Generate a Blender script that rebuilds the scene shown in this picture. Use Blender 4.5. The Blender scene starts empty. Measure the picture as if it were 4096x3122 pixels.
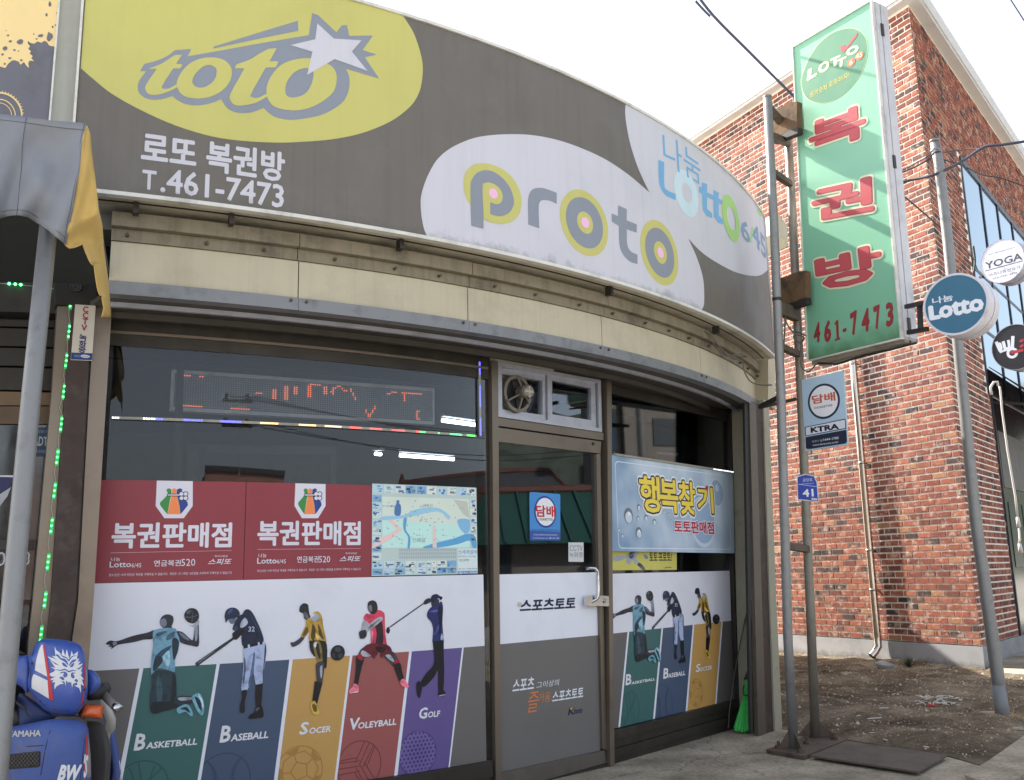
import bpy, bmesh, math, random
from mathutils import Vector, Matrix
from mathutils.geometry import tessellate_polygon
random.seed(7)
PI = math.pi
SC = bpy.context.scene
COL = SC.collection
# ---------------------------------------------------------------- camera
F, CX, CY, H = 3780.0, 2048.0, 1561.0, 1.25          # focal length and centre in pixels of the 4096 px photo, eye height
PITCH, ROLL = math.atan(740/3780), math.radians(1.35)
c_, s_ = math.cos(ROLL), math.sin(ROLL); cp, sp = math.cos(PITCH), math.sin(PITCH)
RX, UY, FW = Vector((c_, s_*sp, -s_*cp)), Vector((s_, -c_*sp, c_*cp)), Vector((0, cp, sp))
cam = bpy.data.cameras.new('camera'); camo = bpy.data.objects.new('camera', cam); COL.objects.link(camo)
cam.sensor_width = 36; cam.sensor_fit = 'HORIZONTAL'; cam.lens = 36*F/4096; cam.clip_end = 2000; cam.clip_start = .05
M = Matrix((RX, UY, -FW)).transposed().to_4x4(); M.translation = (0, 0, H)
camo.matrix_world = M
SC.camera = camo
# ---------------------------------------------------------------- light
SUN_EL, SUN_AZ = math.radians(40), math.atan2(-.685, .728)       # azimuth of the sun measured from +Y towards +X
w = bpy.data.worlds.new('World'); SC.world = w; w.use_nodes = True
nt = w.node_tree; nt.nodes.clear()
sky = nt.nodes.new('ShaderNodeTexSky'); sky.sky_type = 'NISHITA'; sky.sun_disc = False
sky.sun_elevation = SUN_EL; sky.sun_rotation = SUN_AZ; sky.air_density = 1.0; sky.dust_density = 2.6; sky.ozone_density = 1.0
hs = nt.nodes.new('ShaderNodeHueSaturation'); hs.inputs['Saturation'].default_value = .48
bg = nt.nodes.new('ShaderNodeBackground'); bg.inputs['Strength'].default_value = .135
wo = nt.nodes.new('ShaderNodeOutputWorld')
nt.links.new(sky.outputs[0], hs.inputs['Color']); nt.links.new(hs.outputs[0], bg.inputs[0]); nt.links.new(bg.outputs[0], wo.inputs[0])
sl = bpy.data.lights.new('sun', 'SUN'); sl.energy = 4.6; sl.angle = math.radians(.8); sl.color = (1, .93, .82)
so = bpy.data.objects.new('sun', sl); COL.objects.link(so)
sd = Vector((math.sin(SUN_AZ)*math.cos(SUN_EL), math.cos(SUN_AZ)*math.cos(SUN_EL), math.sin(SUN_EL)))
so.rotation_euler = sd.to_track_quat('Z', 'Y').to_euler(); so.location = sd*30
SC.view_settings.view_transform = 'Standard'; SC.view_settings.look = 'None'
SC.view_settings.gamma = 1; SC.view_settings.use_curve_mapping = False
SC.view_settings.exposure = 1.5
# ---------------------------------------------------------------- helpers
def ray(u, v):
    return RX*((u-CX)/F) + UY*(-(v-CY)/F) + FW
def at(u, v, Y):                                        # world point seen at photo pixel (u, v) at depth Y
    d = ray(u, v); p = d*(Y/d.y); return Vector((p.x, p.y, p.z+H))
def ground(u, v, z=0.0):
    d = ray(u, v); p = d*((z-H)/d.z); return Vector((p.x, p.y, z))
def lin(c):
    c /= 255.0
    return c/12.92 if c <= .04045 else ((c+.055)/1.055)**2.4
def P(r, g, b, k=1.0):                                  # colour read as sRGB
    return tuple(min(.92, lin(x)*k) for x in (r, g, b))
def T(ox, oy, pts, k=2.0):
    return [(ox+p[0]/k, oy+p[1]/k)+tuple(p[2:]) for p in pts]
class Plane:
    step = None; vstep = None
    def __init__(s, a, b):
        s.a = Vector(a[:2]); s.d = (Vector(b[:2])-s.a).normalized(); s.n = Vector((s.d.y, -s.d.x))
        if s.n.dot(-s.a) < 0: s.n = -s.n
    def un(s, u, v):
        r = ray(u, v); r2 = Vector((r.x, r.y)); t = s.a.dot(s.n)/r2.dot(s.n)
        return ((r2*t-s.a).dot(s.d), r.z*t+H)
    def mp(s, a, z, o=0.0):
        q = s.a+s.d*a+s.n*o; return Vector((q.x, q.y, z))
class Cyl:
    vstep = None
    def __init__(s, c, R, step=.06):
        s.c = Vector(c); s.R = R; s.step = step; s.t0 = -PI/4
    def un(s, u, v):
        r = ray(u, v); r2 = Vector((r.x, r.y)); a = r2.dot(r2); b = -r2.dot(s.c); cc = s.c.dot(s.c)-s.R**2
        t = (-b-math.sqrt(max(0, b*b-a*cc)))/a; q = r2*t-s.c
        return ((math.atan2(q.y, q.x)-s.t0)*s.R, r.z*t+H)
    def mp(s, a, z, o=0.0):
        th = s.t0+a/s.R; return Vector((s.c.x+(s.R+o)*math.cos(th), s.c.y+(s.R+o)*math.sin(th), z))
    def on(s, R): k = Cyl(s.c, R, s.step); return k
class Flat:                                             # horizontal plane at height z, a = world x, b = world y
    step = None; vstep = None
    def __init__(s, z): s.z = z
    def un(s, u, v): p = ground(u, v, s.z); return (p.x, p.y)
    def mp(s, a, b, o=0.0): return Vector((a, b, s.z+o))
CEN = (-4.37, 11.03)
S_SIGN, S_FAS, S_GLASS = Cyl(CEN, 7.31), Cyl(CEN, 7.12), Cyl(CEN, 6.65)
S_DOOR = Plane((-.13, 5.95), (.55, 6.61)); S_WIN = Plane((.6, 6.66), (1.75, 8.02))
S_POST = Plane((-2.06, 4.62), (-1.19, 5.11)); S_END = Plane((1.816, 7.60), (2.966, 8.96))
S_A = Plane((5.48, 11.57), (5.48+.455, 11.57-.891)); S_B = Plane((5.48, 11.57), (5.48+.623, 11.57+.782))
# ---- materials
MATS = {}
def mat(name, col, rough=.6, metal=0.0, var=.12, scale=6.0, bump=0.0, bscale=40.0, dirt=None, dscale=1.5, emit=0, coat=0, streak=0, spec=.5, grime=None):
    if name in MATS: return MATS[name]
    m = bpy.data.materials.new(name); m.use_nodes = True; t = m.node_tree; N = t.nodes; L = t.links
    b = N['Principled BSDF']; b.inputs['Roughness'].default_value = rough; b.inputs['Metallic'].default_value = metal
    b.inputs['Specular IOR Level'].default_value = spec
    if coat: b.inputs['Coat Weight'].default_value = coat; b.inputs['Coat Roughness'].default_value = .15
    geo = N.new('ShaderNodeNewGeometry')
    def noise(sc, det=4, ro=.6, vec=None):
        n = N.new('ShaderNodeTexNoise'); n.inputs['Scale'].default_value = sc; n.inputs['Detail'].default_value = det
        n.inputs['Roughness'].default_value = ro; L.new(vec or geo.outputs['Position'], n.inputs['Vector']); return n
    n1 = noise(scale)
    mr = N.new('ShaderNodeMapRange'); mr.inputs[1].default_value = .3; mr.inputs[2].default_value = .48
    mr.inputs[3].default_value = 1-var; mr.inputs[4].default_value = 1+var
    L.new(n1.outputs['Fac'], mr.inputs[0])
    mx = N.new('ShaderNodeVectorMath'); mx.operation = 'SCALE'; mx.inputs[0].default_value = col
    L.new(mr.outputs[0], mx.inputs['Scale']); out = mx.outputs[0]
    def stain(out, fac, dc):
        mm = N.new('ShaderNodeMix'); mm.data_type = 'RGBA'; L.new(fac, mm.inputs[0]); L.new(out, mm.inputs[6])
        mm.inputs[7].default_value = (*dc, 1); return mm.outputs[2]
    if dirt:
        n2 = noise(dscale, 8, .7)
        r2 = N.new('ShaderNodeMapRange'); r2.inputs[1].default_value = .5; r2.inputs[2].default_value = .75
        r2.inputs[3].default_value = 0; r2.inputs[4].default_value = dirt[3]
        L.new(n2.outputs['Fac'], r2.inputs[0]); out = stain(out, r2.outputs[0], dirt[:3])
    if streak:
        mp = N.new('ShaderNodeMapping'); mp.inputs['Scale'].default_value = (14, 14, .5)
        L.new(geo.outputs['Position'], mp.inputs[0]); n3 = noise(1.6, 5, .7, mp.outputs[0])
        r3 = N.new('ShaderNodeMapRange'); r3.inputs[1].default_value = .48; r3.inputs[2].default_value = .8
        r3.inputs[3].default_value = 0; r3.inputs[4].default_value = streak
        L.new(n3.outputs['Fac'], r3.inputs[0]); out = stain(out, r3.outputs[0], (.05, .045, .035))
    if grime:                                            # soot gathered along a bottom edge at height grime[0]
        sp3 = N.new('ShaderNodeSeparateXYZ'); L.new(geo.outputs['Position'], sp3.inputs[0]); n6 = noise(9, 7, .75)
        ma = N.new('ShaderNodeMath'); ma.operation = 'MULTIPLY_ADD'; ma.inputs[1].default_value = -.22; L.new(n6.outputs['Fac'], ma.inputs[0]); L.new(sp3.outputs['Z'], ma.inputs[2])
        r6 = N.new('ShaderNodeMapRange'); r6.inputs[1].default_value = grime[0]-.11; r6.inputs[2].default_value = grime[0]-.11+grime[1]; r6.inputs[3].default_value = grime[2]; r6.inputs[4].default_value = 0
        L.new(ma.outputs[0], r6.inputs[0]); out = stain(out, r6.outputs[0], (.09, .08, .065))
    L.new(out, b.inputs['Base Color'])
    rr = N.new('ShaderNodeMapRange'); rr.inputs[3].default_value = max(0, rough-.1); rr.inputs[4].default_value = min(1, rough+.12)
    n4 = noise(scale*2.3); L.new(n4.outputs['Fac'], rr.inputs[0]); L.new(rr.outputs[0], b.inputs['Roughness'])
    if bump:
        n5 = noise(bscale, 6, .65); bp = N.new('ShaderNodeBump'); bp.inputs['Strength'].default_value = bump
        bp.inputs['Distance'].default_value = .01; L.new(n5.outputs['Fac'], bp.inputs['Height']); L.new(bp.outputs[0], b.inputs['Normal'])
    if emit: b.inputs['Emission Color'].default_value = (*col, 1); b.inputs['Emission Strength'].default_value = emit
    MATS[name] = m; return m
def ink(r, g, b, k=1.15, rough=.38):                    # printed film or paint, colour given as seen
    return mat('print_%d_%d_%d' % (r, g, b), P(r, g, b, k), rough, var=.03, scale=3, spec=.35)
# ---- objects
def base_of(o):
    v = Vector((0, 0, 0))
    while o is not None: v = v+o.location; o = o.parent
    return v
def thing(name, label, cat, loc=(0, 0, 0), group=None):
    o = bpy.data.objects.new(name, None); COL.objects.link(o); o.location = loc; o.empty_display_size = .05
    o['label'] = label; o['category'] = cat
    if group: o['group'] = group
    return o
def tag(o, label=None, cat=None, group=None, kind=None):
    for k, v in (('label', label), ('category', cat), ('group', group), ('kind', kind)):
        if v: o[k] = v
    return o
def raw(name, vs, fs, m, parent=None, smooth=False):    # vs in world coordinates
    if parent is not None: o0 = base_of(parent)
    else:
        n = max(1, len(vs)); o0 = Vector((sum(v.x for v in vs)/n, sum(v.y for v in vs)/n, min((v.z for v in vs), default=0)))
    me = bpy.data.meshes.new(name); me.from_pydata([tuple(v-o0) for v in vs], [], fs)
    ms = m if isinstance(m, (list, tuple)) else [m]
    for x in ms: me.materials.append(x)
    if smooth:
        for p in me.polygons: p.use_smooth = True
    me.update()
    o = bpy.data.objects.new(name, me); COL.objects.link(o)
    if parent is not None: o.parent = parent
    else: o.location = o0
    return o
class MB:                                               # collects primitives, builds ONE mesh
    def __init__(s): s.v = []; s.f = []
    def add(s, vs, fs):
        k = len(s.v); s.v += vs; s.f += [tuple(i+k for i in f) for f in fs]; return s
    def box(s, lo, hi, M=None):
        vs = [Vector((x, y, z)) for z in (lo[2], hi[2]) for y in (lo[1], hi[1]) for x in (lo[0], hi[0])]
        if M is not None: vs = [M @ v for v in vs]
        return s.add(vs, [(0, 2, 3, 1), (4, 5, 7, 6), (0, 1, 5, 4), (2, 6, 7, 3), (0, 4, 6, 2), (1, 3, 7, 5)])
    def tube(s, pts, r, n=8, cap=True):
        pts = [Vector(p) for p in pts]; rs = r if isinstance(r, (list, tuple)) else [r]*len(pts)
        vs = []; up = None
        for i, p in enumerate(pts):
            d = (pts[min(i+1, len(pts)-1)]-pts[max(i-1, 0)]).normalized()
            if up is None: up = d.orthogonal().normalized()
            up = (up-d*up.dot(d)).normalized(); q = d.cross(up)
            vs += [p+(up*math.cos(2*PI*k/n)+q*math.sin(2*PI*k/n))*rs[i] for k in range(n)]
        fs = [(i*n+k, i*n+(k+1) % n, (i+1)*n+(k+1) % n, (i+1)*n+k) for i in range(len(pts)-1) for k in range(n)]
        if cap: fs += [tuple(range(n-1, -1, -1)), tuple(range((len(pts)-1)*n, len(pts)*n))]
        return s.add(vs, fs)
    def beam(s, a, b, w, h, up=(0, 0, 1)):
        a, b = Vector(a), Vector(b); d = (b-a).normalized(); u = Vector(up); q = d.cross(u).normalized(); u = q.cross(d)
        vs = [p+q*(sx*w/2)+u*(sz*h/2) for p in (a, b) for sx, sz in ((-1, -1), (1, -1), (1, 1), (-1, 1))]
        return s.add(vs, [(3, 2, 1, 0), (4, 5, 6, 7), (0, 1, 5, 4), (1, 2, 6, 5), (2, 3, 7, 6), (3, 0, 4, 7)])
    def build(s, name, m, parent=None, smooth=False): return raw(name, s.v, s.f, m, parent, smooth)
def smooth_loop(pts, n=5):
    """closed loop through pts; a third element marks a corner."""
    pts = [p for i, p in enumerate(pts) if math.hypot(p[0]-pts[i-1][0], p[1]-pts[i-1][1]) > 1e-4]
    P2 = [Vector(p[:2]) for p in pts]; cn = [len(p) > 2 for p in pts]; N = len(pts); out = []
    for i in range(N):
        p1, p2 = P2[i], P2[(i+1) % N]
        p0 = P2[i-1] if not cn[i] else p1-(p2-p1); p3 = P2[(i+2) % N] if not cn[(i+1) % N] else p2+(p2-p1)
        if cn[i] and cn[(i+1) % N]: out.append(tuple(p1)); continue
        for k in range(n):
            t = k/n; q = .5*((2*p1)+(p2-p0)*t+(2*p0-5*p1+4*p2-p3)*t*t+(-p0+3*p1-3*p2+p3)*t**3); out.append(tuple(q))
    return out
def fill2d(loops):
    def clean(lp):
        o = [p for i, p in enumerate(lp) if math.hypot(p[0]-lp[i-1][0], p[1]-lp[i-1][1]) > 1e-5]
        return o if len(o) > 2 else lp
    loops = [clean(lp) for lp in loops]
    vs = [Vector((x, y, 0)) for lp in loops for x, y in lp]
    tr = tessellate_polygon([[Vector((x, y, 0)) for x, y in lp] for lp in loops])
    bm = bmesh.new(); bv = [bm.verts.new(v) for v in vs]
    for t in tr:
        try: bm.faces.new([bv[i] for i in t])
        except ValueError: pass
    return bm
def finish(bm, surf, o0, o1, clip=None):
    """cut a flat bmesh in (a, z) for the surface's curvature and lay it on the surface; o0 is None: a single sheet."""
    def cut(co, no, clear=False):
        g = list(bm.verts)+list(bm.edges)+list(bm.faces)
        bmesh.ops.bisect_plane(bm, geom=g, plane_co=co, plane_no=no, clear_outer=clear, dist=1e-6)
    for co, no in (clip or []): cut(Vector((*co, 0)), Vector((*no, 0)), True)
    bm.normal_update()
    if bm.verts:
        for ax, st in ((0, surf.step), (1, surf.vstep)):
            if st:
                lo = min(v.co[ax] for v in bm.verts); hi = max(v.co[ax] for v in bm.verts); k = math.floor(lo/st)+1
                while k*st < hi:
                    co = Vector((0, 0, 0)); co[ax] = k*st; no = Vector((0, 0, 0)); no[ax] = 1; cut(co, no); k += 1
    bm.verts.index_update()
    V2 = [v.co.copy() for v in bm.verts]; Fs = [[v.index for v in f.verts] for f in bm.faces]
    bd = [(e.verts[0].index, e.verts[1].index) for e in bm.edges if len(e.link_faces) == 1]
    bm.free()
    vs = [surf.mp(v.x, v.y, o1+v.z) for v in V2]
    if o0 is not None:
        n = len(vs); vs += [surf.mp(v.x, v.y, o0) for v in V2]
        Fs = Fs+[[i+n for i in reversed(f)] for f in Fs]+[(a, b, b+n, a+n) for a, b in bd]
    return vs, Fs
def fix(o):
    bm = bmesh.new(); bm.from_mesh(o.data); bmesh.ops.recalc_face_normals(bm, faces=bm.faces); bm.to_mesh(o.data); bm.free(); return o
def az(surf, pts): return [surf.un(p[0], p[1])+tuple(p[2:]) for p in pts]
def slab(name, surf, pts, o0, o1, m, parent=None, px=True, sm=0, holes=(), clip=None):
    lp = az(surf, pts) if px else list(pts)
    lps = [smooth_loop(lp, sm) if sm else [p[:2] for p in lp]]
    for h in holes:
        h = az(surf, h) if px else list(h); lps.append(smooth_loop(h, sm) if sm else [p[:2] for p in h])
    vs, fs = finish(fill2d(lps), surf, o0, o1, clip)
    o = raw(name, vs, fs, m, parent)
    return fix(o) if o0 is not None else o
def prnt(surf, pts, o, m, parent=None, name='print', **k): return slab(name, surf, pts, None, o, m, parent, **k)
def rect(a0, z0, a1, z1): return [(a0, z0), (a1, z0), (a1, z1), (a0, z1)]
def ell(c, ra, rz=None, n=28, t0=0, t1=2*PI):
    rz = rz or ra; return [(c[0]+ra*math.cos(t0+(t1-t0)*i/n), c[1]+rz*math.sin(t0+(t1-t0)*i/n)) for i in range(n)]
def circ_px(surf, c, bs):
    C = surf.un(*c); r = sum(math.hypot(surf.un(*b)[0]-C[0], surf.un(*b)[1]-C[1]) for b in bs)/len(bs); return C, r
FONT = {}
_t = bpy.data.curves.new('t', 'FONT'); SANS = _t.font; bpy.data.curves.remove(_t)
def text2d(txt, bold=0.0, shear=0.0, space=1.0):
    """flat glyph mesh; weight is added by overlaying shifted copies (a third coordinate keeps them a hair apart)"""
    key = (txt, bold, shear, space)
    if key in FONT: return FONT[key]
    if bold:
        v0, f0 = text2d(txt, 0, shear, space); K = 8; vs = list(v0); fs = list(f0)
        for j in range(K):
            n = len(vs); dx, dy = bold*math.cos(j*2*PI/K), bold*math.sin(j*2*PI/K)
            vs += [(v[0]+dx, v[1]+dy, .00002*(j+1)) for v in v0]; fs += [tuple(i+n for i in f) for f in f0]
        FONT[key] = (vs, fs); return FONT[key]
    cu = bpy.data.curves.new('txt', 'FONT'); cu.body = txt; cu.size = 1; cu.shear = shear
    cu.space_character = space; cu.resolution_u = 2
    ob = bpy.data.objects.new('txt', cu); me = bpy.data.meshes.new_from_object(ob)
    vs = [(v.co.x, v.co.y, 0.0) for v in me.vertices]; fs = [tuple(p.vertices) for p in me.polygons]
    bpy.data.objects.remove(ob); bpy.data.curves.remove(cu); bpy.data.meshes.remove(me)
    FONT[key] = (vs, fs); return FONT[key]
def text(surf, txt, lb, rt, o, m, parent=None, px=True, bold=0.0, shear=0.0, grow=None, name='lettering', th=None, space=1.0, rot=0):
    """lay txt into the box from its left bottom to its right top point; grow keeps the box of another weight."""
    vs, fs = text2d(txt, bold, shear, space)
    if not vs: return None
    ref = text2d(txt, grow, shear, space)[0] if grow is not None else vs
    if rot:
        vs = [(-v[1], v[0], v[2]) if rot == 1 else (v[1], -v[0], v[2]) for v in vs]; ref = [(-v[1], v[0], 0) if rot == 1 else (v[1], -v[0], 0) for v in ref]
    x0 = min(v[0] for v in ref); x1 = max(v[0] for v in ref); y0 = min(v[1] for v in ref); y1 = max(v[1] for v in ref)
    A = surf.un(*lb) if px else lb; B = surf.un(*rt) if px else rt
    sx = (B[0]-A[0])/(x1-x0); sy = (B[1]-A[1])/(y1-y0)
    bm = bmesh.new(); bv = [bm.verts.new((A[0]+(v[0]-x0)*sx, A[1]+(v[1]-y0)*sy, v[2])) for v in vs]
    for f in fs:
        try: bm.faces.new([bv[i] for i in f])
        except ValueError: pass
    v2, f2 = finish(bm, surf, o-th if th else None, o)
    ob = raw(name, v2, f2, m, parent)
    return fix(ob) if th else ob
# ---------------------------------------------------------------- common materials
WHITE = ink(206, 208, 216, 1.3); NAVY = ink(28, 32, 66); BLACK = ink(24, 25, 30); GREYW = ink(104, 102, 100)
YEL = ink(213, 205, 96); SGREY = ink(112, 110, 106); SLATE = ink(134, 141, 153)
M_sign = mat('sign_vinyl_grey', P(113, 107, 99, .85), .5, var=.06, scale=2, streak=.22, grime=(3.05, .07, .4), dirt=(.2, .19, .17, .35), dscale=3)
M_signw = mat('sign_vinyl_white', P(207, 206, 214, .95), .45, var=.03, scale=2, streak=.08, grime=(3.045, .06, .45))
M_signy = mat('sign_vinyl_yellow', P(203, 198, 112, .92), .45, var=.03, scale=2, streak=.05)
M_signs = mat('sign_vinyl_slate', P(138, 144, 156, .95), .45, var=.03, scale=2, streak=.05)
M_trim = mat('trim_white', P(215, 213, 205), .45, var=.06, dirt=(.1, .09, .07, .5), dscale=5)
M_cream = mat('cream_panel', P(190, 181, 156, 1.0), .55, var=.04, scale=3, dirt=(.2, .17, .11, .35), dscale=2.2, streak=.14, bump=.05, bscale=12)
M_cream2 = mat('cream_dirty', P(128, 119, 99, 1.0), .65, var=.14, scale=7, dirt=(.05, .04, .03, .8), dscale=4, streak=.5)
M_galv = mat('galvanised_strip', P(116, 118, 120), .42, .15, var=.22, scale=9, dirt=(.12, .12, .12, .6), dscale=6)
M_steel = mat('brushed_steel', P(118, 108, 97), .36, .6, var=.12, scale=3, dirt=(.2, .17, .13, .6), dscale=3)
M_alu = mat('aluminium_frame', P(178, 180, 190), .38, .45, var=.08, scale=6, dirt=(.2, .19, .18, .5), dscale=7)
M_dsteel = mat('dark_bronze_frame', P(58, 54, 49), .45, .5, var=.15, scale=5, dirt=(.1, .09, .07, .5), dscale=3)
M_blackm = mat('black_gasket', (.012, .012, .012), .6)
M_brown = mat('brown_painted_post', P(52, 38, 33), .6, var=.2, scale=8, dirt=(.12, .1, .08, .5), dscale=9, bump=.2, bscale=30)
M_pipe = mat('galvanised_pipe', P(132, 132, 131), .45, .4, var=.12, scale=14, dirt=(.25, .25, .25, .5), dscale=16, bump=.06, bscale=60)
M_rust = mat('rusty_steel', P(86, 74, 64), .8, .2, var=.35, scale=14, dirt=(.05, .022, .012, .9), dscale=9, bump=.4, bscale=40)
M_chrome = mat('chrome', P(200, 202, 205), .12, 1.0, var=.03)
M_dark = mat('dark_interior_paint', P(70, 72, 78), .8, var=.1)
M_soffit = mat('soffit_paint', P(66, 61, 54), .6, var=.15, scale=5, dirt=(.05, .045, .04, .7), dscale=3)
M_rubber = mat('black_cable', (.02, .02, .022), .55)
def glassm(name, tint, refl=1.0, rough=.0):
    m = bpy.data.materials.new(name); m.use_nodes = True; t = m.node_tree; N = t.nodes; L = t.links; N.clear()
    o = N.new('ShaderNodeOutputMaterial'); mx = N.new('ShaderNodeMixShader'); tr = N.new('ShaderNodeBsdfTransparent')
    g = N.new('ShaderNodeBsdfGlossy'); g.inputs['Roughness'].default_value = rough; g.inputs['Color'].default_value = (.95, .97, 1, 1)
    tr.inputs[0].default_value = (*tint, 1); fr = N.new('ShaderNodeFresnel'); fr.inputs[0].default_value = 1.5
    mu = N.new('ShaderNodeMath'); mu.operation = 'MULTIPLY'; mu.inputs[1].default_value = refl; mu.use_clamp = True
    L.new(fr.outputs[0], mu.inputs[0]); L.new(mu.outputs[0], mx.inputs[0]); L.new(tr.outputs[0], mx.inputs[1]); L.new(g.outputs[0], mx.inputs[2])
    L.new(mx.outputs[0], o.inputs[0]); return m
M_glass = glassm('tinted_window_glass', (.66, .67, .68), .68)
M_glassd = glassm('door_glass', (.6, .62, .64), .9)
# ---------------------------------------------------------------- ground
def ground_mat(name, c1, c2, c3, sc, bump, cracks=False):
    m = bpy.data.materials.new(name); m.use_nodes = True; t = m.node_tree; N = t.nodes; L = t.links; b = N['Principled BSDF']
    b.inputs['Roughness'].default_value = .9; b.inputs['Specular IOR Level'].default_value = .2
    g = N.new('ShaderNodeNewGeometry')
    def nz(s, d=8, r=.65):
        n = N.new('ShaderNodeTexNoise'); n.inputs['Scale'].default_value = s; n.inputs['Detail'].default_value = d; n.inputs['Roughness'].default_value = r
        L.new(g.outputs['Position'], n.inputs['Vector']); return n
    r = N.new('ShaderNodeValToRGB'); e = r.color_ramp.elements; e[0].position = .32; e[0].color = (*c1, 1); e[1].position = .68; e[1].color = (*c3, 1)
    x = e.new(.5); x.color = (*c2, 1)
    n1 = nz(sc); L.new(n1.outputs['Fac'], r.inputs[0]); out = r.outputs[0]
    n2 = nz(sc*22, 6, .75); mr = N.new('ShaderNodeMapRange'); mr.inputs[1].default_value = .3; mr.inputs[2].default_value = .7; mr.inputs[3].default_value = .6; mr.inputs[4].default_value = 1.45
    L.new(n2.outputs['Fac'], mr.inputs[0]); vm = N.new('ShaderNodeVectorMath'); vm.operation = 'SCALE'; L.new(out, vm.inputs[0]); L.new(mr.outputs[0], vm.inputs['Scale']); out = vm.outputs[0]
    hgt = n2.outputs['Fac']
    if cracks:
        n3 = nz(1.3, 4, .6); mm = N.new('ShaderNodeMix'); mm.data_type = 'VECTOR'; mm.inputs[0].default_value = .35
        L.new(g.outputs['Position'], mm.inputs[4]); L.new(n3.outputs['Color'], mm.inputs[5])
        v = N.new('ShaderNodeTexVoronoi'); v.feature = 'DISTANCE_TO_EDGE'; v.inputs['Scale'].default_value = .8; L.new(mm.outputs[1], v.inputs['Vector'])
        cr = N.new('ShaderNodeMapRange'); cr.inputs[1].default_value = 0; cr.inputs[2].default_value = .004; cr.inputs[3].default_value = .5; cr.inputs[4].default_value = 1
        L.new(v.outputs['Distance'], cr.inputs[0]); v2 = N.new('ShaderNodeVectorMath'); v2.operation = 'SCALE'; L.new(out, v2.inputs[0]); L.new(cr.outputs[0], v2.inputs['Scale']); out = v2.outputs[0]
    L.new(out, b.inputs['Base Color'])
    bp = N.new('ShaderNodeBump'); bp.inputs['Strength'].default_value = bump; bp.inputs['Distance'].default_value = .02
    L.new(hgt, bp.inputs['Height']); L.new(bp.outputs[0], b.inputs['Normal']); return m
M_conc = ground_mat('worn_concrete', P(116, 106, 91), P(160, 149, 131), P(190, 178, 158), 1.6, .35, True)
M_dirt = ground_mat('dry_dirt', P(74, 63, 51), P(114, 101, 84), P(158, 144, 123), 1.7, 1.0)
M_asph = ground_mat('pale_road', (.3, .29, .27), (.38, .37, .35), (.44, .43, .40), 1.2, .4)
def sheet(name, pts, z, m, n=1, amp=0):
    bm = fill2d([pts])
    vs, fs = finish(bm, Flat(z), None, 0); o = raw(name, vs, fs, m); o['kind'] = 'structure'; return o
R_ = 900
sheet('ground', [(-R_, -R_), (R_, -R_), (R_, R_), (-R_, R_)], -.012, mat('far_ground', (.36, .34, .31), .95, var=.3, scale=.05))
sheet('road', [(-60, -9), (60, -9), (60, 1.5), (-60, 1.5)], -.008, M_asph)
dirt_px = [(3122, 2918), (3245, 2930), (3385, 2962), (3790, 3028), (3930, 3066), (4010, 3010), (4096, 2950), (4160, 2900)]
cl = [ground(*p) for p in dirt_px]
apron = [(-6, 1.5), (9, 1.5), (9, 3.2), (cl[7].x+1.2, 7.4), (cl[7].x+.3, cl[7].y)]+[(p.x, p.y) for p in reversed(cl[:7])]+[(1.7, 8.6), (-6, 9)]
sheet('concrete_apron', apron, 0, M_conc)
from mathutils import noise as mnoise
# dirt: a real uneven surface
def dirt_h(x, y):
    return .022*math.sin(x*2.1+.4)*math.cos(y*1.7)+.014*math.sin(x*5.3+y*4.1)+.006*math.sin(x*13+y*7)+.030*mnoise.fractal(Vector((x*2.6, y*2.6, 0)), .6, 2.2, 5)+.012*mnoise.noise(Vector((x*17, y*17, 3)))
bm = bmesh.new()
poly = [(p.x, p.y) for p in cl]+[(8.2, 9.6), (7.2, 12.5), (5.0, 15.5), (2.0, 16), (1.9, 9)]
def inside(x, y):
    r = False
    for i in range(len(poly)):
        (x1, y1), (x2, y2) = poly[i], poly[i-1]
        if (y1 > y) != (y2 > y) and x < (x2-x1)*(y-y1)/(y2-y1)+x1: r = not r
    return r
def edged(x, y):
    best = 9
    for i in range(len(poly)):
        a = Vector(poly[i-1]); b = Vector(poly[i]); p = Vector((x, y)); t = max(0, min(1, (p-a).dot(b-a)/(b-a).length_squared)); best = min(best, (p-a-(b-a)*t).length)
    return best
bm = fill2d([poly]); V2 = None
for ax, st in ((0, .055), (1, .055)):
    lo = min(v.co[ax] for v in bm.verts); hi = max(v.co[ax] for v in bm.verts); k = math.floor(lo/st)+1
    while k*st < hi:
        co = Vector((0, 0, 0)); co[ax] = k*st; no = Vector((0, 0, 0)); no[ax] = 1
        bmesh.ops.bisect_plane(bm, geom=list(bm.verts)+list(bm.edges)+list(bm.faces), plane_co=co, plane_no=no, dist=1e-6); k += 1
for v in bm.verts:
    e = min(1, edged(v.co.x, v.co.y)/.25); v.co.z = max(.005, .006+e*(.026+dirt_h(v.co.x, v.co.y)))
    if e < .02: v.co.z = .004
me = bpy.data.meshes.new('dirt_ground'); bm.to_mesh(me); bm.free(); me.materials.append(M_dirt)
for p in me.polygons: p.use_smooth = True
o = bpy.data.objects.new('dirt_ground', me); COL.objects.link(o); o['kind'] = 'structure'
# pavement by the brick building's corner and the kerb strip at the right edge
kb = [ground(3862, 3122), ground(3960, 3060), ground(4096, 2962), ground(4240, 2880), ground(4240, 3020), ground(4010, 3180)]
kb = [(p.x, p.y) for p in kb]
o = slab('pavement_kerb', Flat(0), kb, -.01, .03, M_conc, px=False); o['kind'] = 'structure'
pv = [ground(p[0], p[1], .06) for p in [(4000, 2690), (4110, 2700), (4400, 2560), (4200, 2480), (4090, 2536), (4006, 2612)]]
o = slab('pavement', Flat(.06), [(p.x, p.y) for p in pv], -.08, 0, M_conc, px=False); o['kind'] = 'structure'
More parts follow.
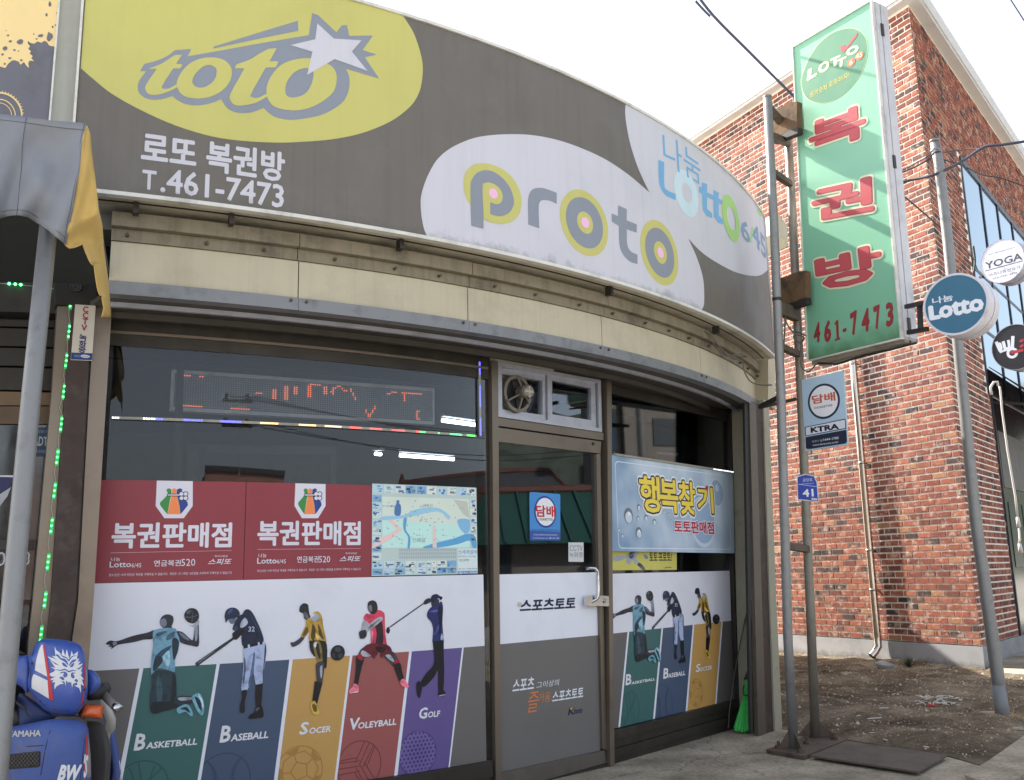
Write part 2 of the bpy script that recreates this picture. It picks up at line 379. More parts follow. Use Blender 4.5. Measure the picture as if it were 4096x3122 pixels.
# ---------------------------------------------------------------- brick building
def brick_mat(joined):
    m = bpy.data.materials.new('red_brick'+('_far' if joined else '')); m.use_nodes = True; t = m.node_tree; N = t.nodes; L = t.links; b = N['Principled BSDF']
    b.inputs['Roughness'].default_value = .85; b.inputs['Specular IOR Level'].default_value = .2
    g = N.new('ShaderNodeNewGeometry'); oi = N.new('ShaderNodeObjectInfo')
    src = g.outputs['Random Per Island'] if joined else oi.outputs['Random']
    r = N.new('ShaderNodeValToRGB'); r.color_ramp.interpolation = 'CONSTANT'; e = r.color_ramp.elements
    cols = [(0, P(146, 88, 72)), (.16, P(158, 96, 78)), (.32, P(134, 80, 68)), (.46, P(164, 106, 84)), (.56, P(118, 74, 65)), (.68, P(148, 90, 74)), (.79, P(84, 68, 66)), (.86, P(112, 82, 74)), (.93, P(166, 122, 94)), (.965, P(70, 62, 62))]
    e[0].position = 0; e[0].color = (*cols[0][1], 1); e[1].position = cols[1][0]; e[1].color = (*cols[1][1], 1)
    for p, c in cols[2:]: x = e.new(p); x.color = (*c, 1)
    L.new(src, r.inputs[0])
    def nz(s, d=6, ro=.7):
        n = N.new('ShaderNodeTexNoise'); n.inputs['Scale'].default_value = s; n.inputs['Detail'].default_value = d; n.inputs['Roughness'].default_value = ro
        L.new(g.outputs['Position'], n.inputs['Vector']); return n
    n1 = nz(9, 6); n2 = nz(45, 5)
    mr = N.new('ShaderNodeMapRange'); mr.inputs[1].default_value = .25; mr.inputs[2].default_value = .75; mr.inputs[3].default_value = .68; mr.inputs[4].default_value = 1.35
    L.new(n2.outputs['Fac'], mr.inputs[0]); vm = N.new('ShaderNodeVectorMath'); vm.operation = 'SCALE'; L.new(r.outputs[0], vm.inputs[0]); L.new(mr.outputs[0], vm.inputs['Scale'])
    wr = N.new('ShaderNodeMapRange'); wr.inputs[1].default_value = .54; wr.inputs[2].default_value = .6; wr.inputs[3].default_value = 0; wr.inputs[4].default_value = .62
    L.new(n1.outputs['Fac'], wr.inputs[0]); mm = N.new('ShaderNodeMix'); mm.data_type = 'RGBA'; L.new(wr.outputs[0], mm.inputs[0]); L.new(vm.outputs[0], mm.inputs[6]); mm.inputs[7].default_value = (*P(206, 176, 158), 1)
    br = N.new('ShaderNodeMapRange'); br.inputs[1].default_value = .33; br.inputs[2].default_value = .4; br.inputs[3].default_value = .55; br.inputs[4].default_value = 0
    n3 = nz(14, 6); L.new(n3.outputs['Fac'], br.inputs[0]); m2 = N.new('ShaderNodeMix'); m2.data_type = 'RGBA'; L.new(br.outputs[0], m2.inputs[0]); L.new(mm.outputs[2], m2.inputs[6]); m2.inputs[7].default_value = (*P(74, 60, 58), 1)
    L.new(m2.outputs[2], b.inputs['Base Color'])
    bp = N.new('ShaderNodeBump'); bp.inputs['Strength'].default_value = .7; bp.inputs['Distance'].default_value = .012; L.new(n2.outputs['Fac'], bp.inputs['Height']); L.new(bp.outputs[0], b.inputs['Normal'])
    return m
M_brick, M_brickj = brick_mat(False), brick_mat(True)
M_mortar = mat('pale_mortar', P(240, 232, 220), .95, var=.08, scale=20, bump=.3, bscale=80)
M_coping = mat('white_coping', P(206, 203, 198), .55, var=.03, scale=2, dirt=(.3, .28, .25, .3), dscale=2)
M_plinth = mat('grey_plinth', P(158, 159, 162, 1.0), .8, grime=(.02, .10, .75), var=.07, scale=2.5, dirt=(.14, .13, .11, .6), dscale=2, bump=.15, bscale=20)
cor = Vector((5.48, 11.57)); ua = Vector((-.455, .891)); ub = Vector((.623, .782))
BB = thing('brick_building', 'two storey red brick building with white coping behind the green sign', 'building', (cor.x, cor.y, 0))
LA, LB_, TOPZ = 6.5, 9.0, 8.70
back = cor+ua*LA+ub*LB_
def prism(name, pts, z0, z1, m, parent=None):
    return slab(name, Flat(0), pts, z0, z1, m, parent, px=False)
pa, pb = cor+ua*LA, cor+ub*LB_
nA, nB = S_A.n, S_B.n
def foot(o): # outline grown outward by o
    c = cor
    # corner point displaced so both faces move out by o
    d = nA+nB; k = 2*o/(d.dot(nA)+d.dot(nB)); c = cor+d*k
    return [c, pa+nA*o+ua*0, back, pb+nB*o]
body = foot(-.001)
wall = prism('wall', [tuple(p) for p in body], .30, TOPZ, M_mortar, BB)
prism('plinth', [tuple(p) for p in foot(.012)], -.1, .29, M_plinth, BB)
cpl = MB()
prism('coping', [tuple(p) for p in foot(.15)], TOPZ, TOPZ+.05, M_coping, BB)
prism('coping_fascia', [tuple(p) for p in foot(.17)], TOPZ+.052, TOPZ+.26, M_coping, BB)
BL_, BH_, JT = .196, .064, .0165
PX_, PZ_ = BL_+JT, BH_+JT
def brick_mesh(L_, name='brick'):
    b = bmesh.new(); x, y, z = L_/2, .009, BH_/2
    vs = [b.verts.new(c) for c in [(-x, -y, -z), (x, -y, -z), (x, -y, z), (-x, -y, z), (-x+.004, y, -z+.004), (x-.004, y, -z+.004), (x-.004, y, z-.004), (-x+.004, y, z-.004)]]
    for f in [(4, 5, 6, 7), (0, 1, 5, 4), (1, 2, 6, 5), (2, 3, 7, 6), (3, 0, 4, 7)]: b.faces.new([vs[i] for i in f])
    bmesh.ops.recalc_face_normals(b, faces=b.faces); me = bpy.data.meshes.new(name); b.to_mesh(me); b.free(); me.materials.append(M_brick); return me
BM_ = {'full': brick_mesh(BL_), 'half': brick_mesh(BL_/2-JT/2), 'q': brick_mesh(BL_*.75)}
cand = []; fmi = camo.matrix_world.inverted()
def proj(p):
    q = fmi @ Vector(p); return (CX+F*q.x/-q.z, CY-F*q.y/-q.z, -q.z)
win_holes = [(1.92, 3.62, 9.0, 7.2)]
nrow = int((TOPZ-.302)/PZ_)
for side, dirv, nn, L_ in (('A', ua, nA, 5.0), ('B', ub, nB, 7.9)):
    ang = math.atan2(dirv.y, dirv.x)
    for r in range(nrow):
        z = .304+PZ_*(r+.5)-JT/2
        x = .003 if (r % 2) == (0 if side == 'A' else 1) else .003; first = True; half = (r % 2) == (0 if side == 'A' else 1)
        while x < L_:
            l = (BL_/2-JT/2) if (first and half) else BL_
            key = 'half' if (first and half) else 'full'
            c = x+l/2; x += l+JT; first = False
            if side == 'B' and any(c+l/2 > h[0] and c-l/2 < h[2] and h[1] < z < h[3] for h in win_holes): continue
            if side == 'B' and z < 3.62 and c > 2.05: continue
            jit = random.uniform(-.0015, .003)
            q = cor+dirv*c+nn*(-.0005+jit); pos = Vector((q.x, q.y, z)); u, v, d = proj(pos)
            if not (-60 < u < 4160 and -60 < v < 3180): continue
            fs = abs(math.cos(0)); cand.append((1/d/d*abs((pos-Vector((0, 0, H))).normalized().dot(Vector((nn.x, nn.y, 0)))), key, pos, ang, nn, side, u, v))
hid = lambda u, v: (u < 3085) or (3180 < u < 3560 and v < 1400 and v > 200 and u > 3175+(v-187)*.05 and u < 3540+(v)*.07)
cand.sort(key=lambda t: -(t[0] if not hid(t[6], t[7]) else t[0]*.01))
allb = MB()
for i, (s, key, pos, ang, nn, side, u, v) in enumerate(cand):
    rz = math.atan2(nn.y, nn.x)-PI/2
    if i < 296 and not hid(u, v):
        o = bpy.data.objects.new('brick', BM_[key]); COL.objects.link(o); o.parent = BB
        o.location = pos-Vector((cor.x, cor.y, 0)); o.rotation_euler = (random.uniform(-.012, .012), 0, rz)
    else:
        Mx = Matrix.Translation(pos) @ Matrix.Rotation(rz, 4, 'Z') @ Matrix.Rotation(random.uniform(-.015, .015), 4, 'X')
        allb.add([Mx @ vv.co for vv in BM_[key].vertices], [tuple(p.vertices) for p in BM_[key].polygons])
ob = allb.build('brickwork', M_brickj, BB); ob['kind'] = 'stuff'
# upstairs glazing on the street side
M_bglass = mat('blue_office_glass', P(128, 160, 178), .06, 1.0, var=.03)
M_mull = mat('dark_window_frame', P(52, 56, 64), .4, .4)
wf = MB()
zt, zb, x0, x1 = 7.10, 3.66, 2.0, 8.78
def bpt(x, z, o): return S_B.mp(x, z, o)
def bbox(mb, xa, za, xb, zb_, o0, o1):
    vs = [bpt(x, z, o) for o in (o0, o1) for x, z in ((xa, za), (xb, za), (xb, zb_), (xa, zb_))]
    mb.add(vs, [(3, 2, 1, 0), (4, 5, 6, 7), (0, 1, 5, 4), (1, 2, 6, 5), (2, 3, 7, 6), (3, 0, 4, 7)])
fr = MB(); bbox(fr, x0-.05, zt, x1, zt+.09, -.06, .025); bbox(fr, x0-.05, zb, x0, zt, -.06, .02); bbox(fr, x0-.05, zb-.06, x1, zb, -.06, .03)
wfo = fr.build('window_frame', M_mull, BB)
for k in range(1, 6): m = MB(); bbox(m, x0+k*1.13, zb+.001, x0+k*1.13+.05, zt-.001, -.04, .02); m.build('mullion', M_mull, wfo)
for z in (5.45, 4.55): m = MB(); bbox(m, x0+.001, z, x1-.01, z+.05, -.045, .01); m.build('transom_bar', M_mull, wfo)
for k in range(6):
    for za, zc in ((zb, 4.55), (4.60, 5.45), (5.50, zt)):
        m = MB(); bbox(m, x0+k*1.13+(.055 if k else 0)+.002, za+.002, x0+(k+1)*1.13-.002, zc-.002, .0005, .004); m.build('glass_pane', M_bglass, wfo)
# ground floor shop front of the brick building
sf = MB(); bbox(sf, 2.09, .3, 8, 3.58, -.05, .006); sf.build('shop_front', mat('dark_shop_glass', (.008, .009, .01), .15, spec=.5), BB)
m = MB(); bbox(m, 2.04, .29, 2.09, 3.6, -.05, .03); m.build('corner_trim', M_mull, BB)
m = MB(); bbox(m, 2.2, 2.3, 8, 3.1, .008, .02); m.build('signboard', mat('shop_board', P(96, 94, 92), .6), BB)
for k in range(4):
    m = MB(); bbox(m, 2.35+k*.9, 1.2, 2.9+k*.9, 2.1, .008, .014); m.build('window_sticker', mat('dim_green', P(34, 52, 52), .3), BB)
# ---------------------------------------------------------------- shop building
SHOP = thing('lottery_shop_building', 'single storey cream shop with a curved front and large windows', 'building', (-.2, 6.2, 0))
aF0, aF1 = S_FAS.un(432, 1135)[0], S_FAS.un(3066, 1500)[0]
aE = aF1
aS0, aS1 = S_SIGN.un(310, 400)[0], S_SIGN.un(3072, 1100)[0]
zS0, zS1 = 3.05, S_SIGN.un(2300, 314)[1]
zc0, zc1 = S_FAS.un(1375, 1217)[1], S_FAS.un(1191, 1046)[1]
def cyl_pts(R, a0, a1, n=40):
    s = Cyl(CEN, R); k = R/7.12; return [s.mp((a0+(a1-a0)*i/n)*k, 0) for i in range(n+1)]
# walls behind the facade and roof
arc = [(p.x, p.y) for p in cyl_pts(6.95, aF0-2.1, aF1-.05)]
bodyp = arc+[(2.7, 13.2), (-6.5, 13.2)]
prism('roof_slab', bodyp, 3.0, 4.12, mat('roof_concrete', P(150, 146, 138), .85), SHOP)
WT = .14
endp = arc[-1]
slab('side_wall', Plane((endp[0], endp[1]), (2.7, 13.2)), rect(.42, 0, 5.6, 3.0), -.1, 0, M_cream, SHOP, px=False)
# interior room
M_room = mat('room_paint', P(150, 152, 158), .85, var=.05)
rb = MB()
inn = [(-4.6, 5.2), (-4.6, 10.2), (2.0, 10.2), (2.0, 8.4)]
for i in range(3):
    a, b = inn[i], inn[i+1]; rb.add([Vector((*a, 0)), Vector((*b, 0)), Vector((*b, 2.9)), Vector((*a, 2.9))], [(0, 1, 2, 3)])
rb.build('interior_wall', M_room, SHOP)
ip = [(p.x, p.y) for p in cyl_pts(6.6, aF0-2.1, aF1-.2)]+[(2.2, 10.25), (-4.7, 10.25)]
prism('interior_ceiling', ip, 2.86, 2.9, M_room, SHOP)
prism('interior_floor', ip, .005, .02, mat('floor_tile', P(90, 88, 84), .5), SHOP)
# fascia: cream panels one by one
seam = [S_FAS.un(u, v)[0] for u, v in ((1192, 1200), (1872, 1292), (2410, 1410), (2806, 1517))]
ed = [aF0]+seam+[aE]
for i in range(len(ed)-1):
    slab('fascia_panel', S_FAS, rect(ed[i]+.003, zc0, ed[i+1]-.003, zc1), -.05, 0, M_cream, SHOP, px=False)
slab('fascia_backing', S_FAS, rect(aF0, zc0-.02, aE, 3.12), -.2, -.052, mat('dark_gap', (.03, .028, .025), .9), SHOP, px=False)
e2 = [S_FAS.un(u, v)[0] for u, v in ((1188, 1030), (1872, 1130), (2410, 1250))]; ed2 = [aF0]+e2+[aE+.02]
for i in range(len(ed2)-1):
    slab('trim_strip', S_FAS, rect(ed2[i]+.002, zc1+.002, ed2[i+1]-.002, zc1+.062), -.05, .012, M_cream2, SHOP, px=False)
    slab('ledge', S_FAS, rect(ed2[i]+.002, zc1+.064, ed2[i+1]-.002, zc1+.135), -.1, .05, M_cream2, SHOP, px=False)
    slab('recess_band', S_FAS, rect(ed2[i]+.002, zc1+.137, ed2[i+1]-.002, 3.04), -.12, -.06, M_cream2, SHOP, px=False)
for a in [aF0+.1+i*.33 for i in range(24)]:
    if a > aE-.1: break
    z = zc1+.03; q = S_FAS.mp(a+random.uniform(-.05, .05), z, .013); MB().tube([q, q+Vector((-.3, .5, 0))*-.004+Vector((0, 0, 0))+S_FAS.mp(a, z, .02)-S_FAS.mp(a, z, 0)], .009, 6).build('screw', M_rust, SHOP)
gs = [aF0]+[S_FAS.un(u, v)[0] for u, v in ((1190, 1215), (1868, 1300), (2408, 1420), (2806, 1530))]+[aE+.03]
for i in range(len(gs)-1):
    slab('drip_strip', S_FAS, rect(gs[i]+.001, zc0-.068, gs[i+1]-.001, zc0-.002), -.05, .022, M_galv, SHOP, px=False)
    for da in (.04, -.04):
        a = gs[i+1]+da
        if i < len(gs)-2: q = S_FAS.mp(a, zc0-.02, .022); MB().tube([q, S_FAS.mp(a, zc0-.02, .03)], .009, 6).build('screw', M_rust, SHOP)
# soffit ring
gl = [tuple(S_GLASS.mp(S_GLASS.un(u, 2300)[0], 0, .02))[:2] for u in (300, 450, 700, 1000, 1300, 1600, 1900)]
inner = [(-2.3, 4.75)]+gl+[tuple(S_DOOR.mp(0, 0, .02))[:2], tuple(S_DOOR.mp(.95, 0, .02))[:2], tuple(S_WIN.mp(0, 0, .02))[:2], tuple(S_WIN.mp(1.85, 0, .02))[:2], (2.05, 8.15)]
outer = [(p.x, p.y) for p in cyl_pts(7.09, aF0, aE)]
ring = outer+list(reversed(inner))
prism('soffit', ring, zc0-.06, zc0-.04, M_soffit, SHOP)
rail = [(p.x, p.y) for p in cyl_pts(6.98, aF0, aE-.03)]+[(p.x, p.y) for p in reversed(cyl_pts(6.955, aF0, aE-.03))]
prism('soffit_rail', rail, zc0-.085, zc0-.062, M_alu, SHOP)
rail = [(p.x, p.y) for p in cyl_pts(6.80, aF0, aE-.05)]+[(p.x, p.y) for p in reversed(cyl_pts(6.77, aF0, aE-.05))]
prism('soffit_rail', rail, zc0-.095, zc0-.062, M_soffit, SHOP)
# ---- left window
agL, agR = S_GLASS.un(360, 2000)[0], S_GLASS.un(1940, 2000)[0]
zg1 = 2.475
WL = thing('left_shop_window', 'large curved shop window left of the door', 'window', (-1.2, 5.2, 0)); 
slab('glass_pane', S_GLASS, rect(agL-.1, .18, agR+.02, zg1), -.012, -.006, M_glass, WL, px=False)
slab('head_rail', S_GLASS, rect(agL-.2, zg1, agR+.05, zc0-.062), -.05, .0, M_dsteel, WL, px=False)
slab('head_moulding', S_GLASS, rect(agL-.2, zg1+.06, agR+.03, zg1+.075), .001, .02, M_steel, WL, px=False)
slab('sill_rail', S_GLASS, rect(agL-.1, .10, agR, .185), -.05, .03, M_dsteel, WL, px=False)
slab('kick_board', S_GLASS, rect(agL-.1, 0, agR, .098), -.05, .012, M_dsteel, WL, px=False)
def post(name, surf, px, m, parent, th=.06, off=.02): return slab(name, surf, px, off-th, off, m, parent)
post('steel_jamb', S_POST, [(382, 1190), (447, 1195), (425, 1560), (372, 2400), (350, 2680), (318, 3122), (268, 3122), (287, 2552), (310, 2400), (355, 1560)], M_steel, SHOP, .1, .03)
post('steel_jamb_edge', S_POST, [(372, 1190), (381, 1190), (354, 1560), (309, 2400), (286, 2552), (267, 3122), (255, 3122), (276, 2552), (300, 2400), (346, 1560)], M_dsteel, SHOP, .1, .012)
post('brown_post', S_POST, [(298, 1100), (371, 1100), (345, 1560), (299, 2400), (275, 2552), (250, 3122), (165, 3122), (186, 2552), (201, 2400), (257, 1560)], M_brown, SHOP, .14, .05)
post('steel_panel', S_POST, [(228, 1230), (297, 1230), (256, 1560), (200, 2400), (185, 2552), (160, 3122), (85, 3122), (115, 2552), (131, 2400), (207, 1560)], M_steel, SHOP, .1, .02)
# ---- central posts
post('door_post', S_DOOR, [(1947, 1420), (1973, 1440), (1976, 1876), (1978, 2300), (1986, 3160), (1963, 3160), (1955, 2300), (1952, 1876)], M_steel, SHOP, .12, .045)
post('gasket', S_DOOR, [(1928, 1420), (1946, 1420), (1951, 1876), (1954, 2300), (1962, 3160), (1947, 3160), (1936, 2300), (1931, 1876)], M_dsteel, SHOP, .08, .01)
post('door_post', S_DOOR, [(2404, 1525), (2421, 1530), (2422, 1900), (2424, 2300), (2431, 3064), (2413, 3060), (2409, 2300), (2405, 1900)], M_steel, SHOP, .14, .06)
post('gasket', S_DOOR, [(2391, 1500), (2403, 1500), (2404, 1900), (2408, 2300), (2412, 3060), (2402, 3058), (2398, 2300), (2392, 1900)], M_blackm, SHOP, .05, .0)
# header over door and right window
slab('header_board', S_DOOR, [(1940, 1300), (2400, 1400), (2400, 1530), (1940, 1436)], -.1, .0, M_soffit, SHOP)
slab('header_board', S_WIN, [(2424, 1400), (2960, 1500), (2960, 1668), (2424, 1530)], -.1, .0, mat('header_dark', P(58, 54, 48), .7), SHOP)
# ---- transom window
TW = thing('transom_window', 'small two pane aluminium window above the door', 'window', (.2, 6.3, 2.2))
fo = T(1940, 1400, [(115, 165), (1515, 415), (1532, 1115), (115, 905)], 3.36); fi = T(1940, 1400, [(185, 235), (1480, 455), (1490, 1060), (190, 860)], 3.36)
slab('outer_frame', S_DOOR, fo, -.05, .03, M_alu, TW, holes=[fi])
def frame_in(nm, a, b, m, o0, o1, par): return slab(nm, S_DOOR, T(1940, 1400, a, 3.36), o0, o1, m, par, holes=[T(1940, 1400, b, 3.36)])
frame_in('left_sash', [(192, 240), (815, 335), (822, 955), (192, 858)], [(196, 318), (778, 415), (782, 876), (196, 793)], M_alu, -.05, -.004, TW)
frame_in('right_sash', [(826, 335), (1462, 452), (1480, 1056), (830, 955)], [(884, 412), (1410, 520), (1414, 950), (888, 870)], M_alu, -.03, .012, TW)
slab('glass_pane', S_DOOR, T(1940, 1400, [(590, 380), (778, 413), (782, 876), (590, 850)], 3.36), -.03, -.025, M_glassd, TW)
slab('glass_pane', S_DOOR, T(1940, 1400, [(884, 412), (1410, 520), (1414, 950), (888, 870)], 3.36), -.012, -.008, M_glassd, TW)
post('transom_beam', S_DOOR, T(1940, 1400, [(115, 920), (1545, 1128), (1545, 1225), (115, 1028)], 3.36), M_steel, SHOP, .08, .035)
# ---- exhaust fan
FN = thing('exhaust_fan', 'round metal exhaust fan set in the left transom pane', 'fan', tuple(S_DOOR.mp(.3, 2.2, 0)))
slab('mount_plate', S_DOOR, T(1940, 1400, [(196, 318), (588, 384), (590, 850), (196, 793)], 3.36), -.035, -.02, mat('fan_plate', P(92, 86, 80), .6), FN)
fc, frr = circ_px(S_DOOR, T(1940, 1400, [(400, 600)], 3.36)[0], T(1940, 1400, [(205, 620), (598, 585), (420, 378), (440, 820)], 3.36))
M_fan = mat('fan_metal', P(120, 114, 106), .45, .4, var=.15, scale=12, dirt=(.08, .07, .06, .6), dscale=9)
slab('ring', S_DOOR, ell(fc, frr, n=36), -.019, .03, M_fan, FN, px=False, holes=[ell(fc, frr*.82, n=36)])
slab('throat', S_DOOR, ell(fc, frr*.82, n=36), -.0185, -.015, mat('fan_dark', (.02, .02, .022), .6), FN, px=False)
for k in range(5):
    a = k*2*PI/5+.3; slab('blade', S_DOOR, [(fc[0]+frr*r*math.cos(a+d), fc[1]+frr*r*math.sin(a+d)) for r, d in ((.25, -.3), (.76, -.35), (.78, .25), (.25, .3))], -.01, -.004, mat('fan_blade', P(50, 48, 50), .4, .3), FN, px=False)
mc = (fc[0]+.025, fc[1]+.01)
for a in (PI/2, PI/2+2.1, PI/2-2.1, -PI/2): MB().tube([S_DOOR.mp(fc[0]+frr*.92*math.cos(a), fc[1]+frr*.92*math.sin(a), .032), S_DOOR.mp(mc[0], mc[1], .06)], .007, 6).build('arm', M_fan, FN)
mo = slab('motor', S_DOOR, ell(mc, frr*.33, n=24), .02, .085, M_fan, FN, px=False)
cp_ = slab('motor_cap', S_DOOR, ell((mc[0]+.015, mc[1]), frr*.31, n=24), .086, .098, mat('fan_cap', P(176, 170, 158), .5), mo, px=False)
for sx in (-1, 1):
    for sy in (-1, 1):
        for j in range(5):
            y = mc[1]+sy*(.012+j*.0088); slab('slot', S_DOOR, rect(mc[0]+.015+(.006 if sx > 0 else -.035+j*.002), y-.002, mc[0]+.015+(.035-j*.002 if sx > 0 else -.006), y+.002), .0985, .0992, M_blackm, mo, px=False)
# ---- door
DR = thing('glass_door', 'steel framed glass door with white and grey film on its lower half', 'door', tuple(S_DOOR.mp(.45, 0, 0)))
post('top_rail', S_DOOR, T(1940, 1400, [(118, 1052), (1520, 1240), (1508, 1400), (118, 1238)], 3.36), M_steel, DR, .05, .03)
rv = T(1940, 1400, [(1408, 1270)], 3.36)[0]; rc = S_DOOR.un(*rv)
slab('rivet', S_DOOR, ell(rc, .012, n=14), .031, .036, M_dsteel, DR, px=False)
post('door_stile', S_DOOR, [(2373, 1818), (2389, 1819), (2398, 2290), (2413, 2997), (2397, 2995), (2382, 2290)], M_steel, DR, .05, .03)
slab('glass_pane', S_DOOR, [(1975, 1769), (2389, 1816), (2397, 2995), (1984, 3092)], .0, .006, M_glassd, DR)
zdb = S_DOOR.un(2385, 2542)[1]; a0 = S_DOOR.un(1978, 2292)[0]; a1 = S_DOOR.un(2383, 2290)[0]; a1b = S_DOOR.un(2397, 2995)[0]; zt_ = S_DOOR.un(2383, 2290)[1]; a0b = S_DOOR.un(1984, 3090)[0]
fdoor = prnt(S_DOOR, [(a0, zdb), (a1, zdb), (a1, zt_), (a0, zt_)], .009, WHITE, DR, 'white_film', px=False)
fd2 = prnt(S_DOOR, [(a0b, .1), (a1b, .1), (a1+.004, zdb), (a0, zdb)], .009, GREYW, DR, 'grey_film', px=False)
post('bottom_rail', S_DOOR, [(1983, 3092), (2405, 3000), (2413, 3050), (1985, 3170)], mat('kick_rail', P(104, 100, 95), .4, .5, var=.15, dirt=(.1, .08, .06, .6)), DR, .05, .03)
XF = lambda pts: T(2000, 2282, pts)
F1 = lambda x, y: (2000+x/2, 2282+y/2)
text(S_DOOR, '스포츠토토', F1(148, 328), F1(592, 214), .0105, NAVY, DR, bold=.035, shear=.18)
slab('bolt', S_DOOR, ell(S_DOOR.un(*F1(143, 272)), .013, n=14), .01, .022, M_chrome, DR, px=False)
text(S_DOOR, '스포츠', F1(90, 970), F1(262, 850), .0105, WHITE, DR, bold=.02, shear=.2)
text(S_DOOR, '그이상의', F1(282, 945), F1(466, 868), .0105, WHITE, DR, bold=.0, shear=.2)
OR_ = ink(203, 122, 70)
text(S_DOOR, '즐', F1(215, 1140), F1(300, 965), .0105, OR_, DR, bold=.0, shear=.25)
text(S_DOOR, '거움,', F1(296, 1065), F1(402, 968), .0105, OR_, DR, bold=.0, shear=.2)
text(S_DOOR, '스포츠토토', F1(408, 1050), F1(655, 932), .0105, WHITE, DR, bold=.02, shear=.2)
text(S_DOOR, 'K', F1(535, 1160), F1(588, 1094), .0105, NAVY, DR, bold=.02, shear=.2)
text(S_DOOR, 'toto', F1(585, 1150), F1(650, 1100), .0105, NAVY, DR, bold=.02, shear=.2)
prnt(S_DOOR, XF([(548, 1105), (580, 1095), (560, 1118)]), .0112, ink(190, 160, 80), DR, 'gold_mark')
# handle and lock
LK = slab('lock_body', S_DOOR, XF([(645, 215, 1), (652, 208), (700, 203), (812, 206), (821, 216, 1), (820, 275), (812, 288), (770, 286), (655, 284), (643, 274, 1)]), .03, .06, M_chrome, DR, sm=3)
lc = S_DOOR.un(*F1(786, 243)); slab('lock_ring', S_DOOR, ell(lc, .018, n=20), .061, .068, M_chrome, LK, px=False, holes=[ell(lc, .012, n=20)]); slab('key_barrel', S_DOOR, ell(lc, .009, n=14), .061, .072, M_chrome, LK, px=False)
def dp(u, v, o): a, z = S_DOOR.un(u, v); return S_DOOR.mp(a, z, o)
hp = [dp(2330, 2276, .03), dp(2334, 2273, .06), dp(2345, 2275, .08), dp(2354, 2290, .085), dp(2356, 2320, .085), dp(2356, 2385, .085), dp(2353, 2398, .075), dp(2342, 2407, .055), dp(2334, 2408, .04)]
MB().tube(hp, .0105, 10).build('handle', M_chrome, DR, True)
# threshold
post('threshold', S_DOOR, [(1980, 3172), (2413, 3052), (2413, 3066), (1980, 3190)], M_dsteel, SHOP, .1, .04)
# ---- right window
WR = thing('right_shop_window', 'flat shop window right of the door behind the bubble banner', 'window', tuple(S_WIN.mp(.9, 0, 0)))
slab('glass_pane', S_WIN, [(2422, 1545), (2925, 1668), (2918, 2284), (2940, 2797), (2435, 2930), (2425, 2300)], -.012, -.006, M_glassd, WR)
slab('head_rail', S_WIN, [(2424, 1535), (2930, 1650), (2928, 1690), (2424, 1568)], -.03, .005, M_dsteel, WR)
post('jamb', S_WIN, [(2912, 1655), (2938, 1660), (2935, 2290), (2956, 2800), (2942, 2806), (2920, 2290)], M_dsteel, WR, .08, .03)
post('sill_rail', S_WIN, [(2434, 2925), (2944, 2795), (2950, 2822), (2434, 2960)], M_dsteel, WR, .08, .035)
for i, (ya, yb, yc, yd, of) in enumerate(((2962, 2824, 2852, 2998, .02), (3000, 2853, 2884, 3036, .028), (3038, 2885, 2916, 3068, .015))):
    post('kick_board', S_WIN, [(2434, ya), (2948, yb), (2946 if i < 2 else 2920, yc), (2434, yd)], M_dsteel, WR, .06, of)
# ---- end return and front posts at the right of the facade
RT = Plane((1.77, 8.10), (1.83, 7.62))
def q3(surf, u0, u1, z0, z1): return None
slab('return_wall', S_WIN, [(2939, 1650), (2999, 1630), (3016, 2960), (2957, 2905)], -.12, -.01, mat('return_shaded_cream', P(104, 99, 84), .6, dirt=(.08, .07, .05, .6), dscale=3), SHOP)  # cream darkened, the shade on this wall is put into its colour
slab('pole_reflection_strip', Cyl(CEN, 6.5), [(712, 1370), (738, 1372), (726, 1940), (690, 1940)], -.04, 0, mat('reflection_dark', P(50, 46, 42), .6), SHOP)  # dark strip stands in for the reflection of an unseen pole
slab('inner_header', Cyl(CEN, 6.52), rect(-9, 2.44, 3.2, 2.85), -.05, 0, mat('header_inner', P(52, 48, 44), .7), SHOP, px=False)
post('dark_channel', S_END, [(2978, 1600), (2993, 1604), (3011, 2934), (3003, 2930)], M_blackm, SHOP, .02, .0)
post('steel_post', S_END, [(2993, 1604), (3019, 1610), (3040, 2300), (3060, 2946), (3028, 2946), (3012, 2300)], mat('post_steel', P(96, 88, 80), .45, .5, var=.1, dirt=(.1, .09, .08, .5)), SHOP, .03, .01)
post('brown_post', S_END, [(3019, 1610), (3048, 1622), (3070, 2300), (3093, 2936), (3060, 2944), (3040, 2300)], M_brown, SHOP, .03, .0)
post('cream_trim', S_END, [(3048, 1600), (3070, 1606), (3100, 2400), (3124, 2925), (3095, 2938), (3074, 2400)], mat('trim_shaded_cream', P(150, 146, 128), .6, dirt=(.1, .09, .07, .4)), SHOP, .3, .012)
slab('fascia_return', S_END, [(3064, 1420), (3092, 1432), (3094, 1640), (3064, 1622)], -.3, .02, M_cream, SHOP)
slab('eave_box', Plane((2.2, 9.2), (3.2, 9.6)), [(3108, 850), (3150, 905), (3150, 985), (3108, 925)], -.6, 0, M_cream, SHOP)
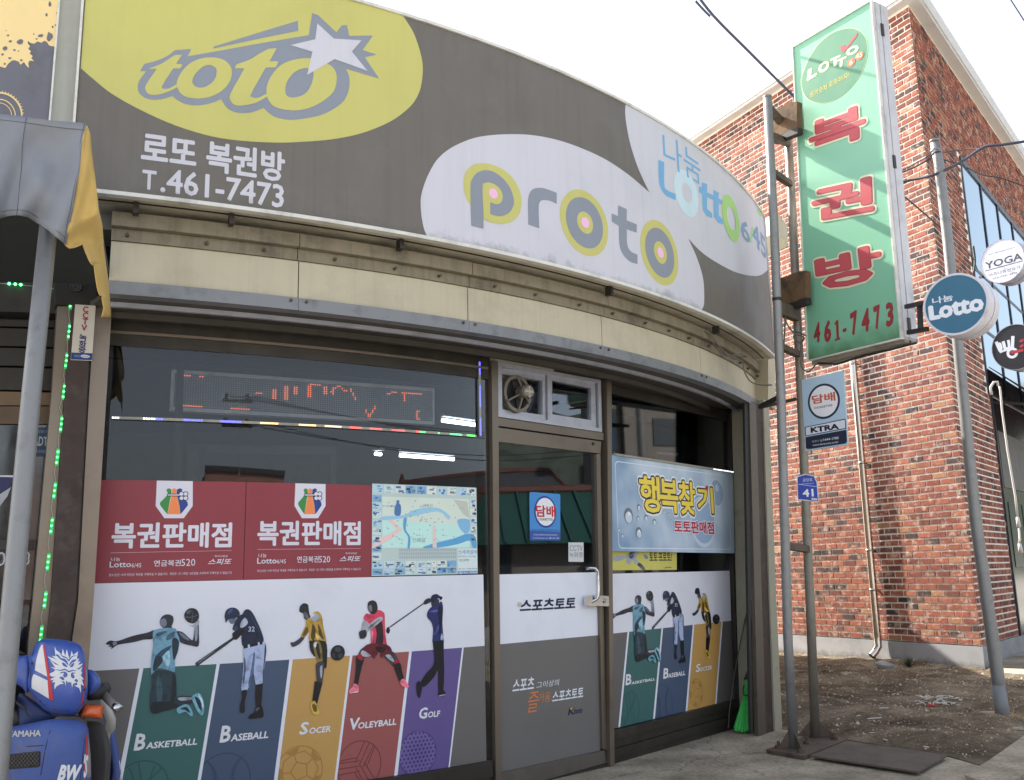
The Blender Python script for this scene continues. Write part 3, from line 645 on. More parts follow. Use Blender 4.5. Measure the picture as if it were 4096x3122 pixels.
# ---------------------------------------------------------------- big curved shop sign
SG = thing('storefront_sign', 'long curved grey shop sign with yellow and white ovals above the door', 'sign', (S_SIGN.mp(0, 0)[0], S_SIGN.mp(0, 0)[1], 3.05))
slab('sign_box', S_SIGN, rect(aS0, zS0+.004, aS1, zS1-.004), -.27, -.012, mat('sign_underside', P(196, 188, 166), .6, var=.06, dirt=(.12, .1, .07, .6), dscale=4), SG, px=False)
slab('sign_face', S_SIGN, rect(aS0+.004, zS0+.012, aS1-.004, zS1-.012), -.0115, 0, M_sign, SG, px=False)
for z0, z1 in ((zS0-.008, zS0+.0115), (zS1-.0115, zS1+.008)): slab('edge_trim', S_SIGN, rect(aS0, z0, aS1, z1), -.03, .012, M_trim, SG, px=False)
slab('edge_trim', S_SIGN, rect(aS0-.012, zS0-.008, aS0-.001, zS1+.008), -.03, .014, M_trim, SG, px=False)
slab('edge_trim', S_SIGN, rect(aS1+.001, zS0-.008, aS1+.012, zS1+.008), -.16, .014, M_trim, SG, px=False)
slab('underside_seam', S_SIGN, rect(aS0, zS0-.002, aS1, zS0+.0035), -.10, -.092, M_dsteel, SG, px=False)
for u in (531, 930, 1630, 2475, 2890):
    a = S_SIGN.un(u, 1000)[0]*1.0
    slab('bracket', S_SIGN.on(7.24), rect(a*.99-.012, zS0-.055, a*.99+.012, zS0+.0), -.05, .0, M_dsteel, SG, px=False)
ztop, zbot = zS1-.0116, zS0+.0119
A2 = lambda pts: T(0, 0, pts); B2 = lambda pts: T(1000, 0, pts); C2 = lambda pts: T(2000, 0, pts); C3 = lambda pts: T(2000, 760, pts)
un = S_SIGN.un
yl = [un(*p) for p in A2([(740, 630), (890, 750), (1120, 880), (1400, 1005), (1700, 1095), (1950, 1130), (2200, 1143)])+B2([(400, 1138), (650, 1118), (850, 1080), (1000, 1030), (1130, 970), (1230, 900), (1310, 820), (1360, 720), (1380, 600), (1378, 500), (1350, 380), (1300, 250)])]
a_t = un(*B2([(1225, 145)])[0])[0]
prnt(S_SIGN, [(aS0+.0045, un(322, 274)[1], 1)]+yl+[(a_t, ztop, 1), (aS0+.0045, ztop, 1)], .0012, M_signy, SG, 'yellow_oval', px=False, sm=4)
sil = [(1120, 572, 1), (1155, 515, 1), (1250, 490), (1340, 450), (1400, 405, 1), (1530, 395, 1), (1500, 455, 1), (1780, 405, 1), (2470, 285, 1), (2497, 108, 1), (2545, 125, 1), (2690, 262, 1), (2735, 205, 1), (2775, 205, 1), (2793, 290, 1), (2983, 288, 1), (2900, 403, 1), (3012, 440, 1), (2918, 462, 1), (3033, 633, 1), (2765, 553, 1), (2790, 610), (2795, 680), (2780, 750), (2740, 820), (2650, 885), (2560, 925), (2470, 945), (2330, 962), (2220, 945), (2160, 915), (2108, 866, 1), (2050, 890), (1990, 905), (1900, 905), (1820, 870), (1767, 795, 1), (1700, 825), (1600, 845), (1500, 840), (1430, 810), (1378, 772, 1), (1300, 795), (1220, 802), (1150, 780), (1110, 740), (1103, 690), (1120, 640), (1170, 572, 1)]
prnt(S_SIGN, A2(sil), .0024, M_signs, SG, 'toto_shadow', sm=3)
prnt(S_SIGN, A2([(1707, 392), (1707, 378), (2383, 170), (2385, 250)]), .0024, M_signs, SG, 'speed_streak')
t1 = [(1190, 555, 1), (1290, 515), (1360, 470), (1400, 445, 1), (1458, 443, 1), (1408, 515, 1), (1462, 520, 1), (1440, 553, 1), (1385, 553, 1), (1298, 690), (1308, 715), (1350, 712), (1420, 675, 1), (1425, 700, 1), (1340, 740), (1260, 762), (1195, 760), (1165, 725), (1170, 680), (1255, 555, 1)]
t2 = [(1875, 552, 1), (1890, 520, 1), (2000, 480), (2080, 430), (2150, 395, 1), (2213, 390, 1), (2155, 495, 1), (2228, 495, 1), (2205, 543, 1), (2125, 545, 1), (2010, 750), (2015, 780), (2060, 788), (2135, 752, 1), (2138, 775, 1), (2050, 825), (1950, 848), (1880, 845), (1842, 805), (1845, 750), (1955, 552, 1)]
o1 = [(1415, 690), (1420, 640), (1460, 570), (1530, 505), (1620, 470), (1720, 465), (1800, 490), (1845, 540), (1855, 600), (1830, 670), (1770, 735), (1680, 780), (1580, 793), (1490, 780), (1440, 745)]
h1 = [(1537, 660), (1560, 600), (1620, 540), (1680, 525), (1730, 555), (1725, 620), (1690, 670), (1630, 703), (1570, 700)]
o2 = [(2132, 750), (2135, 690), (2170, 610), (2240, 530), (2340, 485), (2480, 470), (2620, 515), (2680, 570), (2692, 640), (2670, 730), (2600, 800), (2500, 858), (2400, 885), (2300, 885), (2200, 860), (2150, 810)]
h2 = [(2282, 740), (2290, 670), (2340, 595), (2400, 558), (2455, 550), (2500, 570), (2505, 620), (2480, 700), (2430, 760), (2350, 785), (2300, 775)]
for q in (t1, t2): prnt(S_SIGN, A2(q), .0036, M_signy, SG, 'toto_letter', sm=3)
for q, h in ((o1, h1), (o2, h2)): prnt(S_SIGN, A2(q), .0036, M_signy, SG, 'toto_letter', sm=3, holes=[A2(h)])
prnt(S_SIGN, A2([(2537, 193), (2670, 315), (2890, 328), (2813, 418), (2938, 573), (2675, 478), (2455, 605), (2497, 420), (2323, 366), (2520, 320)]), .0048, M_signw, SG, 'star')
text(S_SIGN, '로또 복권방', (562, 652), (1141, 612), .0012, M_signw, SG, bold=.03)
text(S_SIGN, 'T', (566, 757), (627, 686), .0012, M_signw, SG, bold=.022)
text(S_SIGN, '.461-7473', (640, 770), (1137, 742), .0012, M_signw, SG, bold=.02)
# white ovals
wl = [un(*p) for p in T(1000, 760, [(1385, 290), (1368, 180), (1365, 80)])+B2([(1365, 1600), (1375, 1540), (1400, 1460), (1440, 1370), (1500, 1275), (1600, 1190), (1750, 1120), (1890, 1088), (2080, 1076)])+C2([(250, 1083), (430, 1115), (610, 1172), (830, 1270), (1000, 1380), (1100, 1460)])]
w2 = [un(*p) for p in C2([(1140, 1430), (1090, 1310), (1040, 1150), (1010, 1000), (1000, 900)])]
w3 = [un(*p) for p in C3([(2080, 685), (2000, 687), (1900, 665), (1800, 620), (1680, 550), (1590, 480)])]
w4 = [un(*p) for p in C3([(1560, 510), (1600, 620), (1625, 720), (1632, 820), (1630, 920)])]
tip1 = un(*C2([(1195, 1543)])[0]); tip2 = un(*C3([(1505, 390)])[0])
prnt(S_SIGN, [(un(1707, 945)[0], zbot, 1)]+wl+[tip1+(1,)]+w2+[(un(2501, 409)[0], ztop, 1), (aS1-.005, ztop, 1), (aS1-.005, un(3077, 1092)[1], 1)]+w3+[tip2+(1,)]+w4+[(un(2806, 1269)[0], zbot, 1)], .0012, M_signw, SG, 'white_ovals', px=False, sm=4)
PK = ink(226, 176, 205); P1 = lambda p: T(1000, 0, p)
prnt(S_SIGN, P1([(1768, 1650), (1720, 1570), (1707, 1480), (1715, 1400), (1750, 1345), (1800, 1315), (1870, 1308), (1950, 1325), (2040, 1370), (2110, 1440), (2155, 1530), (2170, 1600), (2168, 1660), (2150, 1720), (2110, 1765), (2050, 1790), (1980, 1795), (1920, 1780), (1860, 1750)]), .0024, M_signy, SG, 'letter_ring', sm=4)
prnt(S_SIGN, P1([(1768, 1808, 1), (1762, 1500), (1775, 1440), (1810, 1390), (1870, 1366), (1940, 1375), (2020, 1430), (2080, 1510), (2108, 1600), (2100, 1660), (2070, 1705), (2020, 1730), (1965, 1730), (1916, 1715, 1), (1865, 1700, 1), (1865, 1832, 1)]), .0036, M_signs, SG, 'proto_letter', sm=4)
prnt(S_SIGN, P1([(1866, 1755, 1), (1857, 1500), (1880, 1468), (1920, 1466), (1970, 1490), (2005, 1530), (2018, 1580), (2005, 1622), (1970, 1638), (1918, 1620, 1), (1918, 1768, 1)]), .0046, M_signy, SG, 'letter_counter', sm=4)
pc, pr = circ_px(S_SIGN, P1([(1943, 1552)])[0], P1([(1907, 1535), (1979, 1570), (1943, 1513), (1943, 1590)]))
prnt(S_SIGN, ell(pc, pr), .0056, PK, SG, 'letter_dot', px=False)
prnt(S_SIGN, C2([(225, 1800, 1), (222, 1620), (235, 1550), (265, 1515), (320, 1505), (370, 1515), (452, 1545, 1), (452, 1635, 1), (400, 1610), (350, 1603), (320, 1615), (308, 1660), (312, 1830, 1)]), .0024, M_signs, SG, 'proto_letter', sm=4)
for c, rs in (((677, 265), [[(485, 190), (870, 330)], [(532, 200), (828, 330)], [(617, 220), (743, 300)], [(650, 240), (710, 290)]]), ((1279, 504), [[(1127, 410), (1430, 600)], [(1167, 410), (1396, 590)], [(1230, 475), (1334, 535)], [(1258, 488), (1308, 520)]])):
    for i, (bs, mm, nm) in enumerate(zip(rs, (M_signy, M_signs, M_signy, PK), ('letter_ring', 'proto_letter', 'letter_counter', 'letter_dot'))):
        cc, rr = circ_px(S_SIGN, C3([c])[0], C3(bs)); prnt(S_SIGN, ell(cc, rr, n=40), .0024+i*.0011, mm, SG, nm, px=False)
prnt(S_SIGN, C3([(942, 125, 1), (1012, 155, 1), (1012, 245, 1), (1092, 278, 1), (1092, 345, 1), (1012, 315, 1), (1015, 430), (1040, 490), (1098, 520, 1), (1098, 595, 1), (1040, 575), (985, 520), (955, 440), (948, 290, 1), (892, 255, 1), (892, 190, 1), (942, 212, 1)]), .0024, M_signs, SG, 'proto_letter', sm=3)
LBL = ink(104, 160, 200); LGR = ink(150, 196, 96)
text(S_SIGN, '나눔', (2655, 656), (2797, 624), .0024, LBL, SG, bold=.0)
prnt(S_SIGN, C2([(1265, 1280, 1), (1312, 1300, 1), (1312, 1470), (1330, 1520), (1403, 1555, 1), (1403, 1603, 1), (1330, 1570), (1285, 1510), (1268, 1430)]), .0024, LBL, SG, 'lotto_letter', sm=3)
cc, rr = circ_px(S_SIGN, C2([(1492, 1548)])[0], C2([(1397, 1500), (1588, 1590)])); prnt(S_SIGN, ell(cc, rr), .0024, ink(188, 208, 217), SG, 'lotto_letter', px=False, holes=[ell(cc, rr*.42)])
prnt(S_SIGN, C3([(1612, -60), (1655, -45), (1655, 20), (1705, 45), (1705, 0), (1748, 25), (1748, 70), (1780, 90), (1780, 125), (1748, 108), (1748, 205), (1782, 240), (1782, 280), (1740, 262), (1708, 215), (1705, 85), (1655, 60), (1655, 155), (1695, 188), (1697, 228), (1650, 210), (1620, 165), (1612, 35), (1590, 20), (1590, -30), (1612, -18)]), .0024, LBL, SG, 'lotto_letter')
cc, rr = circ_px(S_SIGN, C3([(1847, 228)])[0], C3([(1780, 195), (1914, 265)])); prnt(S_SIGN, ell(cc, rr), .0036, LGR, SG, 'lotto_letter', px=False, holes=[ell(cc, rr*.5)])
text(S_SIGN, '6', C3([(1928, 378)])[0], C3([(1990, 284)])[0], .0024, ink(94, 132, 168), SG, bold=.02)
text(S_SIGN, '/', C3([(1995, 412)])[0], C3([(2028, 305)])[0], .0024, LGR, SG, bold=.02)
text(S_SIGN, '45', C3([(2018, 430)])[0], C3([(2118, 388)])[0], .0024, ink(94, 132, 168), SG, bold=.02)
prnt(S_SIGN, C3([(2055, 155), (2075, 165), (2092, 205), (2080, 212), (2062, 185)]), .0024, LGR, SG, 'leaf_mark', sm=3)
# ---------------------------------------------------------------- window films with athletes
Dp = lambda p: T(0, 2282, p); Ep = lambda p: T(1000, 2282, p)
SP = {}
SP['basketball'] = ('D', [
 ('s', (36, 39, 50), [(845, 590), (880, 562), (940, 566), (1060, 525), (1180, 498), (1240, 478), (1228, 545), (1150, 555), (1070, 575), (960, 592), (925, 606), (890, 630), (893, 612), (868, 612), (880, 598)]),
 ('s', (120, 126, 142), [(905, 575), (935, 572), (930, 595), (905, 600)]),
 ('s', (44, 47, 58), [(1310, 440, 1), (1368, 440, 1), (1385, 472, 1), (1300, 472, 1)]),
 ('s', (40, 42, 52), [(1280, 400), (1300, 366), (1340, 352), (1380, 366), (1388, 400), (1372, 445), (1340, 462), (1300, 456), (1280, 430)]),
 ('s', (106, 112, 128), [(1284, 398), (1316, 384), (1334, 420), (1322, 452), (1292, 446), (1276, 408)]),
 ('s', (38, 41, 52), [(1405, 490), (1460, 495), (1530, 556), (1546, 540), (1556, 450), (1556, 430), (1586, 420), (1590, 500), (1588, 605), (1530, 602), (1450, 580), (1425, 540)]),
 ('s', (128, 134, 150), [(1556, 445), (1580, 430), (1578, 545), (1560, 560)]), ('s', (100, 106, 122), [(1430, 498), (1470, 512), (1520, 560), (1470, 545)]),
 ('s', (150, 154, 168), [(1505, 428), (1540, 442), (1586, 400), (1590, 430), (1560, 452), (1530, 446)]),
 ('s', (26, 32, 38), [(1533, 302), (1572, 315), (1591, 355), (1586, 392), (1560, 418), (1533, 425), (1497, 410), (1476, 380), (1476, 345), (1497, 315)]),
 ('s', (84, 94, 102), [(1492, 328), (1520, 314), (1530, 330), (1500, 350)]), ('s', (70, 78, 88), [(1480, 368), (1530, 372), (1586, 352), (1586, 358), (1530, 380), (1480, 376)]), ('s', (70, 78, 88), [(1528, 306), (1540, 330), (1540, 400), (1530, 424), (1534, 380), (1534, 330)]),
 ('s', (104, 148, 168), [(1235, 478), (1310, 462), (1400, 465), (1415, 500), (1436, 560), (1425, 640), (1400, 720), (1398, 812), (1360, 802), (1262, 782), (1210, 835), (1213, 700), (1225, 600), (1222, 520)]),
 ('s', (56, 84, 104), [(1250, 505), (1320, 485), (1330, 498), (1262, 530)]), ('s', (44, 70, 92), [(1236, 700), (1290, 640), (1372, 600), (1340, 650), (1262, 708)]), ('s', (26, 44, 60), [(1380, 545), (1428, 560), (1420, 650), (1390, 720), (1378, 640)]),
 ('s', (30, 46, 60), [(1240, 700), (1290, 690), (1300, 730), (1250, 790), (1222, 800)]), ('s', (58, 88, 108), [(1340, 520), (1395, 490), (1380, 540), (1330, 560)]), ('s', (150, 190, 205), [(1300, 700), (1350, 640), (1360, 720), (1340, 770)]),
 ('s', (34, 54, 64), [(1210, 835, 1), (1265, 795), (1400, 815, 1), (1410, 880), (1412, 1010), (1442, 1040), (1440, 1090), (1300, 1130), (1212, 1142), (1198, 1020), (1213, 920)]),
 ('s', (52, 78, 88), [(1256, 850), (1284, 855), (1300, 1000), (1270, 1105), (1250, 980)]), ('s', (18, 28, 36), [(1380, 830), (1404, 860), (1408, 1000), (1360, 1080), (1372, 960)]), ('s', (20, 30, 38), [(1215, 1060), (1350, 1050), (1430, 1085), (1300, 1130), (1214, 1140)]),
 ('s', (40, 44, 52), [(1420, 1010), (1540, 1010), (1546, 1055), (1440, 1090)]), ('s', (150, 158, 170), [(1425, 1018), (1530, 1014), (1532, 1032), (1445, 1042)]),
 ('s', (112, 165, 182), [(1530, 1012), (1590, 980), (1625, 1040), (1632, 1120), (1610, 1162), (1576, 1122), (1548, 1062)]), ('s', (24, 44, 58), [(1556, 1008), (1600, 1040), (1612, 1125), (1582, 1082)]), ('s', (200, 214, 222), [(1584, 990), (1618, 1040), (1626, 1110), (1606, 1050)]),
 ('s', (104, 155, 172), [(1414, 1104), (1490, 1068), (1530, 1110), (1541, 1160), (1520, 1162), (1480, 1130), (1430, 1146)]), ('s', (24, 44, 58), [(1440, 1110), (1490, 1090), (1520, 1140), (1480, 1116)]),
])
SP['baseball'] = ('D', [
 ('s', (46, 48, 56), [(1562, 745), (1600, 714), (1860, 538), (1872, 552), (1620, 736), (1580, 771)]), ('s', (96, 98, 106), [(1590, 730), (1700, 650), (1705, 656), (1600, 738)]),
 ('s', (92, 102, 120), [(1828, 385), (1880, 365), (1880, 415), (1846, 428)]),
 ('s', (24, 36, 66), [(1795, 365), (1810, 320), (1850, 298), (1895, 308), (1918, 350), (1882, 384), (1830, 390), (1805, 420), (1800, 392)]), ('s', (60, 82, 130), [(1830, 320), (1860, 306), (1850, 336), (1822, 352)]),
 ('s', (20, 32, 58), [(1858, 470), (1900, 372), (1936, 352), (1958, 318), (1990, 314), (2022, 345), (2060, 420), (2090, 490), (2108, 566), (2060, 592), (1950, 612), (1930, 560), (1928, 520), (1890, 556), (1855, 540), (1896, 490)]),
 ('s', (168, 172, 186), [(1925, 420), (1958, 378), (1982, 420), (1952, 452), (1922, 458)]), ('s', (46, 66, 104), [(1990, 340), (2030, 400), (2080, 500), (2050, 450)]), ('s', (44, 62, 100), [(1870, 470), (1890, 440), (1900, 470), (1880, 490)]),
 ('s', (10, 12, 22), [(1860, 500), (1930, 470), (1955, 490), (1900, 540), (1870, 548)]),
 ('s', (14, 14, 20), [(1945, 604, 1), (2096, 568, 1), (2098, 594, 1), (1948, 630, 1)]), ('s', (180, 186, 205), [(1980, 596, 1), (1996, 592, 1), (1998, 620, 1), (1982, 624, 1)]), ('s', (180, 186, 205), [(2060, 577, 1), (2074, 574, 1), (2076, 600, 1), (2062, 603, 1)]),
 ('s', (156, 168, 198), [(1945, 628, 1), (2095, 592, 1), (2116, 572, 1), (2130, 640), (2116, 760), (2100, 840), (2100, 905, 1), (2045, 916, 1), (2030, 850), (2020, 800, 1), (2006, 860), (1990, 930), (1960, 970), (1928, 952), (1936, 880), (1945, 760)]),
 ('s', (84, 98, 134), [(2026, 660), (2040, 680), (2028, 800), (2034, 880), (2018, 800), (1996, 930), (1984, 910), (2006, 800)]), ('s', (74, 88, 122), [(1950, 690), (1966, 760), (1950, 900), (1938, 900), (1948, 800)]), ('s', (40, 50, 84), [(2118, 590), (2128, 640), (2110, 780), (2098, 860), (2108, 740)]),
 ('s', (20, 20, 26), [(2045, 914, 1), (2100, 905, 1), (2094, 1000), (2086, 1096, 1), (2046, 1096, 1), (2040, 1000)]), ('s', (22, 24, 32), [(1932, 964), (1976, 962), (1956, 1050), (1956, 1130), (1920, 1136), (1918, 1080), (1934, 1020)]),
 ('s', (16, 16, 22), [(2045, 1092), (2090, 1080), (2106, 1166), (2060, 1182), (1990, 1186), (1996, 1158), (2030, 1136)]), ('s', (80, 84, 96), [(2050, 1100), (2074, 1098), (2060, 1120), (2040, 1126)]),
 ('t', '32', (1984, 492), (2036, 448), (176, 182, 200)),
])
SP['soccer'] = ('E', [
 ('s', (150, 156, 166), [(485, 385), (540, 345), (568, 372), (540, 404), (500, 412), (482, 402)]),
 ('s', (36, 38, 44), [(392, 322), (400, 285), (430, 263), (462, 275), (468, 310), (474, 350), (482, 372), (462, 400), (432, 386), (424, 346), (400, 336)]), ('s', (96, 99, 108), [(424, 345), (446, 334), (466, 372), (454, 388), (436, 376)]),
 ('s', (50, 53, 60), [(410, 528), (438, 534), (404, 580), (366, 606), (336, 612), (322, 578), (350, 574), (394, 545)]),
 ('s', (172, 138, 56), [(446, 402), (480, 380), (510, 412), (556, 380), (540, 330), (572, 365), (582, 440), (600, 520), (608, 590), (560, 586), (470, 560), (475, 492), (440, 532), (408, 534), (415, 498), (444, 440)]),
 ('s', (172, 138, 56), [(500, 345), (540, 328), (572, 366), (556, 388), (540, 350)]),
 ('s', (74, 58, 26), [(498, 432), (524, 470), (512, 560), (486, 540), (490, 480)]), ('s', (88, 70, 30), [(540, 430), (566, 470), (584, 560), (552, 520)]), ('s', (92, 72, 30), [(420, 510), (452, 450), (464, 480), (432, 526)]), ('s', (222, 190, 98), [(520, 500), (560, 530), (590, 575), (540, 560)]),
 ('s', (26, 27, 30), [(470, 563, 1), (560, 560), (612, 592), (611, 760), (596, 782), (580, 742), (560, 650), (520, 692), (480, 640)]),
 ('s', (128, 108, 56), [(502, 582), (540, 560), (566, 600), (578, 730), (552, 746), (534, 722), (512, 650)]), ('s', (42, 38, 30), [(520, 600), (545, 590), (556, 650), (560, 710), (538, 680)]), ('s', (205, 208, 214), [(505, 590), (530, 575), (520, 620)]),
 ('s', (54, 56, 62), [(530, 742), (592, 740), (576, 900, 1), (530, 890, 1), (525, 800)]), ('s', (152, 156, 164), [(556, 780), (576, 762), (572, 860), (560, 850)]),
 ('s', (22, 22, 26), [(515, 885, 1), (577, 900, 1), (546, 1020), (530, 1072), (496, 1062), (504, 980)]),
 ('s', (196, 166, 74), [(482, 1064), (510, 1042), (530, 1070), (552, 1130), (545, 1150), (505, 1148), (486, 1104)]), ('s', (104, 82, 36), [(492, 1080), (514, 1070), (534, 1120), (510, 1130)]),
 ('c', (698, 660), (698, 598), (24, 26, 31)), ('s', (62, 66, 74), [(676, 620), (700, 612), (724, 626), (716, 650), (684, 648)]), ('s', (54, 58, 66), [(660, 660), (676, 672), (676, 700), (660, 700), (652, 680)]), ('s', (50, 54, 62), [(706, 668), (732, 664), (738, 690), (716, 706), (700, 690)]),
])
SP['volleyball'] = ('E', [
 ('s', (150, 150, 158), [(905, 402), (945, 398), (944, 440), (900, 484), (888, 470)]),
 ('s', (196, 62, 88), [(908, 372), (930, 345), (960, 350), (1000, 322), (1040, 320), (1072, 345), (1076, 400), (1080, 500), (1094, 596, 1), (1020, 606), (964, 590, 1), (962, 480), (950, 424), (910, 394)]),
 ('s', (52, 28, 38), [(990, 400), (1044, 396), (1062, 480), (1058, 598), (1004, 596), (1010, 500)]), ('s', (224, 112, 134), [(968, 480), (984, 500), (978, 570), (966, 560)]),
 ('s', (36, 33, 37), [(938, 290), (945, 255), (980, 240), (1010, 260), (1018, 310), (1002, 342), (972, 352), (945, 322)]), ('s', (108, 104, 112), [(944, 288), (968, 280), (974, 326), (952, 330)]),
 ('s', (158, 158, 168), [(1040, 372), (1058, 396), (965, 472), (934, 500), (918, 546), (882, 546), (870, 512), (880, 480), (932, 450), (990, 398)]), ('s', (40, 40, 46), [(874, 490), (922, 478), (928, 528), (882, 548), (870, 516)]), ('s', (96, 98, 106), [(1000, 412), (1040, 390), (970, 450), (940, 466)]),
 ('s', (62, 60, 66), [(905, 618), (988, 680), (912, 702), (872, 762), (844, 732), (858, 680)]), ('s', (160, 160, 170), [(898, 640), (970, 680), (916, 692), (884, 672)]),
 ('s', (62, 60, 66), [(1060, 676), (1130, 645), (1176, 700), (1194, 762), (1150, 772), (1118, 740)]), ('s', (160, 160, 170), [(1080, 680), (1120, 676), (1150, 730), (1120, 720)]),
 ('s', (92, 26, 38), [(960, 585), (1095, 596), (1132, 646), (1110, 670), (1062, 682), (1046, 702), (1030, 660), (1000, 690), (990, 708), (960, 676), (908, 640), (898, 624)]), ('s', (40, 14, 20), [(1000, 610), (1080, 620), (1060, 660), (1020, 650)]),
 ('s', (30, 25, 30), [(850, 682), (906, 702), (892, 770), (872, 850), (856, 922), (828, 922), (838, 850), (845, 770)]), ('s', (150, 32, 50), [(852, 690), (880, 664), (900, 706), (880, 720)]), ('s', (150, 32, 50), [(1150, 730), (1184, 712), (1194, 752), (1160, 764)]),
 ('s', (30, 25, 30), [(1150, 764), (1196, 742), (1212, 810), (1226, 872), (1198, 892), (1176, 850)]),
 ('s', (222, 116, 136), [(785, 976), (792, 955), (820, 926), (826, 905), (858, 920), (864, 970), (830, 981)]), ('s', (222, 116, 136), [(1200, 912), (1200, 880), (1226, 868), (1260, 914), (1266, 936), (1226, 931)]), ('s', (236, 190, 200), [(790, 978, 1), (862, 966, 1), (862, 974, 1), (800, 984, 1)]),
])
SP['golf'] = ('E', [
 ('s', (40, 40, 46), [(1112, 452, 1), (1385, 261, 1), (1389, 269, 1), (1117, 460, 1)]), ('s', (26, 26, 32), [(1090, 470), (1105, 452), (1118, 480), (1106, 508), (1088, 492)]),
 ('s', (34, 36, 46), [(1385, 264), (1400, 235), (1435, 224), (1446, 250), (1402, 274)]), ('s', (46, 46, 56), [(1446, 238), (1506, 232), (1502, 290), (1460, 304)]),
 ('s', (26, 30, 62), [(1440, 232), (1455, 200), (1490, 190), (1515, 206), (1538, 216), (1522, 240), (1505, 222), (1480, 240), (1450, 255)]),
 ('s', (36, 42, 92), [(1414, 342), (1440, 300), (1500, 268), (1528, 250), (1541, 300), (1536, 420), (1546, 560, 1), (1455, 572, 1), (1462, 480), (1450, 420), (1418, 380)]),
 ('s', (74, 84, 156), [(1430, 330), (1480, 316), (1520, 320), (1470, 338)]), ('s', (70, 80, 150), [(1466, 520), (1500, 480), (1524, 400), (1500, 440)]), ('s', (12, 16, 44), [(1500, 300), (1530, 290), (1530, 400), (1514, 520), (1506, 400)]), ('s', (160, 170, 210), [(1532, 500), (1544, 556), (1520, 552)]),
 ('s', (20, 20, 28), [(1457, 570, 1), (1546, 558, 1), (1546, 700), (1549, 800), (1541, 962), (1504, 966), (1500, 800), (1470, 852), (1390, 932), (1362, 900), (1410, 820), (1470, 740)]),
 ('s', (22, 22, 30), [(1505, 964), (1540, 954), (1563, 996), (1508, 1009)]), ('s', (22, 22, 30), [(1330, 902), (1355, 888), (1372, 932), (1360, 1000), (1350, 1023), (1331, 982)]), ('s', (150, 156, 176), [(1508, 1000, 1), (1562, 990, 1), (1562, 997, 1), (1508, 1009, 1)]),
])
def fink(r, g, b): return mat('photo_print_%d_%d_%d' % (r, g, b), P(r, g, b, .95), .38, var=.42, scale=26, dirt=(P(r, g, b, .25))+(.75,), dscale=17, spec=.35)
def figure(kind, surf, o, parent, tr=None):
    base, L_ = SP[kind]; cv = Dp if base == 'D' else Ep
    tr = tr or (lambda q: q)
    for i, it in enumerate(L_):
        oo = o+.0002*i
        if it[0] == 's':
            lp = smooth_loop([tr(S_GLASS.un(p[0], p[1]))+tuple(p[2:]) for p in cv(it[2])], 3); prnt(surf, lp, oo, fink(*it[1]), parent, kind+'_player', px=False)
        elif it[0] == 'c':
            c = S_GLASS.un(*cv([it[1]])[0]); e = S_GLASS.un(*cv([it[2]])[0]); r = math.hypot(c[0]-e[0], c[1]-e[1]); c2 = tr(c); e2 = tr((c[0]+r, c[1])); e3 = tr((c[0], c[1]+r))
            prnt(surf, ell(c2, e2[0]-c2[0], e3[1]-c2[1]), oo, ink(*it[3]), parent, kind+'_ball', px=False)
        else:
            a, b = [tr(S_GLASS.un(*cv([q])[0])) for q in (it[2], it[3])]; text(surf, it[1], a, b, oo, ink(*it[4]), parent, px=False, bold=.02)
SCOL = {'basketball': (56, 98, 96), 'baseball': (66, 82, 106), 'soccer': (186, 146, 84), 'volleyball': (150, 84, 82), 'golf': (96, 82, 136)}
SLN = {'basketball': (44, 78, 78), 'baseball': (56, 68, 92), 'soccer': (164, 124, 66), 'volleyball': (116, 62, 62), 'golf': (70, 58, 112)}
def halfplanes(P0, P1_, Q0, Q1, zb, zt):   # keep between line P (left) and line Q (right)
    def hp(a, b, left):
        d = Vector((b[0]-a[0], b[1]-a[1])).normalized(); n = Vector((d.y, -d.x))   # d points down
        return (a, (n.x, n.y)) if left else (a, (-n.x, -n.y))
    return [hp(P0, P1_, True), hp(Q0, Q1, False), ((0, zb), (0, -1)), ((0, zt), (0, 1))]
def ringp(c, r, wd=.006): return [ell(c, r, n=40), ell(c, r-wd, n=40)]
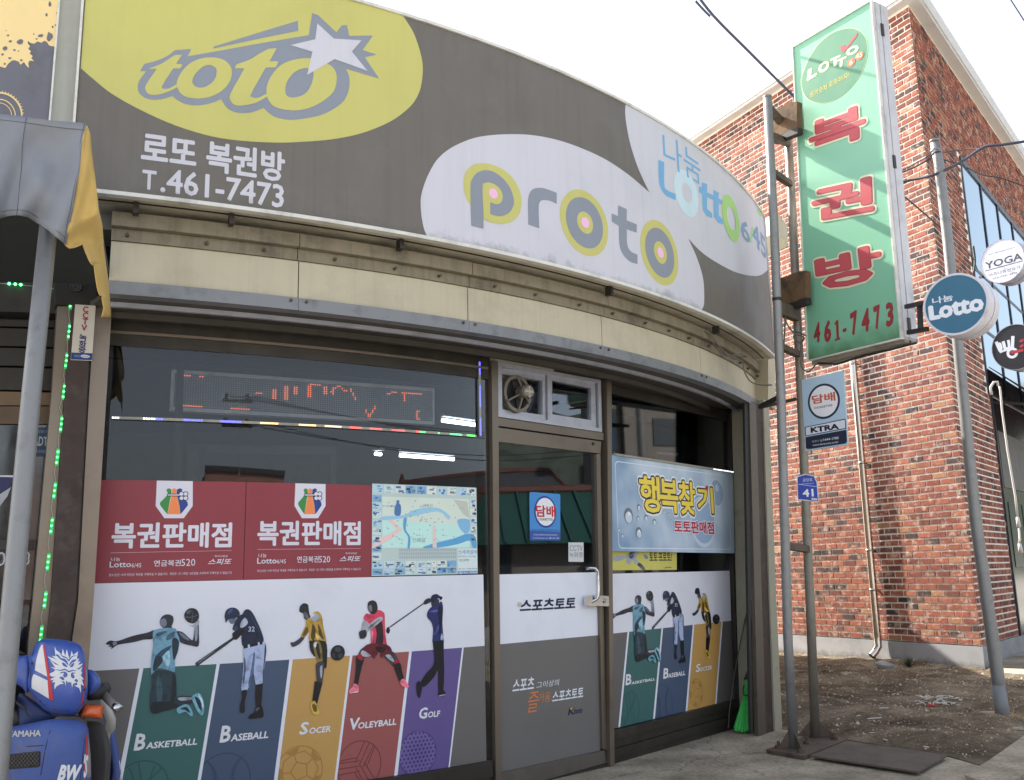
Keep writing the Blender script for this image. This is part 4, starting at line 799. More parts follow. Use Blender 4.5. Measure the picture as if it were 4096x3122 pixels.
def ballart(kind, surf, c, r, clip, o, parent):
    m_ = ink(*SLN[kind]); wd = .0055*r/.12
    def ln(a, b, w_=wd):
        a = Vector(a); b = Vector(b); d = (b-a).normalized()*w_/2; n = Vector((-d.y, d.x))
        prnt(surf, [tuple(c0+q) for c0, q in ((a, -n), (b, -n), (b, n), (a, n))], o, m_, parent, kind+'_ball_outline', px=False, clip=clip)
    def ring(c, r):
        prnt(surf, ell(c, r, n=40), o, m_, parent, kind+'_ball_outline', px=False, clip=clip, holes=[ell(c, r-wd, n=40)])
    def pt(a, k): return (c[0]+r*k*math.cos(a), c[1]+r*k*math.sin(a))
    if kind == 'golf':
        prnt(surf, ell(c, r, n=40), o, ink(110, 96, 150), parent, 'golf_ball_outline', px=False, clip=clip)
        ring(c, r)
        for i in range(-6, 7):
            for j in range(-6, 7):
                x = (i+.5*(j % 2))*r*.2; y = j*r*.175
                if math.hypot(x, y) < r*.93:
                    q = math.hypot(x, y)/r; s_q = 1-.45*q*q; prnt(surf, ell((c[0]+x, c[1]+y), r*.078*s_q, n=12), o+.0006, m_, parent, 'golf_ball_dimple', px=False, clip=clip)
        return
    ring(c, r)
    if kind == 'basketball':
        ln(pt(PI/2+.15, 1), pt(-PI/2+.2, .98)); ln(pt(.75, 1), pt(PI+.75, .99))
        for s in (1, -1):
            pts = [(c[0]+s*r*(.62+.33*math.cos(a)*-1)*1.0, c[1]+r*.85*math.sin(a)) for a in [-1.1+i*.22 for i in range(11)]]
            for a, b in zip(pts, pts[1:]): ln(a, b)
    elif kind == 'baseball':
        for s in (1, -1):
            pts = [(c[0]+s*r*(1.15-.85*math.cos(a)), c[1]+r*.95*math.sin(a)) for a in [-1.0+i*.1 for i in range(21)]]
            pts = [p for p in pts if math.hypot(p[0]-c[0], p[1]-c[1]) < r]
            for a, b in zip(pts, pts[1:]): ln(a, b, wd*.7)
            for p in pts[::1]: ln((p[0]-.013, p[1]-.006*s), (p[0]+.013, p[1]+.010*s), wd*.6)
    elif kind == 'soccer':
        f_ = [pt(PI/2+i*2*PI/5+.35, .38) for i in range(5)]
        for i in range(5):
            ln(f_[i], f_[(i+1) % 5]); a = PI/2+i*2*PI/5+.35; ln(f_[i], pt(a, .68))
            prnt(surf, [pt(a-.32, .97), pt(a-.2, .72), pt(a+.0, .66), pt(a+.2, .72), pt(a+.32, .97)], o, m_, parent, 'soccer_ball_patch', px=False, clip=clip)
            ln(pt(a-.2, .72), pt(a-.63, .8)); ln(pt(a+.2, .72), pt(a+.63, .8))
    else:
        f_ = [pt(PI/2+.1, .72), pt(-.15, .62), pt(-PI/2-.4, .78), pt(PI+.2, .7)]
        for k in range(3):
            for d in (-.14, 0.02, .18):
                a = PI/2-.5+k*2*PI/3; n = Vector((math.cos(a+PI/2), math.sin(a+PI/2)))*r*d*1.6
                p0 = Vector(c)+n*.8; p1 = Vector(pt(a, .95))+n*.9; ln(p0, p1)
            ln(pt(PI/2-.5+k*2*PI/3-.3, .95), pt(PI/2-.5+k*2*PI/3-.3-.9, .35))
# ---- left film
LF = thing('left_window_film', 'white and grey window film with five athletes over coloured stripes', 'window film', tuple(S_GLASS.mp(0, .2)))
zf1, zfm, zf0 = S_GLASS.un(373, 2335)[1], .838, .186
fa, fb = S_GLASS.un(352, 2335)[0], S_GLASS.un(1938, 2600)[0]
prnt(S_GLASS, rect(fa, zfm, fb, zf1), .001, ink(202, 203, 211, 1.3), LF, 'white_band', px=False)
prnt(S_GLASS, rect(fa, zf0, fb, zfm), .001, ink(102, 99, 97), LF, 'grey_band', px=False)
def ext(surf, p, q, zb=None, zt=None):   # line through photo points p (top) and q (bottom), cut at zb and zt
    a, b = surf.un(*p), surf.un(*q); f = lambda z: a[0]+(b[0]-a[0])*(z-a[1])/(b[1]-a[1]); return (f(zt), zt), (f(zb), zb)
LN = [((557, 2678), (482, 3062)), ((573, 2676), (500, 3062)), ((866, 2658), (790, 3122)), ((879, 2656), (803, 3122)), ((1157, 2641), (1095, 3122)), ((1171, 2638), (1110, 3122)), ((1399, 2627), (1337, 3122)), ((1409, 2625), (1347, 3122)), ((1636, 2606), (1575, 3109)), ((1647, 2604), (1589, 3107)), ((1848, 2587), (1794, 3062)), ((1855, 2586), (1800, 3061))]
BALL = {'basketball': ((1130, 1740), 1520), 'baseball': ((1790, 1680), 1458), 'soccer': ((395, 1605), 1402), 'volleyball': ((875, 1560), 1360), 'golf': ((1340, 1465), 1283)}
def stripes(surf, LN, kinds, zb, zt, parent, o, balls):
    E_ = [ext(surf, p, q, zb, zt) for p, q in LN]
    for i in range(0, len(E_), 2): prnt(surf, [E_[i][0], E_[i][1], E_[i+1][1], E_[i+1][0]], o+.0006, WHITE, parent, 'white_line', px=False)
    for i, k in enumerate(kinds):
        L_, R2 = E_[2*i+1], E_[2*i+2]
        prnt(surf, [L_[0], L_[1], R2[1], R2[0]], o+.001, ink(*SCOL[k]), parent, k+'_stripe', px=False)
        c, r = balls[k]; ballart(k, surf, c, r, halfplanes(L_[0], L_[1], R2[0], R2[1], zb, zt), o+.0018, parent)
bl = {}
for k, (c, top) in BALL.items():
    cv = Dp if k in ('basketball', 'baseball') else Ep; C_ = S_GLASS.un(*cv([c])[0]); Tp = S_GLASS.un(*cv([(c[0], top)])[0]); bl[k] = (C_, Tp[1]-C_[1])
stripes(S_GLASS, LN, ['basketball', 'baseball', 'soccer', 'volleyball', 'golf'], zf0, zfm, LF, .001, bl)
for k in ('basketball', 'baseball', 'soccer', 'volleyball', 'golf'): figure(k, S_GLASS, .004, LF)
W_ = ink(214, 214, 220)
for surf, par, rows in ((S_GLASS, LF, [('B', (534, 3004), (583, 2933)), ('ASKETBALL', (583, 2997), (789, 2953)), ('B', (877, 2972), (923, 2901)), ('ASEBALL', (922, 2967), (1073, 2924)), ('S', (1196, 2941), (1235, 2887)), ('OCER', (1236, 2937), (1322, 2903)), ('V', (1399, 2922), (1440, 2870)), ('OLEYBALL', (1431, 2917), (1584, 2874)), ('G', (1675, 2878), (1710, 2829)), ('OLF', (1711, 2872), (1760, 2842))]),):
    for t_, lb, rt in rows: text(surf, t_, lb, rt, .0035, W_, par, bold=.03, shear=.16)
# ---- right film
RF = thing('right_window_film', 'white and grey window film with three athletes, right of the door', 'window film', tuple(S_WIN.mp(.9, .2)))
zr1 = S_WIN.un(2919, 2284)[1]; ra1 = S_WIN.un(2922, 2450)[0]; ra0 = S_WIN.un(2424, 2292)[0]; rb0, rb1 = S_WIN.un(2435, 2924)[0], S_WIN.un(2940, 2797)[0]
prnt(S_WIN, [(ra0, .838), (ra1, .838), (S_WIN.un(2918, 2284)[0], zr1), (ra0, zr1)], .001, ink(200, 201, 209, 1.35), RF, 'white_band', px=False)
prnt(S_WIN, [(rb0, .218), (rb1, .218), (ra1, .838), (ra0-.01, .838)], .001, ink(96, 93, 92), RF, 'grey_band', px=False)
FN2 = [F1(*p)+F1(*q) for p, q in (((1018, 498), (945, 1255)), ((1032, 495), (960, 1252)), ((1290, 468), (1222, 1190)), ((1303, 465), (1238, 1185)), ((1540, 440), (1484, 1120)), ((1553, 437), (1498, 1115)), ((1770, 413), (1720, 1055)), ((1780, 412), (1732, 1052)))]
LN2 = [((a, b), (c, d)) for a, b, c, d in FN2]
bl2 = {}
for k, c, top in (('basketball', (1040, 1110), 975), ('baseball', (1300, 1075), 922), ('soccer', (1568, 980), 870)):
    C_ = S_WIN.un(*F1(*c)); Tp = S_WIN.un(*F1(c[0], top)); bl2[k] = (C_, (Tp[1]-C_[1])*1.05)
stripes(S_WIN, LN2, ['basketball', 'baseball', 'soccer'], .2185, .838, RF, .001, bl2)
def affine(base, A_, B_, Z1, Z2):
    cv = Dp if base == 'D' else Ep; g = lambda p: S_GLASS.un(*cv([p])[0]); h_ = lambda p: S_WIN.un(*F1(*p))
    a1, a2 = g(A_[0])[0], g(B_[0])[0]; b1, b2 = h_(A_[1])[0], h_(B_[1])[0]; z1, z2 = g(Z1[0])[1], g(Z2[0])[1]; y1, y2 = h_(Z1[1])[1], h_(Z2[1])[1]
    return lambda q: (b1+(q[0]-a1)*(b2-b1)/(a2-a1), y1+(q[1]-z1)*(y2-y1)/(z2-z1))
figure('basketball', S_WIN, .004, RF, affine('D', ((845, 590), (878, 368)), ((1590, 500), (1229, 330)), ((1533, 363), (1197, 205)), ((1615, 1160), (1245, 738))))
figure('baseball', S_WIN, .004, RF, affine('D', ((1562, 755), (1212, 472)), ((2128, 640), (1461, 350)), ((1850, 298), (1338, 163)), ((2000, 1186), (1410, 744))))
figure('soccer', S_WIN, .004, RF, affine('E', ((322, 590), (1535, 358)), ((698, 660), (1724, 393)), ((435, 263), (1585, 140)), ((540, 1150), (1635, 708))))
for t_, lb, rt in (('B', (1000, 922), (1045, 826)), ('ASKETBALL', (1047, 915), (1236, 858)), ('B', (1302, 870), (1342, 779)), ('ASEBALL', (1342, 863), (1477, 803)), ('S', (1563, 817), (1600, 746)), ('OCCER', (1600, 810), (1690, 760))):
    text(S_WIN, t_, F1(*lb), F1(*rt), .0035, W_, RF, bold=.03, shear=.16)
# ---------------------------------------------------------------- red lottery posters
RED = ink(138, 54, 64, 1.1); RW = ink(208, 206, 216)
zrt, zrb = S_GLASS.un(1100, 1932)[1], zf1+.002
G_ = lambda x, y: (x/2, 1560+y/2); G2 = lambda x, y: (1000+x/2, 1560+y/2)
SMALL = '청소년(만 19세 미만)은 복권을 구매하실 수 없습니다.  복권은 1인 1회당 10만원을 초과하여 구매하실 수 없습니다.'
def poster(pa_, pb_, g, xs, lab):
    a0, a1 = pa_, pb_
    t = thing('lottery_poster', lab, 'poster', tuple(S_GLASS.mp(a0, zrb)), 'red lottery shop posters')
    slab('sheet', S_GLASS, rect(a0, zrb, a1, zrt), .0005, .002, RED, t, px=False)
    X = lambda x, y: g(xs(x), y)
    sh = [S_GLASS.un(*X(x, y)) for x, y in ((1253, 760), (1541, 760), (1541, 930), (1470, 1028), (1315, 1028), (1245, 930))]
    sh[0] = (sh[0][0], zrt-.0005); sh[1] = (sh[1][0], zrt-.0005)
    prnt(S_GLASS, sh, .0028, RW, t, 'shield', px=False)
    for col, pts in (((52, 128, 62), [(1330, 800), (1352, 788), (1370, 798), (1372, 838), (1360, 880), (1338, 995), (1320, 975), (1282, 925), (1278, 905), (1345, 838)]),
                     ((222, 128, 72), [(1374, 798), (1394, 788), (1414, 798), (1412, 838), (1432, 920), (1443, 996), (1338, 996), (1360, 900), (1376, 838)]),
                     ((34, 60, 128), [(1416, 798), (1440, 788), (1460, 798), (1440, 838), (1500, 900), (1503, 925), (1462, 975), (1444, 996), (1434, 920), (1414, 838)])):
        prnt(S_GLASS, [X(*p) for p in pts], .0034, ink(*col, 1.25), t, 'money_bag')
    prnt(S_GLASS, [X(*p) for p in ((1336, 832), (1436, 832), (1436, 853), (1336, 853))], .004, NAVY, t, 'bag_tie'); prnt(S_GLASS, [X(*p) for p in ((1342, 838), (1436, 838), (1436, 847), (1342, 847))], .0044, RW, t, 'bag_tie')
    for dx, dy in ((-17, -17), (17, -17), (-17, 17), (17, 17)):
        c, r = circ_px(S_GLASS, X(1468+dx, 851+dy), [X(1468+dx, 851+dy+21)]); prnt(S_GLASS, ell(c, r, n=16), .0042, NAVY, t, 'clover', px=False)
    for dx, dy in ((-17, -17), (17, -17), (-17, 17), (17, 17)):
        c, r = circ_px(S_GLASS, X(1468+dx, 851+dy), [X(1468+dx, 851+dy+15)]); prnt(S_GLASS, ell(c, r, n=16), .0048, RW, t, 'clover', px=False)
    return t, X
def ptxt(t, s, lb, rt, bold=.0, shear=0, **k): return text(S_GLASS, s, lb, rt, .003, RW, t, bold=bold, shear=shear, **k)
aP0, aP1, aP2 = S_GLASS.un(352, 2100)[0], S_GLASS.un(977, 2200)[0], S_GLASS.un(1484, 2100)[0]
t, X = poster(aP0, aP1-.002, G_, lambda x: x, 'red lottery poster at the left end of the window, next to the steel jamb')
ptxt(t, '복권판매점', G_(887, 1272), G_(1858, 1062), .03)
prnt(S_GLASS, [G_(885, 1303), G_(1853, 1285), G_(1853, 1288), G_(885, 1307)], .003, ink(190, 150, 158), t, 'rule')
ptxt(t, '나눔', G_(888, 1372), G_(962, 1340)); ptxt(t, 'Lotto', G_(876, 1422), G_(1050, 1372), .012); ptxt(t, '6/45', G_(1052, 1422), G_(1131, 1386))
ptxt(t, '연금복권', G_(1230, 1414), G_(1447, 1360), .01); ptxt(t, '520', G_(1449, 1410), G_(1563, 1352)); ptxt(t, '즉석식복권', G_(1716, 1342), G_(1819, 1322)); ptxt(t, '스피또', G_(1662, 1400), G_(1853, 1350), .015, .3)
ptxt(t, SMALL, G_(870, 1497), G_(1857, 1452))
xs2 = lambda x: 355+(x-1245)*(603-355)/(1541-1245)
t, X = poster(aP1+.001, aP2, G2, xs2, 'red lottery poster in the middle of the window, left of the map')
ptxt(t, '복권판매점', G2(56, 1250), G2(885, 1052), .03)
prnt(S_GLASS, [G2(57, 1276), G2(882, 1269), G2(882, 1272), G2(57, 1280)], .003, ink(190, 150, 158), t, 'rule')
ptxt(t, '나눔', G2(66, 1342), G2(132, 1310)); ptxt(t, 'Lotto', G2(56, 1392), G2(213, 1344), .012); ptxt(t, '6/45', G2(215, 1390), G2(286, 1356))
ptxt(t, '연금복권', G2(374, 1384), G2(548, 1330), .01); ptxt(t, '520', G2(550, 1382), G2(640, 1330)); ptxt(t, '즉석식복권', G2(762, 1318), G2(852, 1300)); ptxt(t, '스피또', G2(715, 1376), G2(885, 1328), .015, .3)
ptxt(t, SMALL, G2(56, 1462), G2(888, 1424))
# ---------------------------------------------------------------- map poster
MP = thing('map_poster', 'pale blue town map surrounded by small adverts, right of the red posters', 'map', tuple(S_GLASS.mp(aP2, zrb)))
am0, am1 = S_GLASS.un(1487, 2100)[0], S_GLASS.un(1907, 2100)[0]; zm1 = S_GLASS.un(1480, 1935)[1]; zm0 = zrb+.004
slab('sheet', S_GLASS, rect(am0, zm0, am1, zm1), .0005, .002, ink(196, 214, 208, 1.0), MP, px=False)
def mq(x, y): return (am0+(am1-am0)*x, zm0+(zm1-zm0)*y)
def mpr(pts, col, o=.0026, nm='map_area', sm=0): prnt(S_GLASS, [mq(*p[:2])+tuple(p[2:]) for p in pts], o, ink(*col), MP, nm, px=False, sm=sm)
mpr([(.09, .30), (.92, .30), (.92, .86), (.09, .86)], (206, 218, 205)); mpr([(.09, .30), (.92, .30), (.92, .55), (.09, .6)], (188, 226, 218), .0028)
mpr([(.09, .6), (.3, .63), (.6, .71), (.7, .62), (.72, .66), (.6, .75), (.4, .73), (.28, .66), (.09, .64)], (150, 196, 218), .0031, 'river', 3)
mpr([(.28, .62), (.31, .62), (.30, .5), (.34, .42), (.335, .3), (.315, .3), (.32, .42), (.28, .5)], (96, 156, 200), .0033, 'river', 3)
mpr([(.45, .3), (.6, .36), (.75, .4), (.9, .46), (.98, .42), (.99, .3), (.95, .3), (.92, .38), (.8, .34), (.6, .3)], (92, 160, 206), .0033, 'river', 3)
mpr([(.8, .62), (.92, .62), (.92, .5), (.88, .46), (.82, .52)], (128, 178, 214), .0032, 'lake', 3); mpr([(.76, .85), (.9, .83), (.92, .64), (.86, .68)], (186, 192, 178), .0032)
mpr([(.0, .33), (.1, .42), (.22, .5), (.14, .6), (.17, .61), (.27, .5), (.15, .38), (.0, .29)], (226, 196, 190), .0033, 'main_street'); mpr([(.55, .55), (.58, .55), (.59, .3), (.55, .3)], (222, 200, 192), .0033, 'main_street')
rr_ = random.Random(3)
def ad(x0, y0, x1, y1):
    bc = rr_.choice([(198, 214, 214), (176, 206, 220), (214, 220, 214), (120, 168, 204), (206, 214, 218)])
    mpr([(x0, y0), (x1, y0), (x1, y1), (x0, y1)], bc, .003, 'advert')
    for _ in range(5):
        w2 = (x1-x0)*rr_.uniform(.15, .5); h2 = (y1-y0)*rr_.uniform(.08, .35); xx = rr_.uniform(x0, x1-w2); yy = rr_.uniform(y0, y1-h2)
        mpr([(xx, yy), (xx+w2, yy), (xx+w2, yy+h2), (xx, yy+h2)], rr_.choice([(58, 66, 84), (84, 140, 190), (120, 124, 128), (160, 180, 190), (60, 110, 170)]), .0034+.0001*_, 'advert')
for i in range(10): ad(.005+i*.099, .9, .095+i*.099, .99)
for i in range(8): ad(.005, .17+i*.09, .082, .245+i*.09)
for i in range(5): ad(.93, .37+i*.1, .995, .455+i*.1)
for i in range(8): ad(.005+i*.098, .01, .095+i*.098, .075)
for i in range(8): ad(.005+i*.098, .085, .095+i*.098, .155)
for i in range(70):
    x = rr_.uniform(.12, .88); y = rr_.uniform(.33, .82); mpr([(x, y), (x+rr_.uniform(.004, .02), y), (x+.01, y+.008), (x, y+.01)], rr_.choice([(96, 130, 150), (120, 160, 196), (150, 150, 150)]), .0036, 'map_mark')
for i in range(26):
    for j in range(3): mpr([(.24+i*.021, .18+j*.04), (.256+i*.021, .18+j*.04), (.256+i*.021, .21+j*.04), (.24+i*.021, .21+j*.04)], (168, 180, 184), .0034, 'map_index')
mpr([(.795, .012), (.995, .012), (.995, .29), (.795, .29)], (208, 222, 222), .0036, 'advert'); mpr([(.795, .0), (.995, .0), (.995, .035), (.795, .035)], (86, 140, 190), .004, 'advert')
for s, x0, y0, x1, y1, c in (('신세계설비', .8, .225, .99, .275, (64, 128, 178)), ('막힌 하수구 / 변기 뚫는', .8, .19, .985, .208, (70, 80, 92)), ('미스터박!', .81, .14, .91, .172, (40, 44, 56)), ('친절 · 정직 · 고객만족 완벽해결', .8, .05, .99, .066, (50, 60, 80)), ('☎461-0004', .8, .0, .99, .032, (220, 228, 232)), ('인제읍', .36, .36, .48, .41, (130, 150, 150)), ('원통리', .46, .755, .55, .79, (150, 160, 166)), ('포기하지마세요', .09, .745, .21, .765, (84, 140, 186)), ('435-8828', .24, .085, .33, .105, (70, 130, 180)), ('홍천크레인', .64, .055, .77, .075, (50, 60, 70))):
    text(S_GLASS, s, mq(x0, y0), mq(x1, y1), .0044, ink(*c), MP, px=False, bold=.0)
mpr([(.2, .66), (.25, .66), (.255, .76), (.24, .79), (.24, .82), (.215, .82), (.215, .79), (.2, .74)], (74, 116, 166), .0042, 'advert_figure', 3)
# ---------------------------------------------------------------- banner right of the door
BN = thing('bubble_banner', 'light blue banner with yellow Korean letters and water drops on the right window', 'banner', tuple(S_WIN.mp(.9, 1.4)))
bq = [S_WIN.un(2423, 2206), S_WIN.un(2917, 2215), S_WIN.un(2911, 1895), S_WIN.un(2422, 1822)]
m = bpy.data.materials.new('banner_print'); m.use_nodes = True; N = m.node_tree.nodes; L = m.node_tree.links; b_ = N['Principled BSDF']; b_.inputs['Roughness'].default_value = .4
g_ = N.new('ShaderNodeNewGeometry'); n_ = N.new('ShaderNodeTexNoise'); n_.inputs['Scale'].default_value = 1.6; n_.inputs['Detail'].default_value = 3; L.new(g_.outputs['Position'], n_.inputs['Vector'])
r_ = N.new('ShaderNodeValToRGB'); r_.color_ramp.elements[0].position = .36; r_.color_ramp.elements[0].color = (*P(116, 146, 176, 1.15), 1); r_.color_ramp.elements[1].position = .62; r_.color_ramp.elements[1].color = (*P(190, 206, 220, 1.15), 1); L.new(n_.outputs['Fac'], r_.inputs[0]); L.new(r_.outputs[0], b_.inputs['Base Color'])
slab('sheet', S_WIN, bq, .045, .05, m, BN, px=False)
H1 = lambda x, y: (2000+x/2, 1560+y/2)
slab('hem', S_WIN, [H1(860, 512), H1(1818, 655), H1(1818, 672), H1(860, 530)], .0505, .056, mat('banner_led_rail', P(150, 146, 130), .5), BN)
il = [S_WIN.un(*H1(*p)) for p in ((858, 560), (1802, 690), (1812, 1278), (868, 1248))]
ix0, ix1 = il[0][0]+.03, il[1][0]-.01; iz0, iz1 = il[3][1], il[0][1]-.03
def rrect(x0, y0, x1, y1, r, n=5):
    o = []
    for cx, cy, a0_ in ((x1-r, y0+r, -PI/2), (x1-r, y1-r, 0), (x0+r, y1-r, PI/2), (x0+r, y0+r, PI)):
        o += [(cx+r*math.cos(a0_+i*PI/2/n), cy+r*math.sin(a0_+i*PI/2/n)) for i in range(n+1)]
    return o
zb0, zb1 = min(bq[0][1], bq[1][1]), min(bq[2][1], bq[3][1])
prnt(S_WIN, rrect(ix0-.01, zb0+.03, bq[1][0]-.05, zb1-.03, .04), .0508, ink(214, 222, 230), BN, 'border_line', px=False, holes=[rrect(ix0-.004, zb0+.036, bq[1][0]-.056, zb1-.036, .035)])
for i, (c, e, col) in enumerate((((1580, 1060), (1580, 860), (196, 208, 222)), ((1580, 1050), (1580, 872), (150, 174, 200)), ((1690, 830), (1690, 715), (198, 210, 222)), ((1690, 828), (1690, 728), (148, 172, 196)), ((1690, 790), (1690, 760), (190, 204, 218)))):
    cc, rr = circ_px(S_WIN, H1(*c), [H1(*e)]); prnt(S_WIN, ell(cc, rr), .051+i*.0003, ink(*col), BN, 'bubble', px=False)
for x, y, r in ((980, 1010, 62), (1063, 945, 26), (1057, 1032, 20), (1122, 1030, 27), (1188, 1062, 26), (1063, 1145, 44), (903, 1122, 15), (930, 1170, 17), (1265, 982, 14), (1303, 1000, 14), (1198, 1010, 9), (1322, 1052, 11), (1296, 1042, 9)):
    cc, rr = circ_px(S_WIN, H1(x, y), [H1(x, y-r)])
    prnt(S_WIN, ell(cc, rr*1.0, rr), .053, ink(104, 112, 124), BN, 'drop', px=False); prnt(S_WIN, ell((cc[0], cc[1]-rr*.22), rr*.8, rr*.72), .0533, ink(190, 202, 216), BN, 'drop', px=False)
    prnt(S_WIN, ell((cc[0]+rr*.1, cc[1]+rr*.25), rr*.28), .0536, ink(226, 232, 238), BN, 'drop', px=False)
chs = (('행', (1072, 980), (1222, 705)), ('복', (1235, 985), (1368, 730)), ('찾', (1388, 1000), (1505, 745)), ('기', (1535, 985), (1652, 790)))
def blob(surf, txt, lb, rt, o, m_, parent, k, bw=.014):
    """thick rounded outline: the letters repeated around a small circle"""
    for j in range(10):
        d = (k*math.cos(j*PI/5), k*math.sin(j*PI/5)); A_, B_ = surf.un(*lb), surf.un(*rt)
        text(surf, txt, (A_[0]+d[0], A_[1]+d[1]), (B_[0]+d[0], B_[1]+d[1]), o+.00005*j, m_, parent, px=False, bold=bw)
for c, lb, rt in chs:
    blob(S_WIN, c, H1(*lb), H1(*rt), .0545, ink(222, 226, 234), BN, .030); blob(S_WIN, c, H1(*lb), H1(*rt), .0555, ink(30, 26, 52), BN, .0145)
    blob(S_WIN, c, H1(*lb), H1(*rt), .0565, ink(232, 206, 78), BN, .0015, .022)
hc = S_WIN.un(*H1(1605, 792)); hr = .02
prnt(S_WIN, [(hc[0], hc[1]-1.5*hr), (hc[0]+1.3*hr, hc[1]+.2*hr), (hc[0]+1.1*hr, hc[1]+.9*hr), (hc[0]+.5*hr, hc[1]+1.1*hr), (hc[0], hc[1]+.6*hr), (hc[0]-.5*hr, hc[1]+1.1*hr), (hc[0]-1.1*hr, hc[1]+.9*hr), (hc[0]-1.3*hr, hc[1]+.2*hr)], .058, ink(190, 44, 70), BN, 'heart', px=False)
blob(S_WIN, '토토판매점', H1(1347, 1146), H1(1658, 1062), .0545, ink(216, 222, 232), BN, .010); blob(S_WIN, '토토판매점', H1(1347, 1146), H1(1658, 1062), .0556, ink(176, 36, 62), BN, .002)
# yellow poster under the banner
YP = thing('yellow_poster', 'yellow toto poster showing under the bubble banner', 'poster', tuple(S_WIN.mp(.4, 1.26)))
slab('sheet', S_WIN, [H1(848, 1444), H1(1415, 1440), H1(1415, 1285), H1(848, 1270)], -.004, -.001, ink(196, 190, 96), YP)
text(S_WIN, '토토·프로토!', H1(1196, 1372), H1(1372, 1302), 0, BLACK, YP, bold=.02); text(S_WIN, 'proto', H1(1322, 1432), H1(1370, 1415), 0, BLACK, YP, bold=.02)
for col, pts in (((150, 160, 176), [(905, 1345), (940, 1325), (1000, 1330), (1040, 1300), (1100, 1298), (1090, 1350), (1120, 1385), (1160, 1430), (1150, 1440), (1090, 1395), (1060, 1360), (1040, 1395), (1010, 1380), (1015, 1345), (950, 1370), (915, 1368)]), ((52, 60, 84), [(1040, 1300), (1080, 1300), (1060, 1350), (1030, 1340)]), ((44, 48, 66), [(1120, 1385), (1160, 1430), (1140, 1438), (1100, 1400)]), ((110, 130, 160), [(1150, 1320), (1178, 1325), (1185, 1350), (1160, 1352)]), ((206, 210, 216), [(862, 1365), (886, 1365), (886, 1392), (862, 1392)])):
    prnt(S_WIN, [H1(*p) for p in pts], .0004, ink(*col), YP, 'player_print', sm=3)
# stickers on the door
def smark(name, lab, cat, surf, pts, th=.002, o=.0095, m=None): t = thing(name, lab, cat, tuple(surf.mp(surf.un(*pts[0])[0], surf.un(*pts[0])[1]))); slab('sheet', surf, pts, o-th, o, m, t); return t
TS = smark('tobacco_sign', 'blue cigarettes sign with a white circle stuck on the door glass', 'sign', S_DOOR, [H1(232, 1205), H1(228, 835), H1(236, 818), H1(466, 835), H1(474, 845), H1(474, 1208)], m=ink(66, 134, 196))
prnt(S_DOOR, [H1(232, 1205), H1(230, 1126), H1(474, 1138), H1(474, 1208)], .0105, ink(50, 82, 158), TS, 'lower_band')
cc, rr = circ_px(S_DOOR, H1(354, 977), [H1(354, 850), H1(354, 1104)]); prnt(S_DOOR, ell(cc, rr), .0108, ink(40, 52, 140), TS, 'ring', px=False); prnt(S_DOOR, ell(cc, rr*.88), .0112, ink(220, 222, 226), TS, 'disc', px=False)
text(S_DOOR, '담배', H1(278, 1018), H1(432, 930), .0118, ink(180, 40, 52), TS, bold=.03); text(S_DOOR, 'CIGARETTES', H1(297, 1046), H1(413, 1030), .0118, BLACK, TS, bold=.01)
text(S_DOOR, '19세미만 청소년에게는 담배를 판매하지 않습니다', H1(244, 1126), H1(466, 1120), .0118, BLACK, TS); text(S_DOOR, '(사)한국담배판매인회중앙회 콜센터', H1(258, 1168), H1(448, 1157), .0118, ink(206, 214, 230), TS); text(S_DOOR, 'www.ktranews.co.kr ☎1644-1785', H1(250, 1192), H1(463, 1182), .0118, ink(214, 220, 234), TS, bold=.01)
CS = smark('cctv_sticker', 'small white cctv notice stuck on the door glass above the handle', 'sticker', S_DOOR, [H1(540, 1376), H1(540, 1222), H1(660, 1222), H1(661, 1378)], m=ink(196, 198, 200))
text(S_DOOR, 'CCTV', H1(548, 1290), H1(652, 1246), .0105, ink(112, 114, 118), CS); text(S_DOOR, '녹화중', H1(546, 1342), H1(654, 1300), .0105, ink(112, 114, 118), CS, bold=.0)
# ---------------------------------------------------------------- LED message board inside the window
pA, pB = S_GLASS.mp(S_GLASS.un(683, 1560)[0], 0, -.3), S_GLASS.mp(S_GLASS.un(1733, 1620)[0], 0, -.25)
S_LED = Plane((pA.x, pA.y), (pB.x, pB.y))
LB = thing('led_board', 'long dotted led message board hanging behind the left window', 'display', tuple(S_LED.mp(.7, 2.1)))
q = [S_LED.un(*p) for p in ((683, 1648), (1737, 1696), (1732, 1550), (686, 1482))]
x0, x1 = q[0][0], q[1][0]; y0, y1 = (q[0][1]+q[1][1])/2, (q[2][1]+q[3][1])/2
slab('board_face', S_LED, rect(x0+.012, y0+.02, x1-.012, y1-.02), -.05, -.004, mat('led_face', P(146, 150, 156), .5, var=.05), LB, px=False)
slab('board_frame', S_LED, rect(x0, y0, x1, y1), -.055, .006, mat('led_frame', P(240, 244, 244), .4), LB, px=False, holes=[rect(x0+.012, y0+.02, x1-.012, y1-.02)])
DM = mat('led_dot_off', P(214, 216, 218), .4); mb = MB(); NX, NY = 112, 15; sx, sy = (x1-x0-.03)/NX, (y1-y0-.05)/NY
lit = {}
def L_(x, y): lit[(x, y)] = 1
for x in range(0, 5): L_(x+1, 14)
for x in (8, 9): L_(x+1, 14)
for x in range(0, 10): L_(x+1, 0)
for x in range(22, 30): L_(x, 0)
for x in (32, 33, 34): L_(x, 8)
for x in (39, 40): [L_(x, y) for y in range(6, 11)]
for x in (44, 45): [L_(x, y) for y in range(6, 13)]
for x in (48, 49): [L_(x, y) for y in range(9, 13)]
for x in (54, 55): [L_(x, y) for y in range(8, 14)]
for x in range(55, 60): L_(x, 14)
for x in (61, 62, 65): [L_(x, y) for y in range(10, 14)]
